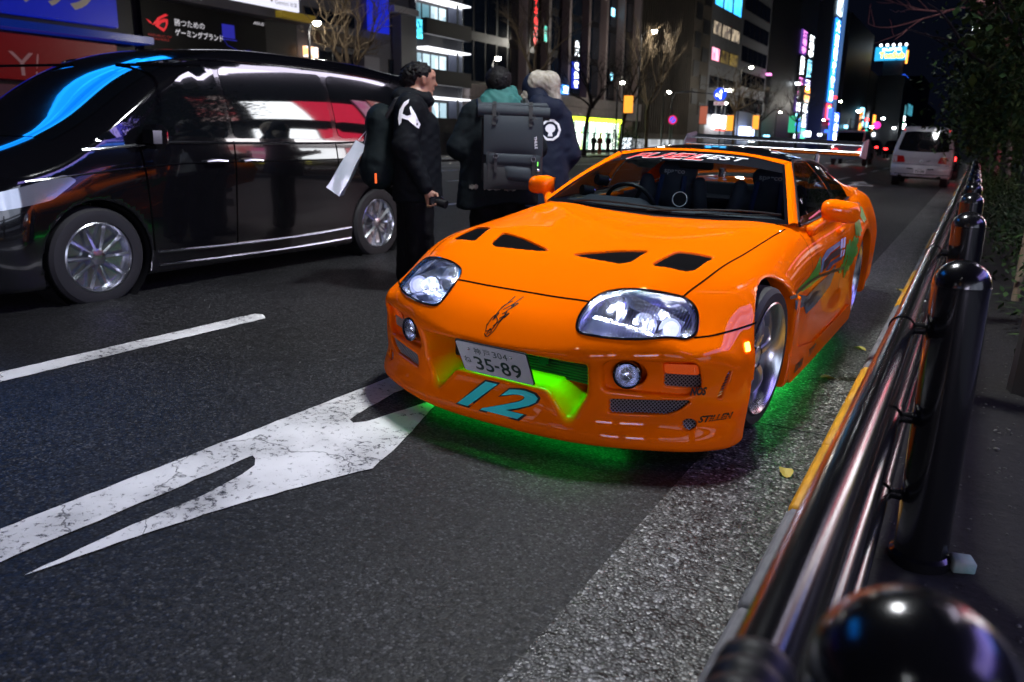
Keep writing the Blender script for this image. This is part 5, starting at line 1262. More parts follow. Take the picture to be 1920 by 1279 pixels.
for a_, z_ in ((-.095, 1.125), (.125, 1.105), (-.09, 1.40), (.115, 1.385)):
    bk = MB(); bk.lathe([(.014, -.004), (.020, -.004), (.020, .004), (.014, .004)], pk(a_, -.345, z_), W_(0, -1, .1), 16, closed=True); bk.build('buckle', CHROME if z_ < 1.2 else STRAP, rb)
    if z_ < 1.2: st_ = MB(); st_.box(pk(a_, -.338, z_-.05), (.022, .006, .13), ra); st_.build('strap', STRAP, rb, False)
tl = MB(); text_into(tl, 'THULE', pk(.125, -.345, 1.255), W_(.10, 0, -1), W_(1, 0, .1), .088, .020, .002, bold=.02); tl.build('pack_lettering', DECALW, rb, False)
gt = MB(); gt.box(pk(.150, -.345, 1.075), (.006, .006, .03), ra); gt.build('green_tag', EM('green_tag_glow', (.2, 1., .1), 1.), rb)
kc = MB(); kc.sphere(pk(.150, -.35, 1.03), .018, 10, 8); kc.build('key_charm', CHROME, rb)
for a_ in (-.13, .15):
    ss = MB(); ss.tube([pk(a_-.06, -.16, 1.44), pk(a_-.075, -.05, 1.50), pk(a_-.07, .05, 1.46)], .022, 6); ss.build('shoulder_strap', STRAP, rb)
pk_print = MB()
for (a_, z_, w_, h_) in ((-.22, .80, .07, .035), (-.10, .795, .13, .022), (.06, .79, .09, .02)):
    n_ = 7; rows = [[project(np.array([W_(a_+w_*j/n_, -.9, z_+h_*i/3+.006*math.sin(j*2.1+i))]), W_(0, 1, 0), jk2, 0., 1.2)[0]+np.array(W_(0, -1, 0))*.006 for j in range(n_+1)] for i in range(4)]
    pk_print.grid([[tuple(q) for q in r] for r in rows])
pk_print.build('coat_print', PM('faded_print', (.22, .20, .17), .6, noise=(25, .1, (.03, .03, .03))), m2)
# ---- third person, fur hood, behind
P3 = (-1.70, 2.77)
m3 = thing('person', 'person in navy parka with pale fur hood and round white back emblem', 'person', (P3[0], P3[1], gz(P3[0])))
def V3(a, b, z): return W_(a-.06, b, z)
hd3 = head_parts(V3(-.04, .03, 1.50), (VF[0]*.5-VR[0]*.86, VF[1]*.5-VR[1]*.86))
body3 = blob([hd3, capsule(V3(0, 0, 1.32), V3(0, 0, .9), .12, .13), capsule(V3(-.08, 0, .9), V3(-.09, 0, .08), .08, .045), capsule(V3(.08, 0, .9), V3(.09, 0, .08), .08, .045), capsule(V3(.19, 0, 1.28), V3(.25, .02, 1.0), .05, .04), capsule(V3(.25, .02, 1.0), V3(.2, .15, .85), .04, .03), capsule(V3(-.19, 0, 1.28), V3(-.24, .05, 1.05), .05, .04), capsule(V3(-.24, .05, 1.05), V3(-.12, .25, 1.1), .04, .03)], .03)
h3 = hand_parts(V3(.2, .16, .84), W_(-.1, .3, -.9), W_(-.9, .3, 0)); h3b = hand_parts(V3(-.12, .26, 1.10), W_(.4, .8, .1), W_(0, 0, 1))
part_net('body', lambda x, y, z: smin(smin(body3(x, y, z), h3(x, y, z), .012), h3b(x, y, z), .012), (-.4, -.3, 0), (.7, .6, 1.7), .014, SKIN, m3)
jk3 = rough_f(blob([capsule(V3(-.12, 0, 1.28), V3(-.11, 0, .58), .12, .165), capsule(V3(.12, 0, 1.28), V3(.11, 0, .58), .12, .165), capsule(V3(0, 0, 1.28), V3(0, 0, .58), .13, .17), capsule(V3(.19, 0, 1.28), V3(.27, .02, 1.0), .09, .08), capsule(V3(.27, .02, 1.0), V3(.21, .14, .86), .08, .06), capsule(V3(-.19, 0, 1.28), V3(-.25, .05, 1.05), .09, .08), capsule(V3(-.25, .05, 1.05), V3(-.14, .22, 1.09), .075, .055),
                    capsule(V3(.0, -.08, 1.38), V3(.12, -.06, 1.36), .10, .09)], .05), .005, 36)
part_net('parka', lambda x, y, z: smax(jk3(x, y, z), .55-z, .02), (-.5, -.5, .45), (.85, .7, 1.6), .016, NAVY, m3)
part_net('trousers', blob([capsule(V3(-.09, 0, .8), V3(-.1, 0, .07), .10, .08), capsule(V3(.09, 0, .8), V3(.1, 0, .07), .10, .08)], .04), (-.3, -.3, -.02), (.6, .4, .95), .02, TR, m3)
def furf(x, y, z):
    a = blob([capsule(V3(-.10, .0, 1.44), V3(-.02, -.05, 1.58), .06, .07), capsule(V3(-.02, -.05, 1.58), V3(.08, -.05, 1.57), .07, .078), capsule(V3(.08, -.05, 1.57), V3(.12, -.04, 1.42), .075, .06)], .04)(x, y, z)
    return a+.002*(np.sin(x*160+z*40)*np.sin(y*150+z*60)+np.sin(z*130+x*90)*.6)
part_net('fur_hood', furf, (-.4, -.35, 1.25), (.6, .4, 1.7), .009, PM('pale_fur', (.50, .46, .38), .9, noise=(30, .2, (.30, .27, .20)), bump=(160, 1., .012)), m3)
part_net('parka_hood', blob([ellipsoid(V3(-.03, .01, 1.53), (.12, .115, .125)), capsule(V3(0, -.04, 1.42), V3(.02, -.04, 1.38), .10, .11)], .04), (-.4, -.4, 1.2), (.4, .4, 1.7), .014, NAVY, m3)
em = MB(); o_ = Vector(V3(.09, -.9, 1.19))
def emb(poly):
    v, f = fill_poly(poly, .03); P_ = project(np.array([V3(.09+a, -.9, 1.19+z) for a, z in v]), W_(0, 1, 0), jk3, 0, 1.3)+np.array(W_(0, -1, 0))*.007; em.add([tuple(q) for q in P_], f)
for k in range(10):
    a0, a1 = 2*math.pi*k/10, 2*math.pi*(k+1)/10
    emb([(.088*math.cos(a0), .088*math.sin(a0)), (.088*math.cos(a1), .088*math.sin(a1)), (.068*math.cos(a1), .068*math.sin(a1)), (.068*math.cos(a0), .068*math.sin(a0))])
emb([(.042*math.cos(a), .012+.036*math.sin(a)) for a in np.linspace(0, 2*math.pi, 11)[:-1]]); emb([(-.02, -.05), (.02, -.05), (.015, -.02), (-.015, -.02)])
em.build('back_emblem', DECALW, m3, False)

m2.scale = (.975, .975, .975); m3.scale = (1.04, 1.04, 1.04)
# ------------------------------------------------------------------ black people carrier passing in the next lane, white van parked ahead
VBLK = PM('black_van_paint', (.004, .004, .005), .10, coat=1., coat_r=.01)
VGL = PM('black_van_glass', (.004, .005, .006), .04, coat=1., spec=.8)
VWHITE = PM('white_van_paint', (.36, .365, .40), .3, coat=1.)
DGLASS = PM('dark_van_glass', (.006, .007, .009), .05, coat=1.)
REDL = PM('red_tail_lens', (.40, .012, .012), .15, coat=1.); CLRL = PM('pale_tail_lens', (.5, .42, .42), .12, coat=1.)
BRIGHT = PM('bright_trim', (.7, .72, .76), .14, 1.)
class Shell:
    """smooth van body: top(y,|x|), side(y,z), front and rear profiles; local frame, nose towards -y"""
    def __init__(s, T, S, F, Rr, zb, k): s.T, s.S, s.F, s.R, s.zb, s.k = T, S, F, Rr, zb, k; s.arches = []
    def __call__(s, x, y, z):
        ax = np.abs(x); f = smax(z-s.T(y, ax), ax-s.S(y, z), s.k); f = smax(f, (s.F(z, ax)-y)*.8, s.k); f = smax(f, (y-s.R(z, ax))*.9, s.k*.9); f = smax(f, s.zb-z, .04)
        for (y0, z0, r_) in s.arches: f = smax(f, -smax(np.sqrt((y-y0)**2+(z-z0)**2)-r_, .62-ax, .02), .012)
        return f
def shell_patch(name, sh, side, poly, lift, mat, parent, cell=.12, d=None):
    """flat outline (y,z) laid onto the flank of the body"""
    v, f = fill_poly(poly, cell); s = side
    P_ = project(np.stack([np.full(len(v), 1.3*s), v[:, 0], v[:, 1]], 1), (-s, 0, 0), sh, 0, 1.2, lift)
    return link_mesh(name, P_, f, mat, parent, True, 60)
def shell_strip(name, sh, side, pts, r_, lift, mat, parent, n=30):
    q = np.array(smooth_outline(pts, n, False)); P_ = project(np.stack([np.full(len(q), 1.3*side), q[:, 0], q[:, 1]], 1), (-side, 0, 0), sh, 0, 1.2, lift)
    return MB().tube([tuple(p) for p in P_], r_, 6).build(name, mat, parent)
def van_wheel(parent, x, y, s, R_=.345, rim=.245, spokes=10, mat=None):
    w = bpy.data.objects.new('wheel', None); COL.objects.link(w); w.parent = parent; w.location = (x, y, R_)
    ax = (s, 0, 0); hw = .11
    MB().lathe([(rim, -hw), (R_-.03, -hw), (R_, -hw+.03), (R_, hw-.03), (R_-.02, hw-.006), (R_-.05, hw), (rim+.006, hw-.006), (rim, 0)], (0, 0, 0), ax, 40, closed=True).build('tyre', RUBBER, w)
    MB().lathe([(rim+.004, hw-.012), (rim-.008, hw-.004), (rim-.02, hw-.02), (rim-.03, hw-.07), (.001, hw-.09)], (0, 0, 0), ax, 40).build('rim', mat or ALU, w)
    sp = MB()
    for k in range(spokes):
        a = 2*math.pi*k/spokes
        def pt(r_, da, d): return Vector(((hw-d)*s, r_*math.cos(a+da), r_*math.sin(a+da)))
        sp.grid([[pt(.05, -.2, .03), pt(.05, 0, .012), pt(.05, .2, .03)], [pt(.14, -.085, .03), pt(.14, 0, .010), pt(.14, .085, .03)], [pt(rim-.012, -.075, .034), pt(rim-.012, 0, .018), pt(rim-.012, .075, .034)]], flip=s < 0)
    sp.lathe([(.06, -.02), (.055, .005), (.02, .012), (.001, .012)], Vector(((hw-.03)*s, 0, 0)), ax, 20)
    sp.build('spoke', mat or ALU, w)
    return w
bv = thing('people_carrier', 'black glossy people carrier reflecting shop signs in the next lane', 'van', (-4.27, -.33, 0)); bv.rotation_euler = (0, -.0, -.015)
VZ0 = gz(-3.6); bv.location.z = VZ0-.02; bv.rotation_euler[1] = .030; bv.scale = (.955, .955, .955)
# local: front axle y=0, wheelbase 2.98
BT = Tensor([-1.1, -.9, -.6, -.2, .15, .5, .9, 1.4, 2.2, 3.0, 3.6, 3.9, 4.1], [0, .4, .7, .85], [[.80, .78, .70, .5], [.94, .92, .86, .72], [1.04, 1.03, .98, .90], [1.16, 1.15, 1.10, 1.02], [1.34, 1.33, 1.29, 1.24], [1.58, 1.57, 1.53, 1.48], [1.77, 1.76, 1.72, 1.68], [1.86, 1.855, 1.83, 1.79], [1.88, 1.875, 1.855, 1.82], [1.87, 1.865, 1.845, 1.81], [1.83, 1.82, 1.80, 1.77], [1.77, 1.76, 1.74, 1.7], [1.6, 1.6, 1.55, 1.5]])
BS = Tensor([-1.1, -.6, 0, .8, 2.0, 3.2, 4.0], [.15, .4, .7, 1.0, 1.15, 1.5, 1.75, 1.95], [[.86, .89, .88, .84, .82, .76, .7, .66], [.90, .915, .915, .88, .86, .78, .70, .66], [.91, .925, .93, .915, .895, .81, .72, .66], [.90, .915, .92, .925, .91, .84, .755, .69], [.90, .915, .92, .925, .91, .85, .775, .71], [.90, .92, .925, .925, .91, .845, .77, .70], [.87, .89, .89, .89, .875, .81, .73, .67]])
BF = Tensor([.1, .4, .7, .95, 1.2, 2.0], [0, .5, .75, .92], [[-.86, -.84, -.76, -.52], [-.92, -.89, -.80, -.55], [-.92, -.88, -.78, -.52], [-.86, -.82, -.72, -.5], [-.9, -.9, -.8, -.6], [-.9, -.9, -.8, -.6]])
BR = Tensor([.1, .5, 1.0, 1.5, 1.9], [0, .6, .92], [[3.92, 3.90, 3.80], [3.98, 3.95, 3.85], [3.96, 3.93, 3.83], [3.86, 3.83, 3.74], [3.70, 3.68, 3.6]])
bsh = Shell(BT, BS, BF, BR, .17, .08); bsh.arches = [(0, .345, .395), (2.98, .345, .395)]
v_, q_ = surfnet(bsh, (0, -1.05, .1), (1.0, 4.1, 1.98), .030, half=True); v_, q_ = v_, q_
body = link_mesh('body', v_, q_, VBLK, bv, True, 180)
nn = skin_normal(v_, bsh); body.data.normals_split_custom_set_from_vertices([tuple(n) for n in nn])
for s in (1, -1):
    W1 = rpoly([(.34, 1.19), (.80, 1.60), (1.02, 1.69), (1.12, 1.69), (1.16, 1.16)], .05); W2 = rpoly([(1.21, 1.16), (1.17, 1.695), (2.30, 1.72), (2.34, 1.17)], .06); W3 = rpoly([(2.40, 1.17), (2.36, 1.72), (3.28, 1.69), (3.55, 1.26), (3.40, 1.20)], .08); W0 = rpoly([(.02, 1.12), (.27, 1.17), (.30, 1.20), (.62, 1.47)], .03)
    for P_ in (W0, W1, W2, W3): shell_patch('side_window', bsh, s, P_, .004, VGL, bv)
    shell_strip('window_trim', bsh, s, [(-.05, 1.07), (.6, 1.125), (1.2, 1.125), (2.3, 1.13), (3.3, 1.165), (3.6, 1.25)], .011, .004, BRIGHT, bv)
    shell_strip('roof_rail', bsh, s, [(.62, 1.66), (1.1, 1.745), (2.2, 1.77), (3.3, 1.73)], .012, .006, GLOSSB, bv)
    shell_strip('sill_trim', bsh, s, [(.45, .34), (1.2, .32), (2.0, .32), (2.55, .34)], .012, .006, BRIGHT, bv)
    shell_strip('lower_trim', bsh, s, [(.45, .24), (1.2, .225), (2.0, .225), (2.55, .24)], .010, .006, BRIGHT, bv)
    shell_strip('crease', bsh, s, [(-.45, .88), (.6, .97), (1.8, .98), (3.6, 1.00)], .007, .001, VBLK, bv)
    for pts in ([(.36, 1.14), (.40, .8), (.42, .35)], [(1.20, 1.14), (1.20, .7), (1.19, .33)], [(2.36, 1.14), (2.40, .8), (2.46, .72)]): shell_strip('door_gap', bsh, s, pts, .007, -.001, GAP, bv)
    for y0 in (1.0, 1.36): 
        hm = MB(); P_ = project(np.array([[1.3*s, y0-.10, .985], [1.3*s, y0, .99], [1.3*s, y0+.10, .985]]), (-s, 0, 0), bsh, 0, 1.2, .022); hm.tube([tuple(p) for p in P_], [.012, .016, .012], 8); hm.build('door_handle', BRIGHT, bv)
    shell_patch('headlight', bsh, s, rpoly([(-.62, .70), (-.66, .80), (-.20, .92), (-.12, .88), (-.30, .76)], .03), .006, CLEARG if False else PM('van_lamp', (.35, .37, .42), .1, .6, coat=1.), bv, .08)
    mm = MB(); mm.box((1.02*s, .42, 1.17), (.20, .12, .17), bevel=.04); mm.tube([(.90*s, .50, 1.10), (.98*s, .45, 1.12)], .025, 8); mm.build('door_mirror', VBLK, bv)
    van_wheel(bv, .80*s, 0, s, spokes=10); van_wheel(bv, .80*s, 2.98, s, spokes=10)
    for y0 in (0, 2.98): MB().lathe([(.39, .62), (.39, .90)], (0, y0, .345), (s, 0, 0), 30).build('wheel_arch_liner', BLACK, bv)
# windscreen, grille, bumper lamps
wsm = []
for i in range(13):
    row = []
    for j in range(13):
        x = -.70+1.4*i/12; y = -.14+(.80+.14)*j/12+.12*(1-(x/.7)**2)*-1*(1-j/12); row.append((x, y, 1.9))
    wsm += row
wp = project(np.array(wsm, float), (0, 0, -1), bsh, 0, 1.4, .004)
MB().grid([[tuple(wp[i*13+j]) for j in range(13)] for i in range(13)]).build('windscreen', VGL, bv)
gm = MB()
for k in range(5): gm.tube([tuple(p) for p in project(np.array([[x, -1.3, .42+.085*k] for x in np.linspace(-.5, .5, 9)]), (0, 1, 0), bsh, 0, 1., .01)], .014, 6)
gm.build('grille', BRIGHT, bv)
MB().box((0, -.915, .62), (.33, .02, .165)).build('number_plate', PLW, bv, False)
# ------------------------------------------------------------------ white van parked beyond the orange car (nose away: local nose towards -y, turned round)
wv = thing('parked_van', 'white delivery van parked at the kerb ahead, seen from behind', 'van', (.10, 24.0, gz(.1)), math.pi); wv.rotation_euler = (0, -.034, math.pi); wv.scale = (1, 1, .95)
WT_ = Tensor([-4.2, -3.9, -3.0, -2.4, -1.5, -.5, -.25, 0, .2], [0, .5, .72, .82], [[.9, .9, .85, .8], [1.0, 1.0, .96, .9], [1.5, 1.5, 1.45, 1.4], [1.82, 1.81, 1.78, 1.72], [1.88, 1.87, 1.84, 1.78], [1.88, 1.87, 1.84, 1.78], [1.87, 1.86, 1.83, 1.77], [1.84, 1.83, 1.8, 1.74], [1.75, 1.74, 1.7, 1.6]])
WS_ = Tensor([-4.2, -2, 0, .2], [.2, .5, .95, 1.15, 1.5, 1.75, 1.95], [[.78, .80, .80, .78, .70, .64, .60], [.79, .815, .815, .795, .72, .66, .62], [.79, .815, .815, .795, .72, .655, .61], [.77, .79, .79, .77, .70, .64, .59]])
WF_ = Tensor([.2, 1.0, 2.0], [0, .6, .82], [[-3.95, -3.92, -3.8], [-3.95, -3.9, -3.8], [-3.95, -3.9, -3.8]])
WR_ = Tensor([.15, .45, .60, .66, .95, 1.15, 1.5, 1.85], [0, .55, .82], [[.05, .03, -.06], [.07, .05, -.04], [.07, .05, -.04], [.045, .025, -.06], [.03, .01, -.07], [-.02, -.04, -.11], [-.16, -.18, -.24], [-.31, -.33, -.38]])
wsh = Shell(WT_, WS_, WF_, WR_, .30, .07); wsh.arches = [(-.75, .31, .35), (-3.0, .31, .35)]
v_, q_ = surfnet(wsh, (0, -4.1, .2), (.9, .2, 1.98), .035, half=True)
link_mesh('body', v_, q_, VWHITE, wv, True, 180)
def rear_patch(name, poly, lift, mat, parent=wv, cell=.15):
    v, f = fill_poly(poly, cell); P_ = project(np.stack([v[:, 0], np.full(len(v), .6), v[:, 1]], 1), (0, -1, 0), wsh, 0, 1.3, lift); return link_mesh(name, P_, f, mat, parent, True, 60)
rw = rear_patch('rear_window', rpoly([(-.70, 1.13), (-.585, 1.69), (-.4, 1.725), (.4, 1.725), (.585, 1.69), (.70, 1.13), (.4, 1.095), (-.4, 1.095)], .05), .006, DGLASS)
st = MB(); st.cyl((-.54, -.02, 1.20), (-.54, -.05, 1.205), .022, n=10); st.build('window_sticker', DECALW, rw)
for s in (-1, 1):
    t_ = rear_patch('tail_lamp', rpoly([(s*.795, .74), (s*.79, .96), (s*.50, .955), (s*.44, .76)], .03), .012, REDL)
    rear_patch('tail_lamp_panel', rpoly([(s*.79, .75), (s*.785, .95), (s*.68, .95), (s*.67, .75)], .02), .015, CLRL, t_)
    for q in range(4): 
        zz = .77+.045*q; P_ = project(np.array([[s*x, .6, zz] for x in (.47+.01*q, .6, .66)]), (0, -1, 0), wsh, 0, 1.3, .017); MB().tube([tuple(p) for p in P_], .008, 5).build('lens_rib', REDL, t_)
    hl = rear_patch('bumper_slot', rpoly([(s*.20, .545), (s*.20, .575), (s*.36, .585), (s*.38, .555)], .01), .004, BLACK)
    MB().box((.77*s, -.6, .0), (.01, .01, .01)) if False else None
    for y0 in (-.75, -3.0): van_wheel(wv, .68*s, y0, s, .31, .19, 6)
    shell_patch('side_window', wsh, s, rpoly([(-2.6, 1.12), (-2.4, 1.62), (-.55, 1.66), (-.40, 1.14)], .06), .005, DGLASS, wv)
rear_patch('boot_gap', [(-.76, .695), (.76, .695), (.76, .705), (-.76, .705)], .003, GAP)
rear_patch('lower_bumper', rpoly([(-.80, .30), (-.80, .41), (.80, .41), (.80, .30)], .02), .010, BLACK)
npv = MB(); npv.box((0, .088, .50), (.33, .012, .165), bevel=.004); npo = npv.build('number_plate', PLW, wv)
nt_ = MB(); text_into(nt_, '72-08', Vector((.13, .0945, .45)), (-1, 0, 0), (0, 0, 1), .26, .075, .002, bold=.02); text_into(nt_, '504', Vector((.06, .0945, .545)), (-1, 0, 0), (0, 0, 1), .10, .03, .002); nt_.build('plate_lettering', PLG, npo, False)
bg_ = MB(); bg_.lathe([(.03, -.006), (.045, -.006), (.045, .006), (.03, .006)], Vector((0, .062, .80)), (0, 1, 0), 20, closed=True); bg_.tube([(-.04, .064, .80), (0, .068, .785), (.04, .064, .80)], .006, 6); bg_.build('round_badge', BRIGHT, wv)
rs_ = MB(); rs_.box((0, -.40, 1.86), (1.0, .10, .03), bevel=.01); rs_.build('roof_spoiler', VWHITE, wv)
for s in (-1, 1): MB().box((s*.615, -.30, 1.765), (.03, .02, .04), bevel=.006).build('high_marker', EM('lit_red_marker', (1., .03, .02), 1.2), wv)
MB().box((0, -.1, .33), (1.2, .3, .12), bevel=.03).build('underbody', BLACK, wv)
# ------------------------------------------------------------------ buildings on the far side (facades face the street at x = -31)
FX = -31.0
GREYW = PM('grey_render', (.12, .12, .135), .75, noise=(1.2, .25, (.085, .085, .10)))
DARKW = PM('dark_facade', (.012, .013, .016), .5)
STONE = PM('pale_stone', (.30, .26, .25), .7, noise=(3, .2, (.22, .19, .19)))
BROWNW = PM('brown_render', (.075, .060, .045), .8, noise=(.8, .25, (.05, .042, .034)))
FIN = PM('pinkish_fin', (.26, .20, .20), .55)
CURT = PM('curtain_glass', (.01, .016, .026), .06, coat=.6)
FRAME = PM('dark_window_frame', (.02, .02, .022), .4, .4)
WALLT = PM('pale_tile_wall', (.17, .175, .19), .6, noise=(.7, .25, (.12, .125, .14)))
def panel(mb, y0, y1, z0, z1, d0=0., d1=.1): mb.box((FX+(d0+d1)/2, (y0+y1)/2, (z0+z1)/2), (d1-d0, y1-y0, z1-z0)); return mb
def bpart(name, parent, y0, y1, z0, z1, d0, d1, mat, bevel=0.):
    m = MB(); m.box((FX+(d0+d1)/2, (y0+y1)/2, (z0+z1)/2), (d1-d0, y1-y0, z1-z0), bevel=bevel); return m.build(name, mat, parent, False)
def building(name, label, y0, y1, H, mat, depth=14., z0=-.1):
    b = thing(name, label, 'building'); bpart('wall', b, y0, y1, z0, H, -depth, 0., mat); return b
def win(b, y0, y1, z0, z1, pane, frame=FRAME, d=.05, bars=0):
    w = bpart('window', b, y0-.06, y1+.06, z0-.06, z1+.06, -.02, d, frame); bpart('pane', w, y0, y1, z0, z1, d-.01, d+.012, pane)
    for k in range(bars): yy = y0+(y1-y0)*(k+1)/(bars+1); bpart('mullion', w, yy-.04, yy+.04, z0, z1, d, d+.05, frame)
    return w
def board(name, label, cat, y0, y1, z0, z1, mat, d0=.05, d1=.30, frame=None):
    t = thing(name, label, cat); bpart('board', t, y0, y1, z0, z1, d0, d1, mat)
    if frame: bpart('frame', t, y0-.1, y1+.1, z0-.1, z1+.1, d0-.02, d1-.05, frame)
    return t
EY, EZ = (0, 1, 0), (0, 0, 1)
def sign_text(t, s_, y, z, w, h, mat, d=.31, **kw):
    return text_obj('lettering', s_, (FX+d, y, z), EY, EZ, w, h, mat, t, **kw)
LW = EM('white_light_panel', (.95, .97, 1.), 5.0); LW2 = EM('cold_white_light', (.80, .90, 1.), 2.2)
# --- electronics shop with blue sign
b = building('shop_building', 'dark shop building with blue kana sign and red lower sign at the left edge', -12, 20.1, 26, DARKW)
bpart('canopy', b, -12, 20.25, 4.98, 5.26, 0, 1.1, PM('blue_lit_canopy', (.01, .03, .12), .3, emit=((.0, .04, .6), .10)))
t = board('kana_sign', 'deep blue shop sign with grey kana letters, upper left corner', 'sign', 2, 19.05, 5.55, 8.4, EM('blue_sign_panel', (.006, .02, .62), .2), .1, .5)
KANA = PM('kana_grey', (.30, .27, .22), .5, emit=((.5, .42, .3), .10))
mbt = MB()
for s_, y, w, h in (('ソ', 9.0, 1.5, 1.35), ('フ', 12.2, 1.6, 1.35), ('マ', 14.35, 1.45, 1.3), ('ッ', 16.0, .85, .85), ('プ', 16.9, 1.5, 1.45)):
    zb = 6.0 if s_ != 'ッ' else 6.02
    text_into(mbt, s_, (FX+.51, y, zb), EY, EZ, w, h, .01, bold=.035)
mbt.build('lettering', KANA, t, False)
t = board('red_sign', 'dark red sign with pale serif letters under the blue canopy', 'sign', 2, 19.0, 3.2, 4.85, EM('red_sign_panel', (.32, .004, .008), .10), .1, .3)
mbt = MB(); text_into(mbt, 'Y', (FX+.31, 14.45, 3.35), EY, EZ, .95, .85, .01, bold=-.005); text_into(mbt, '!', (FX+.31, 15.4, 3.40), EY, EZ, .2, .8, .01, shear=.3); mbt.build('lettering', PM('pale_red_letters', (.35, .2, .2), .5, emit=((.5, .3, .3), .07)), t, False)
bpart('shop_front', b, -12, 19.8, 0, 3.0, .02, .1, EM('dim_red_interior', (.3, .03, .04), .12, texture=((1, .9, 1.4), (.02, .05, .08))))
t = board('rooftop_screen', 'big blue lit screen high on the shop building above the picture', 'screen', 2, 18, 18, 24, EM('blue_screen', (.01, .35, 1.), 2.2, False, texture=((1, .08, .9), (.0, .12, .9))), .2, .6)
# --- black building with gaming billboard
b = building('black_building', 'black building carrying a dark gaming billboard', 20.15, 29.9, 24, DARKW)
t = board('billboard', 'black billboard with red slanted eye logo and white Japanese slogan', 'billboard', 20.3, 27.4, 4.85, 6.95, PM('billboard_black', (.003, .003, .004), .5, spec=.2), .1, .35)
LRED = EM('logo_red', (.75, .02, .03), .45); LWHT = EM('slogan_white', (.75, .72, .78), .42)
mbt = MB(); o_ = (FX+.36, 20.50, 5.72)
def lg(P_): v, f = fill_poly(P_, .6); mbt.add([(FX+.365, 20.5+p[0], 5.72+p[1]) for p in v], f)
lg([(.28, .16), (.62, .52), (1.02, .72), (1.16, .66), (.80, .50), (.46, .22)]); lg([(.0, .40), (.16, .24), (.30, .20), (.22, .30)]); lg([(.42, .16), (.62, .36), (.92, .50), (1.12, .50), (1.10, .30), (1.0, .10), (.85, -.06)])
lo_ = mbt.build('logo', LRED, t, False)
mbk = MB(); v, f = fill_poly([(.62, .16), (.80, .32), (1.0, .38), (.98, .22), (.88, .08)], .6); mbk.add([(FX+.37, 20.5+p[0], 5.72+p[1]) for p in v], f); mbk.build('logo_cut', DARKW, t, False)
mbt = MB()
text_into(mbt, 'REPUBLIC OF', (FX+.36, 20.55, 5.42), EY, EZ, 1.2, .10, .01); text_into(mbt, 'GAMERS', (FX+.36, 20.7, 5.28), EY, EZ, .9, .09, .01); mbt.build('lettering', EM('dim_red', (.5, .02, .02), .20), t, False)
mbt = MB(); text_into(mbt, '勝つための', (FX+.36, 21.95, 6.0), EY, EZ, 1.65, .30, .01, bold=.0); text_into(mbt, 'ゲーミングブランド', (FX+.36, 21.95, 5.58), EY, EZ, 2.7, .30, .01, bold=.012); mbt.build('lettering', LWHT, t, False)
sign_text(t, 'ASUS', 26.60, 6.62, .72, .14, LWHT, .36, shear=.2)
mbt = MB(); mbt.box((FX+.365, 25.0, 6.1), (.01, .75, .62)); mbt.tube([(FX+.37, 24.5, 5.9), (FX+.37, 24.9, 5.45), (FX+.37, 25.6, 5.25), (FX+.37, 26.3, 5.35)], .012, 4); mbt.box((FX+.365, 25.05, 5.72), (.01, .9, .04)); mbt.build('picture', EM('dim_blue_picture', (.03, .03, .5), .30), t, False)
bpart('ledge', b, 20.2, 29.9, 7.02, 7.45, 0, .9, GREYW)
t = board('white_sign', 'white lit sign with small grey lettering above the grey ledge', 'sign', 22.5, 29.6, 7.55, 9.6, EM('white_sign_panel', (.85, .85, 1.), .55), .2, .6); 
mbt = MB(); text_into(mbt, '•', (FX+.61, 27.6, 7.80), EY, EZ, .15, .14, .01); text_into(mbt, 'Gemini', (FX+.61, 27.9, 7.74), EY, EZ, .95, .22, .01); text_into(mbt, '秋葉', (FX+.61, 28.95, 7.74), EY, EZ, .5, .22, .01); mbt.build('lettering', PM('sign_grey', (.1, .1, .12), .5), t, False)
t = board('yellow_awning', 'narrow yellow striped awning below the white sign', 'awning', 27.6, 30.0, 7.05, 7.36, PM('awning_yellow', (.45, .32, .02), .6, emit=((.6, .4, .03), .06)), .9, 1.4)
bpart('shop_front', b, 20.2, 29.8, 0, 4.7, .02, .1, EM('dim_blue_interior', (.02, .05, .12), .12, texture=((1, 1.1, 1.5), (.01, .01, .012))))
t = board('orange_sign', 'small orange lit sign with white drawing beside the lamp pole', 'sign', 30.05, 31.0, 5.42, 5.95, EM('orange_sign', (1., .42, .10), 1.3, texture=((1, 3.2, 3.6), (.9, .85, .8))), .3, .5)
# --- grey building behind the first tree
b = building('grey_building', 'grey rendered building with a hanging blue banner behind the first bare tree', 29.95, 40.0, 26, GREYW)
t = board('blue_banner', 'tall royal blue banner on the grey building', 'banner', 35.45, 37.4, 7.35, 14, EM('blue_banner_cloth', (.01, .025, .75), .33), .3, .4)
for y0, y1 in ((31.5, 34.8), (37.8, 39.7)): win(b, y0, y1, 3.2, 5.9, CURT, bars=2)
win(b, 30.6, 34.6, 7.4, 8.0, CURT); 
bpart('ledge', b, 31.2, 35.3, 6.25, 6.9, 0, .5, PM('brown_band', (.10, .07, .045), .7))
bpart('round_bay', b, 38.2, 39.8, 3.0, 8.6, 0, .7, PM('grey_bay', (.16, .165, .17), .5)); bpart('pillar', b, 35.0, 36.4, 0, 5.9, .0, .4, PM('lilac_wall', (.17, .165, .20), .6))
bpart('fascia', b, 37.3, 39.8, 8.65, 9.0, 0, .9, PM('pale_fascia', (.35, .35, .37), .5))
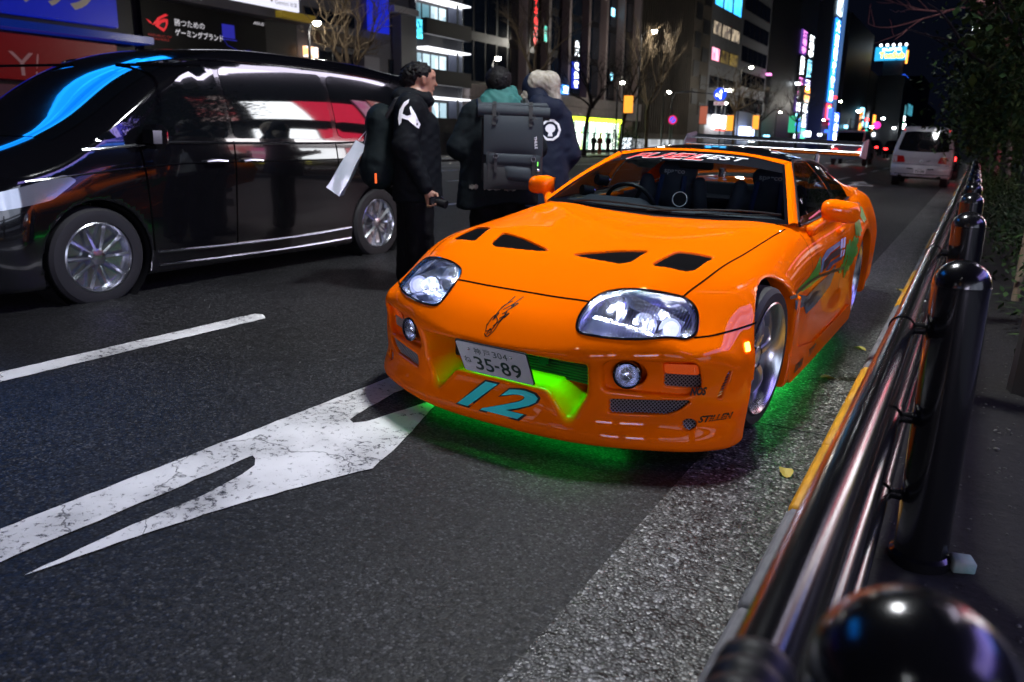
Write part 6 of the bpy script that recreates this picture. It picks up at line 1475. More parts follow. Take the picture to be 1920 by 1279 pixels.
# --- building with lit balconies
b = building('balcony_building', 'narrow dark building with white lit balcony soffits and blue-lit windows', 40.05, 45.5, 28, DARKW)
bpart('edge_trim', b, 40.02, 40.14, 0, 28, 0, .45, ALU); bpart('edge_trim', b, 45.36, 45.5, 0, 28, 0, .5, ALU)
CY = EM('cyan_window', (.16, .42, .52), .42, texture=((1, .9, .8), (.05, .12, .16))); CW = EM('pale_window', (.62, .80, .90), .85, texture=((1, 1.2, .8), (.15, .25, .3)))
for z in (3.82, 6.86, 9.90, 12.94, 16):
    sf = bpart('soffit', b, 40.2, 45.3, z, z+.08, .0, 1.25, EM('lit_soffit', (.92, .93, 1.), 1.25)); bpart('balcony', b, 40.15, 45.36, z-2.2, z-1.25, .9, 1.25, DARKW)
    for k in range(4):
        y0 = 40.35+k*.95; win(b, y0, y0+.78, z-1.28, z-.22, CW if (k > 1 or z < 7) else CY, d=.06)
    bpart('rail_post', b, 43.9, 44.0, z-2.2, z, 1.0, 1.1, FRAME); bpart('side_wall', b, 44.3, 45.3, z-1.2, z, .02, .10, PM('blue_grey_wall', (.08, .095, .14), .6))
t = board('window_sign', 'small glowing cyan sign inside a balcony window', 'sign', 40.45, 41.1, 7.5, 8.65, EM('cyan_sign', (.1, .75, 1.), 1.8, texture=((1, 5, 4), (.0, .05, .1))), .15, .2)
# --- big curtain wall building with fins and a shop
b = building('office_building', 'large office building with pinkish vertical fins above a stone band', 45.6, 79.3, 34, PM('dark_curtain_wall', (.012, .014, .02), .3))
for k in range(5):
    for r_ in range(5):
        y0 = 46.2+k*1.62; z0 = 5.35+r_*3.4; bpart('glass_panel', b, y0, y0+1.25, z0, z0+2.75, 0, .06, PM('blue_black_glass', (.012, .022, .04), .08, coat=.7) if k == 0 and r_ == 0 else bpy.data.materials['blue_black_glass'])
for y in (54.4, 58.1, 61.9, 65.9, 69.9, 74.1, 78.4): bpart('fin', b, y-.22, y+.22, 5.0, 34, 0, .75, FIN)
for k in range(6):
    for r_ in range(8):
        y0 = 54.8+k*3.95; z0 = 5.4+r_*3.3; bpart('glass_panel', b, y0, y0+3.1, z0, z0+2.7, 0, .05, bpy.data.materials['blue_black_glass'])
for k in range(9): bpart('stone_slab', b, 45.7+k*3.75, 45.7+k*3.75+3.72, 4.18, 5.02, 0, .9, STONE); bpart('stone_slab', b, 45.7+k*3.75, 45.7+k*3.75+3.72, 3.35, 4.15, 0, .88, STONE)
bpart('street_wall', b, 45.7, 61.2, 0, 3.3, .02, .2, PM('grey_stone', (.14, .13, .13), .7))
shopm = EM('bright_shop_interior', (.95, 1., .92), 2.6, texture=((1, 1.3, 1.0), (.12, .30, .22)))
bpart('shop_interior', b, 61.5, 75.4, .3, 3.2, .0, .06, shopm); bpart('shop_sign', b, 61.4, 75.5, 2.95, 3.35, .3, .5, EM('lime_sign', (.72, 1., .03), 1.9))
for k in range(10): bpart('shop_post', b, 61.5+k*1.54, 61.58+k*1.54, 0, 2.95, .1, .2, FRAME if k % 3 else EM('lime_post', (.6, 1., .05), 1.2))
bpart('shop_shelf', b, 61.5, 75.4, 1.9, 2.0, .1, .2, FRAME); bpart('shop_sill', b, 61.5, 75.4, .0, .45, .05, .25, FRAME)
bpart('side_shop_interior', b, 76, 79, .2, 1.6, .0, .1, LW2)
def vsign(label, y0, y1, z0, z1, chars, bg, fg, d=(.8, 1.0), cat='sign'):
    t = board('vertical_sign', label, cat, y0, y1, z0, z1, bg, d[0], d[1]); m = MB()
    vtext_into(m, chars, (FX+d[1]+.01, y0+(y1-y0)*.1, z0), EY, EZ, (y1-y0)*.8, z1-z0, .01, bold=.03); m.build('lettering', fg, t, False); return t
NK = PM('sign_black', (.006, .006, .008), .4)
E_ = lambda n, c, s_: EM(n, c, s_)
CYN = E_('neon_cyan', (.25, .72, 1.), 2.2); WHN = E_('neon_white', (.85, .93, 1.), 3.6); REDN = E_('neon_red', (1., .03, .03), 1.6); BLN = E_('neon_blue', (.03, .12, 1.), 1.6); TLN = E_('neon_teal', (.02, .75, .55), 1.1); PKN = E_('neon_pink', (1., .25, .75), 1.5); ORN = E_('neon_orange', (1., .30, .04), 2.2); GRN = E_('neon_green', (.05, 1., .35), 1.5)
vsign('tall red neon letters beside a fin of the office building', 54.75, 55.5, 8.4, 14.5, 'カラオケ本店舗館', NK, REDN)
vsign('small teal lit sign between two fins', 56.5, 57.1, 8.9, 10.2, '薬局', NK, TLN); vsign('white and blue lit sign higher between the fins', 62.3, 63.4, 8.35, 9.7, '丸八', NK, WHN)
vsign('blue and white vertical sign lower between the fins', 62.3, 63.4, 5.7, 7.9, '電気館', E_('deep_blue_panel', (.01, .03, .5), .6), WHN); vsign('small blue square sign above the stone band', 60.2, 61.4, 5.1, 5.85, '店', E_('blue_panel', (.05, .3, 1.), 1.2), WHN)
vsign('small cyan window sign between the right-hand fins', 70.3, 71.2, 6.8, 7.7, '本', NK, CYN)
for k, y in enumerate((70.5, 72.3, 75.2)): bpart('lit_pane', b, y, y+.7, 13.0, 13.7, .06, .1, CYN)
# --- brown plain building
b = building('brown_building', 'plain dark brown ribbed building without lit windows', 79.4, 105.6, 40, BROWNW)
for k in range(26): bpart('rib', b, 79.8+k*.72, 79.95+k*.72, 2.2, 40, 0, .12, BROWNW)
for k in range(8):
    z0 = 6.0+k*3.4; w_ = bpart('balcony_recess', b, 99.0, 101.4, z0, z0+1.9, .0, .08, PM('recess_dark', (.01, .011, .015), .5) if k == 0 else bpy.data.materials['recess_dark']); bpart('balcony_recess', b, 102.2, 104.8, z0-1.4, z0+.3, .0, .08, bpy.data.materials['recess_dark'])
bpart('base_strip', b, 79.6, 97, .3, 1.5, .02, .12, EM('white_base_light', (.7, .75, .8), .5, texture=((1, .5, 1), (.06, .07, .08))))
# --- grey building with blue windows
b = building('tiled_building', 'grey tiled building with rows of blue and pink lit windows', 105.7, 121, 44, WALLT)
BLW = EM('blue_window', (.03, .36, 1.), 1.3, texture=((1, 1.2, 1.1), (.10, .6, 1.))); PKW = EM('pink_window', (1., .45, .60), 1.1, texture=((1, 1.1, .5), (.9, .1, .2))); WMW = EM('warm_window', (.9, .72, .5), .35, texture=((1, 1.1, 1.3), (.03, .03, .05))); DKW = PM('unlit_window', (.012, .014, .022), .08, coat=.6); OCW = EM('ochre_window', (.6, .40, .08), .18, texture=((1, .9, 1), (.03, .02, .02)))
ym = ((106.5, 110.0), (110.8, 114.7), (115.5, 119.7))
rows = ((26.5, 29.2, (BLW, DKW, BLW)), (22.6, 25.2, (BLW, BLW, BLW)), (18.9, 21.3, (BLW, BLW, BLW)), (15.3, 16.9, (WMW, WMW, WMW)), (12.0, 13.6, (PKW, OCW, OCW)), (8.4, 10.0, (DKW, DKW, DKW)), (5.0, 6.8, (DKW, DKW, DKW)))
for z0, z1, ms in rows:
    for (y0, y1), m_ in zip(ym, ms): win(b, y0, y1, z0, z1, m_, d=.08)
b = building('ribbon_building', 'pale building with long dark ribbon windows stepping down the street', 121.1, 139, 38, PM('white_grey_wall', (.24, .25, .28), .6))
for k in range(9): win(b, 122, 138, 6+k*3.6, 8.1+k*3.6, DKW, d=.08, bars=4)
b = building('dark_block', 'dark unlit block between the pale building and the neon tower', 139.2, 163, 27, DARKW)
t = board('white_billboard', 'bright white lit billboard with red lower band', 'billboard', 106.4, 116, 3.0, 4.9, EM('white_billboard_panel', (1., 1., 1.), 3.2), .8, 1.2); bpart('red_band', t, 106.4, 111.5, 2.85, 3.15, 1.2, 1.25, EM('red_band', (1., .08, .06), 1.5))
t = board('white_kiosk', 'small bright white and blue shop sign right of the white billboard', 'sign', 121, 129, 2.2, 3.7, EM('white_blue_panel', (.8, .88, 1.), 2.2, texture=((1, .3, 1.6), (.25, .4, 1.))), .8, 1.2)
# --- neon towers further down the street
b = building('neon_tower', 'dark tower with two columns of pink, cyan and white vertical signs', 163.2, 181, 42, PM('blue_dark_wall', (.02, .03, .05), .5))
cols = ((164.5, 169.5), (171.5, 177.5))
segs = ((18.3, 22.6, PKN, '酒場亭'), (14.3, 17.9, CYN, '個室居酒屋'), (10.6, 14.0, PKN, '焼肉食堂'), (7.4, 10.3, WHN, '歌広場'), (4.6, 7.2, CYN, '喫茶室'), (2.2, 4.4, GRN, '薬店'))
for ci, (y0, y1) in enumerate(cols):
    for k, (z0, z1, m_, s_) in enumerate(segs):
        fg = (m_, WHN)[(k+ci) % 2]; vsign('lit %s letters on the neon tower, %s column, %s from the top' % (('pink', 'cyan', 'red', 'white', 'pale blue', 'green')[k], ('left', 'right')[ci], ('first', 'second', 'third', 'fourth', 'fifth', 'sixth')[k]), y0, y1, z0, z1, s_, NK if (k+ci) % 3 else E_('violet_panel', (.30, .12, .8), .22), fg, (.1, .4))
vsign('white letters high on the corner of the neon tower', 165, 178, 29.5, 33.5, 'B', NK, WHN, (.8, 1.2))
b = building('sign_tower', 'slim tower with a tall blue and white vertical sign', 199, 216, 52, PM('blue_dark_wall_two', (.025, .035, .06), .5))
bpart('blue_edge', b, 210, 214, 4, 40, .3, .6, EM('dim_blue_edge', (.08, .2, .5), .35))
vsign('tall blue and white vertical sign on the slim tower', 202.5, 208.5, 11, 29.5, '大型電器館店', E_('sky_blue_panel', (.02, .25, 1.), 1.6), WHN, (.1, .4)); vsign('white picture sign at the top of the slim tower', 203, 209, 30.5, 39, '光', E_('pale_panel', (.6, .8, .95), 1.6), NK, (.1, .4)); vsign('red and yellow foot of the tall blue sign', 202.5, 208, 7.0, 10.6, '売', E_('red_panel', (1., .06, .10), 1.6), E_('neon_yellow', (1., .85, .1), 2.), (.1, .4))
b = building('far_block', 'unlit grey block behind the slim tower', 226, 278, 34, DARKW); b2 = building('farther_block', 'low dark block far down the street', 279, 365, 24, DARKW)
t = thing('roof_billboard', 'blue billboard with yellow letters on a distant rooftop', 'billboard')
def fbox(name, x0, x1, z0, z1, y, th_, mat, parent): m = MB(); m.box(((x0+x1)/2, y, (z0+z1)/2), (x1-x0, th_, z1-z0)); return m.build(name, mat, parent, False)
fbox('board', -32.6, -23.2, 28.6, 32.8, 300, .8, EM('blue_yellow_board', (.02, .28, .55), 1.1), t); fbox('plinth', -29.8, -23.8, 24, 28.5, 302, 3, GREYW, t); fbox('side_board', -23.1, -22.6, 27.5, 31.5, 300, .8, ORN, t)
M_Y = ((-31.2, 299.5, 29.2), (1, 0, 0), (0, 0, 1)); mbt = MB(); text_into(mbt, 'TonSub', *M_Y, 7.6, 2.0, .05, bold=.03); mbt.build('lettering', E_('board_yellow', (1., .80, .02), 2.), t, False)
mbt = MB(); text_into(mbt, 'SUPER', (-30.5, 299.5, 31.6), (1, 0, 0), (0, 0, 1), 6., .8, .05); mbt.build('lettering', WHN, t, False)
for k in range(5): q = MB(); q.sphere((-31+1.9*k, 299, 33.3), .42, 8, 6); q.build('floodlight', WHN, t)
fbox('rooftop', -34, -22.8, 0, 24, 310, 16, DARKW, t)
vsign('tall white on blue vertical sign with block characters in the distance', 366, 384, 9, 29, 'H宝電館丸', E_('blue_panel_far', (.02, .10, .8), 1.2), WHN, (1., 3.))
b = building('distant_office', 'distant office with a row of pale teal windows', 394, 520, 30, DARKW)
bpart('window_band', b, 396, 430, 15, 19.5, .1, .3, EM('teal_band', (.15, .55, .65), .45, texture=((1, .3, .6), (.02, .06, .08)))); bpart('window_band', b, 440, 470, 16, 21, .1, .3, EM('teal_band_two', (.1, .6, .8), .45, texture=((1, .25, .4), (.02, .06, .08))))
vsign('orange vertical sign low down among the far lamps', 232, 240, 4.5, 10, '酒房', NK, ORN, (3, 4)); vsign('pale orange vertical sign far down the street', 262, 272, 5, 10.5, '屋', NK, ORN, (3, 4)); vsign('blue vertical sign above the car wing', 190, 197, 2.0, 8.0, '本店街', E_('blue_panel_low', (.02, .1, .9), 1.5), WHN, (3, 4)); vsign('teal vertical sign low by the far lamps', 246, 255, 1.5, 6, '薬', NK, TLN, (3, 4))
vsign('cluster of orange letters left of the neon tower', 152, 158, 8.6, 11.5, '串亭', NK, ORN, (3, 4)); vsign('row of small white letters low beyond the wing', 199, 222, 1.2, 2.6, '店', NK, WHN, (3, 4)); vsign('green and blue sign low beside the neon tower', 146, 152, 3.2, 6.0, '街', E_('green_panel', (.02, .3, .15), .8), BLN, (3, 4))
rngs = random.Random(5); tiny = (('orange', ORN), ('white', WHN), ('cyan', CYN), ('green', GRN), ('red', REDN), ('pink', PKN), ('blue', BLN))
for k in range(44):
    cn, m_ = tiny[rngs.choice((0, 1, 1, 1, 2, 2, 3, 4, 5, 6))]; y = rngs.uniform(128, 420); z = rngs.choice((1.6, 2.2, 3., 4., 5.5, 7., 9., 12.))+rngs.uniform(-.3, .3); L_ = y*.008*rngs.uniform(.5, 1.3)
    t = thing('shop_sign', 'small %s lit shop sign among the distant shopfronts' % cn, 'sign', group='small %s signs far down the street' % cn); bpart('panel', t, y, y+L_*1.6, z, z+L_*rngs.choice((.4, .6, 1.2)), .5, 1.2, m_)
# buildings further along and on the near side close the street
for k, (y0, y1, H) in enumerate(((525, 600, 40), (605, 720, 28))): building('distant_block', ('tall dark block near the end of the street', 'low dark block at the end of the street')[k], y0, y1, H, DARKW)
# ------------------------------------------------------------------ street lamps
LAMPW = EM('lit_lamp_globe', (1., .95, .80), 60., True); LAMPC = EM('lit_lamp_led', (.92, .97, 1.), 45., True)
POLE = PM('lamp_pole_grey', (.10, .11, .11), .45, .5); POLEB = PM('lamp_pole_dark', (.03, .03, .032), .4, .4)
def street_lamp(name, label, x, y, H, arm, mat, group, energy=0., col=(1, .95, .85), r_=.16):
    t = thing(name, label, 'street lamp', (x, y, gz(x) if x > -25 else 0), 0, group)
    m = MB(); m.tube([(0, 0, 0), (0, 0, .5), (0, 0, H*.7), (0, 0, H-.25)], [.11, .085, .07, .055], 10); m.build('pole', POLEB, t)
    m = MB(); m.tube([(0, 0, H-.3), (arm*.35, 0, H+.02), (arm, 0, H+.12)], [.045, .04, .035], 8); m.build('arm', POLEB, t)
    h = MB(); h.lathe([(.001, .12), (.10, .10), (r_*1.15, .02), (r_*1.15, 0)], (arm, 0, H+.06), (0, 0, 1), 18); h.build('lamp_head', POLE, t)
    g = MB(); g.lathe([(r_, 0), (r_*.95, -r_*.5), (r_*.6, -r_*.9), (.001, -r_)], (arm, 0, H+.06), (0, 0, 1), 18); g.build('globe', mat, t)
    if energy > 0:
        near_ = name == 'kerb_lamp'; l = bpy.data.lights.new('lamp_light', 'SPOT' if near_ else 'POINT'); l.energy = energy*(1 if near_ else .2); l.color = col; l.shadow_soft_size = r_*1.2
        if near_: l.shadow_soft_size = .34; l.spot_size = rad(120); l.spot_blend = 1.
        lo = bpy.data.objects.new('lamp_light', l); COL.objects.link(lo); lo.parent = t; lo.location = (arm, 0, H-.35) if near_ else (arm+.45*(1 if arm > 0 else -1), 0, H-.2)
    return t
GRP = 'street lamps along the far pavement'
street_lamp('street_lamp', 'lamp with white triangular face on the dark pole before the grey building', -24.5, 24.0, 6.0, .5, LAMPW, GRP, 700)
for k, (y, H, a, lab) in enumerate(((40.0, 6.0, .4, 'starry white street lamp above the head of the man with the backpack'), (59.9, 5.9, .4, 'white street lamp over the orange banner by the lime shop'), (66.7, 10.6, 1.2, 'high street lamp in front of the brown building'), (71.5, 5.8, .5, 'street lamp beside the blue arrow sign arm'), (91.5, 5.7, .5, 'low street lamp right of the blue arrow sign'),
        (101.8, 10.4, 1.2, 'high street lamp beside the pale ribbon building'), (140.5, 10.2, 1.2, 'high street lamp in front of the neon tower'), (178.1, 9.9, 1.2, 'high lamp right of the slim tower'), (121, 5.7, .5, 'low lamp in front of the dark block'), (160, 5.7, .5, 'low lamp under the neon tower'))):
    street_lamp('street_lamp', lab, -24.4-a, y, H, a, LAMPW, GRP, {0: 900, 2: 2600, 4: 1500, 5: 2600, 6: 3500, 7: 3500}.get(k, 0), r_=.17 if H < 8 else .22)
for k, (y, H) in enumerate(((205, 9), (235, 6), (262, 9.), (300, 7), (340, 9), (390, 9), (450, 9))): street_lamp('street_lamp', 'one of the lamp dots strung out far down the street', -24.6, y, H, .6, LAMPC, 'far lamp dots', r_=.42)
for k, (y, H, e, lab) in enumerate(((-10.0, 7.6, 70, 'street lamp on the near kerb behind the camera'), (.9, 5.6, 720, 'street lamp on the near kerb above the orange car'), (19.0, 8.2, 550, 'street lamp on the near kerb past the white van'), (48.3, 7.45, 0, 'pale street lamp above the dark right-hand trees'), (78, 6.9, 0, 'smaller lamp lower beside the dark right-hand trees'))):
    street_lamp('kerb_lamp', lab, 1.95, y, H, -2.1 if 0 < y < 5 else -1.35, LAMPC, 'street lamps along the near kerb', e, (.94, .97, 1.), .17)
# poles and signs
t = thing('arrow_sign', 'round blue road sign with white turn arrow on a long arm', 'road sign', (-24.3, 72.2, 0))
m = MB(); m.tube([(0, 0, 0), (0, 0, 5.2), (.1, .6, 5.8), (.4, 5, 6.1), (1.4, 11.2, 6.15)], [.09, .07, .06, .05, .04], 8); m.build('pole', POLEB, t)
BLS = EM('blue_road_sign', (.01, .05, .75), 1.1); 
vw = Vector((.25, -.97, 0)).normalized(); vx = Vector((.97, .25, 0))
m = MB(); m.lathe([(.001, .03), (.62, .03), (.65, 0), (.001, 0)], (1.4, 11.2, 6.2), vw, 28); dsk = m.build('disc', BLS, t)
m = MB(); M_ = frame4(Vector((1.4, 11.2, 6.2))+vw*.035, vx, (0, 0, 1))
for P_ in ([(.02, -.48), (.14, -.48), (.14, .18), (.26, .18), (.08, .48), (-.10, .18), (.02, .18)], [(.02, -.20), (-.25, .02), (-.16, .12), (-.48, .05), (-.44, -.26), (-.34, -.14), (.02, -.36)]): m.prism(P_, M_, .01)
m.build('arrow', WHN if False else EM('sign_white', (.95, .97, 1.), 2.0), t, False)
m = MB(); m.box((1.4, 11.2, 5.28), (1.15, .05, .36), math.atan2(vx[1], vx[0])); pl_ = m.build('plate', PM('sign_plate', (.6, .5, .52), .5, emit=((.7, .5, .55), .35)), t, False); text_obj('lettering', '8-20', Vector((1.0, 11.1, 5.16))+vw*.04, vx, (0, 0, 1), .85, .24, PM('sign_red', (.5, .05, .08), .5), t)
t = thing('no_parking_sign', 'round blue no-parking sign with red ring beside a lamp pole', 'road sign', (-24.0, 71.9, 0)); m = MB(); m.cyl((0, 0, 0), (0, 0, 3.8), .04, n=8); m.build('pole', POLE, t)
m = MB(); m.lathe([(.001, .03), (.29, .03), (.29, 0), (.001, 0)], (0, -.08, 3.27), vw, 24); m.build('disc', EM('blue_disc', (.02, .10, .9), .8), t); m = MB(); m.lathe([(.28, .03), (.41, .03), (.41, 0), (.28, 0)], (0, -.08, 3.27), vw, 28); m.box(Vector((0, -.08, 3.27))+vw*.03, (.09, .01, .62), 0, M=Matrix.Rotation(.25, 3, 'Z') @ Matrix.Rotation(.78, 3, 'Y')); m.build('red_ring', EM('sign_red_ring', (1., .02, .12), .45), t)
for k, (y, z0, z1, lab) in enumerate(((59.9, 3.5, 4.85, 'orange hanging banner on the lamp pole by the lime shop'), (91.5, 2.6, 4.3, 'orange hanging banner on the lamp pole right of the white billboard'), (80.9, 3.1, 4.9, 'dull red hanging banner on the brown building corner'), (104, 3.0, 4.7, 'orange red banner behind the twisted bare tree'))):
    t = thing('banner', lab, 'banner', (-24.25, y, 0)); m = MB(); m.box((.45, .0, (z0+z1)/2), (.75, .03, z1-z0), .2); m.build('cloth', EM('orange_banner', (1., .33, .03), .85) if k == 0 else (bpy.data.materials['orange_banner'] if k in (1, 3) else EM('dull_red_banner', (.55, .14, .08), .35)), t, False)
    m = MB(); m.cyl((0, 0, z1+.03), (.85, .15, z1+.03), .025, n=6); m.cyl((0, 0, z0-.03), (.85, .15, z0-.03), .025, n=6); m.cyl((0, 0, 0), (0, 0, z1+.2), .05, n=6); m.build('bracket', POLEB, t)
# traffic lights
t = thing('traffic_light', 'red traffic light far down the street', 'traffic light', (-22, 178, 0)); m = MB(); m.cyl((0, 0, 0), (0, 0, 6.5), .1, n=8); m.cyl((0, 0, 6.2), (2.5, 0, 6.2), .06, n=8); m.build('pole', POLEB, t); m = MB(); m.box((2.6, 0, 6.2), (1.6, .3, .55), bevel=.1); m.build('housing', BLACK, t); m = MB(); m.sphere((3.1, -.2, 6.2), .33, 12, 8); m.build('red_lens', EM('lit_red_signal', (1., .02, .02), 14.), t)
t = thing('stop_sign', 'glowing magenta round sign beside small white lamps far away', 'road sign', (-20, 208, 0)); m = MB(); m.cyl((0, 0, 0), (0, 0, 6), .1, n=8); m.build('pole', POLEB, t); m = MB(); m.lathe([(.001, .05), (.85, .05), (.85, 0), (.001, 0)], (0, -.2, 5.8), (.1, -1, 0), 20); m.build('disc', EM('magenta_disc', (1., .03, .35), 1.2), t)
# small figures, shrubs and bollards in front of the lit shop
for k, (y, x, c, lab) in enumerate(((60.4, -27.0, (.01, .01, .012), 'tiny figure in dark coat standing in front of the lime shop'), (61.5, -26.9, (.30, .04, .01), 'tiny figure in orange red jacket by the lime shop'), (62.6, -26.6, (.012, .015, .03), 'tiny figure in navy coat by the lime shop'))):
    t = thing('person', lab, 'person', (x, y, .1), 0, 'people outside the lime shop'); f_ = blob([capsule((0, 0, 1.25), (0, 0, .85), .17, .18), capsule((-.08, 0, .85), (-.10, .02, .05), .10, .07), capsule((.08, 0, .85), (.10, -.02, .05), .10, .07), ellipsoid((0, .02, 1.60), (.10, .11, .13)), capsule((0, 0, 1.4), (0, 0, 1.5), .07, .06), capsule((-.2, 0, 1.32), (-.24, .05, .95), .065, .05), capsule((.2, 0, 1.32), (.22, .1, .98), .065, .05)], .05)
    v_, q_ = surfnet(f_, (-.4, -.35, 0), (.4, .35, 1.8), .05); link_mesh('body', v_, q_, PM('far_coat', c, .7), t, True, 180)
# ------------------------------------------------------------------ trees
BARK = PM('bare_bark', (.12, .085, .045), .85, noise=(12, .2, (.06, .042, .026)), bump=(20, .5, .02)); BARKD = PM('dark_bark', (.022, .018, .015), .9)
def grow(rng, trunk_h, r0, levels, spread, upward, twist=0., first=3, length=1.6, lean=(0, 0)):
    """returns trunk mesh and branch mesh of a bare tree"""
    tr, br = MB(), MB()
    pts = [Vector((lean[0]*t*t+.05*math.sin(4*t+1), lean[1]*t*t+.05*math.cos(5*t), trunk_h*t)) for t in (0, .1, .3, .55, .8, 1)]
    tr.tube(pts, [r0*1.35, r0*1.1, r0, r0*.92, r0*.85, r0*.8], 10)
    def limb(p, d, L, r, lev):
        n = 4; q = [p]; dd = d.copy()
        for i in range(n):
            dd = (dd+Vector((rng.gauss(0, .16), rng.gauss(0, .16), rng.gauss(0, .10)+upward*.10))).normalized()
            if twist: dd = (dd+Vector((math.sin(q[-1].z*3)*twist, math.cos(q[-1].z*3.3)*twist, 0))).normalized()
            q.append(q[-1]+dd*L/n)
        br.tube(q, [r*(1-.16*i) for i in range(n+1)], 6 if lev < 2 else (4 if lev < 3 else 3), False)
        if lev >= levels: return
        for k in range(3 if lev < 2 else rng.choice((2, 3, 3))):
            i = rng.choice((2, 3, 4)) if k else 4; a = rng.uniform(0, 2*math.pi); x, y, _ = frame_from(dd)
            nd = (dd*(1-.25*spread)+(x*math.cos(a)+y*math.sin(a))*spread*rng.uniform(.5, 1.)+Vector((0, 0, upward*.3))).normalized()
            limb(q[i], nd, L*rng.uniform(.55, .8), r*.52*(1-.1*i/4)+.003, lev+1)
    for k in range(first):
        a = 2*math.pi*k/first+rng.uniform(-.5, .5); d = Vector((math.cos(a)*spread, math.sin(a)*spread, .75)).normalized(); limb(pts[-1]-Vector((0, 0, rng.uniform(0, .25)*trunk_h*.5)), d, length, r0*.6, 0)
    limb(pts[-1], Vector((0, 0, 1)), length*1.1, r0*.7, 0)
    return tr, br
def bare_tree(label, x, y, seed, h, r0, levels, spread, up, twist=0., first=4, length=1.7, mat=BARK, group='bare street trees on the far pavement', lean=(0, 0)):
    t = thing('bare_tree', label, 'tree', (x, y, .05), 0, group); tr, br = grow(random.Random(seed), h, r0, levels, spread, up, twist, first, length, lean)
    tr.build('trunk', mat, t, True, 60); br.build('branches', mat, t, True, 60); return t
bare_tree('golden lit bare pollarded tree in front of the grey building', -25, 27.2, 5, 4.2, .20, 4, .75, .5, first=5, length=1.75)
bare_tree('bare tree lit by the starry lamp in front of the curtain wall', -25.2, 46.3, 11, 5.8, .16, 4, .8, .6, first=4, length=2.2)
bare_tree('dark bare tree with slanting trunk in front of the lime shop', -25, 54, 21, 4.0, .17, 4, .75, .5, first=4, length=2.0, mat=BARKD, lean=(.4, .5))
bare_tree('dark bare tree leaning right beside the orange banner', -25, 61.3, 31, 4.1, .17, 4, .7, .6, first=4, length=2.1, mat=BARKD, lean=(.3, .9))
bare_tree('tall fan-shaped bare tree in front of the brown building', -25, 67.6, 41, 4.4, .17, 4, .55, 1.1, first=5, length=2.6)
bare_tree('bare tree with swept twisted twigs beside the high lamp', -25, 98, 51, 5.2, .20, 4, .7, .2, twist=.35, first=5, length=2.7)
bare_tree('dark bare tree low in front of the neon signs', -25, 112, 61, 4.4, .2, 4, .8, .5, first=5, length=2.2, mat=BARKD)
bare_tree('bare tree far along under the neon tower', -25, 138, 71, 5, .2, 3, .8, .5, first=5, length=2.6, mat=BARKD)
# leaves
def leaf_cloud(rng, n, shape, size, hang=.3):
    m_v = np.zeros((n*4, 3)); cl = []
    pts = []
    ncl = max(8, n//45)
    cen = [shape(rng) for _ in range(ncl)]
    for i in range(n):
        c = cen[rng.randrange(ncl)]; p = Vector(c)+Vector((rng.gauss(0, 1), rng.gauss(0, 1), rng.gauss(0, .8)))*size*2.6
        d = Vector((rng.gauss(0, 1), rng.gauss(0, 1), rng.gauss(-hang, .6))).normalized(); x, y, _ = frame_from(d); s_ = size*rng.uniform(.6, 1.25)
        m_v[i*4:i*4+4] = [p, p+d*s_*.55+x*s_*.28, p+d*s_*1.15, p+d*s_*.55-x*s_*.28]
    return m_v, np.arange(n*4).reshape(n, 4)
LEAFM, _nt, _b = node_mat('evergreen_leaf'); _oi = N(_nt, 'ShaderNodeTexCoord'); _nn = N(_nt, 'ShaderNodeTexNoise', Scale=3.2, Detail=3.); _nt.links.new(_oi.outputs['Object'], _nn.inputs['Vector'])
_nt.links.new(ramp(_nt, _nn.outputs['Fac'], [(.3, (.008, .022, .006)), (.55, (.025, .055, .012)), (.75, (.06, .09, .02))]), _b.inputs['Base Color']); _b.inputs['Roughness'].default_value = .75; _b.inputs['Specular IOR Level'].default_value = .15
def ell_shape(c, r):
    def f(rng):
        while True:
            p = [rng.uniform(-1, 1) for _ in range(3)]
            if .25 < sum(q*q for q in p) < 1: return (c[0]+p[0]*r[0], c[1]+p[1]*r[1], c[2]+p[2]*r[2])
    return f
def leafy_tree(label, x, y, seed, zc, r, n, tr_h, tr_r=.09, size=.10, lean=(0, 0)):
    t = thing('evergreen_tree', label, 'tree', (x, y, .05), 0, 'dark evergreen trees behind the pipe rail'); rg = random.Random(seed)
    tr, br = grow(rg, tr_h, tr_r, 1, .7, .5, first=4, length=r[2]*.8, lean=lean); tr.build('trunk', PM('grey_bark', (.085, .078, .068), .85, noise=(10, .2, (.05, .045, .04))) if 'grey_bark' not in bpy.data.materials else bpy.data.materials['grey_bark'], t, True, 60); br.build('limbs', BARKD, t, True, 60)
    v, f = leaf_cloud(rg, n, ell_shape((lean[0], lean[1], zc), r), size); link_mesh('crown', v, f, LEAFM, t, False); return t
leafy_tree('dark evergreen tree with pale trunk just beyond the second bollard', 2.12, 4.3, 3, 3.6, (.95, 1.2, 1.45), 9000, 2.4, .065, .11)
leafy_tree('dense dark evergreen behind the bollards, leaves down to the rail', 2.25, 11.5, 5, 2.5, (1.0, 1.7, 1.7), 11000, 2.0, .08, .12)
leafy_tree('dark evergreen further along the kerb, leaves overhanging the rail', 2.1, 16.2, 6, 2.6, (1.0, 2.0, 1.9), 9000, 2.2, .09, .13)
leafy_tree('dark evergreen mass beside the white van', 2.2, 22, 7, 2.8, (1.2, 2.2, 2.2), 9000, 2.4, .09, .14)
leafy_tree('farthest dark evergreen along the kerb', 2.2, 30, 8, 3.0, (1.3, 2.5, 2.4), 7000, 2.4, .09, .16)
bare_tree('reddish bare tree rising over the right-hand evergreens', 1.9, 20, 91, 4.2, .13, 4, .75, .7, first=6, length=2.1, mat=PM('reddish_bark', (.16, .060, .06), .85), group='bare trees behind the evergreens')
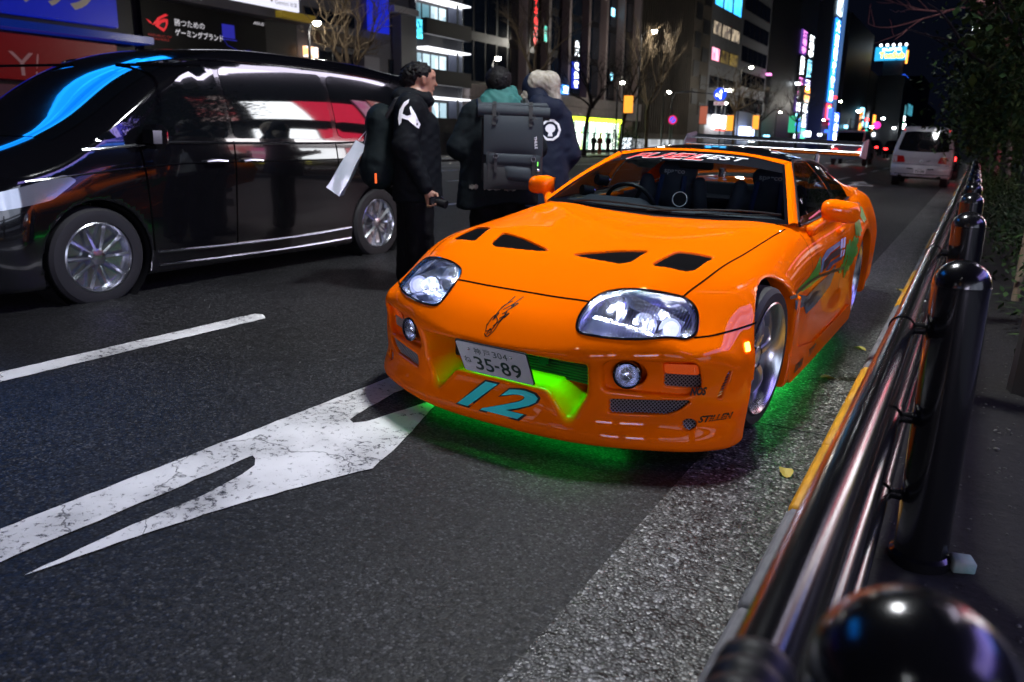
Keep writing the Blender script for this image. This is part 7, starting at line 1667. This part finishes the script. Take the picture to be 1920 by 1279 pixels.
bare_tree('reddish bare tree farther along over the evergreens', 1.9, 32, 92, 5.0, .16, 4, .8, .6, first=6, length=2.8, mat=bpy.data.materials['reddish_bark'], group='bare trees behind the evergreens')
t = thing('tree_stake', 'pale leaning timber stake beside the first evergreen trunk', 'stake', (1.98, 3.7, .05)); m = MB(); m.tube([(0, 0, 0), (.02, .10, .75), (.06, .25, 1.7)], .030, 8); m.build('pole', PM('stake_wood', (.20, .15, .10), .8), t)
sv, sf = leaf_cloud(random.Random(2), 2600, ell_shape((0, 0, .30), (.42, .75, .34)), .055, 0.)
sme = None; rng = random.Random(8)
for k, (y, x) in enumerate(((1.2, 2.55), (2.6, 2.45), (4.0, 2.5), (5.4, 2.3), (6.9, 2.25), (8.4, 2.2), (10, 2.2), (12, 2.15), (14, 2.1), (16.5, 2.05), (19, 2.0))):
    t = thing('shrub', ('low green shrub at the right edge behind the tall bollard', 'low green shrub behind the third bollard')[k] if k < 2 else 'low dark shrub under the evergreens, %s from the camera' % ('third', 'fourth', 'fifth', 'sixth', 'seventh', 'eighth', 'ninth', 'tenth', 'eleventh')[k-2], 'shrub', (x, y, .06), rng.uniform(0, .3), 'low shrubs in the planting strip')
    if sme is None: o = link_mesh('foliage', sv, sf, LEAFM, t, False); sme = o
    else: o = sme.copy(); COL.objects.link(o); o.parent = t
    m = MB(); m.tube([(0, 0, 0), (.02, .03, .15), (.0, .05, .3)], .012, 5); m.build('stem', BARKD, t)
# potted greens by the shop, row of small bollards
for k, (y, x) in enumerate(((63.5, -26), (66.5, -26.2))):
    t = thing('street_shrub', ('dark green bush in front of the lime shop, left one', 'dark green bush in front of the lime shop, right one')[k], 'shrub', (x, y, .1)); v, f = leaf_cloud(random.Random(40+k), 1600, ell_shape((0, 0, 1.2), (.8, 1.0, 1.0)), .16, 0.); link_mesh('foliage', v, f, LEAFM, t, False); m = MB(); m.tube([(0, 0, 0), (0, 0, .6)], .05, 6); m.build('stem', BARKD, t)
# ------------------------------------------------------------------ far traffic
CARW = PM('far_car_white', (.5, .52, .55), .3, coat=1.); CARD = PM('far_car_dark', (.015, .016, .02), .2, coat=1.)
TL = EM('lit_tail_lamp', (1., .02, .02), 6.); HLm = EM('lit_far_headlamp', (.95, .97, 1.), 18.)
def far_car(label, x, y, mat, away, boxy=False):
    t = thing('car', label, 'car', (x, y, gz(x)), 0 if away else math.pi, 'cars far down the street')
    h1, h2 = (.95, 1.45) if not boxy else (1.1, 1.8)
    sec = [(-2.1, .35), (-2.15, .75), (-1.7, h1), (-1.1 if not boxy else -1.6, h2), (.6, h2), (1.4, h1), (2.05, .8), (2.1, .35)]
    m = MB(); rows = []
    for (xx, k) in ((-.82, .88), (-.86, .97), (-.6, 1.), (.6, 1.), (.86, .97), (.82, .88)): rows.append([(xx*(1 if z < 1 else .82), yy, .35+(z-.35)*k) for yy, z in sec])
    m.grid(rows); m.add([r_ for r_ in rows[0]], [tuple(range(8))]); m.add([r_ for r_ in rows[-1]], [tuple(range(8))]); m.build('body', mat, t, True, 40)
    m = MB(); m.box((0, -1.42 if not boxy else -1.72, (h1+h2)/2), (1.25, .06, (h2-h1)*.75), M=Matrix.Rotation(-.45, 3, 'X')); m.build('rear_window', DGLASS, t, False)
    for s in (-1, 1):
        m = MB(); m.box((s*.66, -2.13, .78), (.26, .06, .14)); m.build('tail_lamp', TL, t, False); m = MB(); m.box((s*.62, 2.09, .68), (.26, .06, .14)); m.build('headlamp', HLm, t, False)
        for yy in (-1.3, 1.3): m = MB(); m.cyl((s*.68, yy, .31), (s*.85, yy, .31), .31, n=16); m.build('wheel', RUBBER, t)
    return t
for a in (('white car with red tail lamps seen under the wing', -4.3, 44, CARW, True, True), ('dark car braking far down the middle lane', -4.2, 70, CARD, True), ('dark car with red tail lamps beyond the braking one', -7.6, 84, CARD, True), ('dark car parked beyond the white van at the kerb', .15, 31.5, CARD, True, True), ('car coming the other way with lit headlamps', -15.5, 120, CARD, False), ('farthest oncoming car with lit headlamps', -18.5, 165, CARD, False)): far_car(*a)
# ------------------------------------------------------------------ shops on the near pavement (outside the picture, they stand in the reflections; violet band and long window are added light)
b = thing('near_shop_building', 'long shop building on the near pavement with red and white lit windows', 'building')
def npart(name, parent, y0, y1, z0, z1, x0, x1, mat): m = MB(); m.box(((x0+x1)/2, (y0+y1)/2, (z0+z1)/2), (x1-x0, y1-y0, z1-z0)); return m.build(name, mat, parent, False)
npart('wall', b, -30, 60, -.1, 26, 7.2, 16, DARKW)
RW = EM('red_shop_window', (1., .03, .09), 1.7, True); WW = EM('white_shop_window', (.93, .96, 1.), 5.0, True); PW = EM('poster_window', (.75, .68, .66), 1.3, texture=((1, 1.1, 1.2), (.6, .05, .06))); BLP = EM('blue_window_strip', (.05, .22, 1.), 3.0); YP = EM('yellow_poster', (.8, .75, .06), 1.0); MG = EM('magenta_window', (1., .12, .45), 1.1, texture=((1, 1.6, 2.0), (1., .7, .8)))
for (y0, y1, z0, z1, m_) in ((8.8, 10.1, 4.5, 7.2, PW), (10.6, 12.35, 4.6, 6.5, WW), (12.4, 15.0, 4.6, 6.6, RW), (15.3, 16.3, 4.8, 7.2, MG), (16.5, 17.6, 4.8, 7.4, PW), (10.4, 12.2, 3.15, 3.85, WW), (12.3, 14.3, 3.15, 3.9, RW), (9.2, 10.2, 2.2, 3.0, PW), (8.0, 9.9, 1.0, 2.5, PW), (10.05, 11.0, 1.0, 2.5, MG), (11.1, 12.9, 1.0, 2.55, WW), (13.0, 14.6, 1.0, 2.55, RW), (14.8, 15.5, 1.1, 2.4, MG), (15.7, 16.4, 1.1, 2.4, PW), (17, 21, 1, 2.5, RW), (22, 25, 1, 2.5, PW)):
    w = npart('shop_or_fill_window', b, y0-.06, y1+.06, z0-.06, z1+.06, 7.12, 7.2, FRAME); npart('pane', w, y0, y1, z0, z1, 7.09, 7.12, m_)
npart('light_strip', b, 9, 20, 9.75, 10.0, 6.7, 7.2, EM('violet_white_strip', (.85, .78, 1.), 6.)); npart('light_strip', b, 8, 16, 2.95, 3.05, 6.7, 7.2, EM('white_strip', (1., .95, .98), 9.)); npart('light_strip', b, 16, 30, 2.95, 3.05, 6.7, 7.2, EM('pink_strip', (1., .2, .35), 1.5)); npart('light_strip', b, 2, 8, 3.3, 3.4, 6.7, 7.2, BLP); npart('yellow_poster', b, 10.3, 11.6, .2, .8, 7.1, 7.2, YP)
npart('highlight_band', b, -2.5, 6.5, 3.6, 5.6, 6.9, 7.2, EM('violet_highlight_band', (.50, .40, 1.), 3.2, True, texture=((1, .12, 3.2), (.05, .04, .5))))  # unseen glowing band, added for violet highlights on the rails and car side
npart('shop_or_fill_window', b, -9, -1.5, .6, 2.9, 7.1, 7.2, EM('cold_shop_window', (.75, .80, 1.), 2.0, True, texture=((1, .7, .7), (.25, .3, .4)))); npart('shop_or_fill_window', b, -22, -11, .6, 2.9, 7.1, 7.2, EM('long_white_fill_window', (.90, .88, 1.), 9.5, True, texture=((1, .5, .9), (.45, .40, .75))))  # the second, long window is an unseen glowing fill added for the car nose
# the block behind the camera
b3 = thing('crossing_building', 'lit shop block across the street behind the camera', 'building'); npart('wall', b3, -62, -48, -.1, 30, -28, 12, GREYW)
for k, (x0, x1, z0, z1, c, s_) in enumerate(((-24, -17, 1, 3.4, (.9, .95, 1.), 4.), (-15, -9, 1, 3.4, (1., .85, .8), 2.5), (-7, 0, 1, 3.4, (.9, .95, 1.), 4.), (-22, -12, 5, 7, (1., .1, .1), 2.5), (-9, 2, 5.5, 7.5, (.2, .4, 1.), 2.5), (-20, -16, 9, 15, (.9, .9, 1.), 2.5), (-4, -1, 9, 18, (1., .5, .1), 2.))):
    m = MB(); m.box(((x0+x1)/2, -47.9, (z0+z1)/2), (x1-x0, .2, z1-z0)); m.build('lit_window', EM('back_light', c, s_*.5, texture=((.7, 1, .8), tuple(q*.3 for q in c))), b3, False)
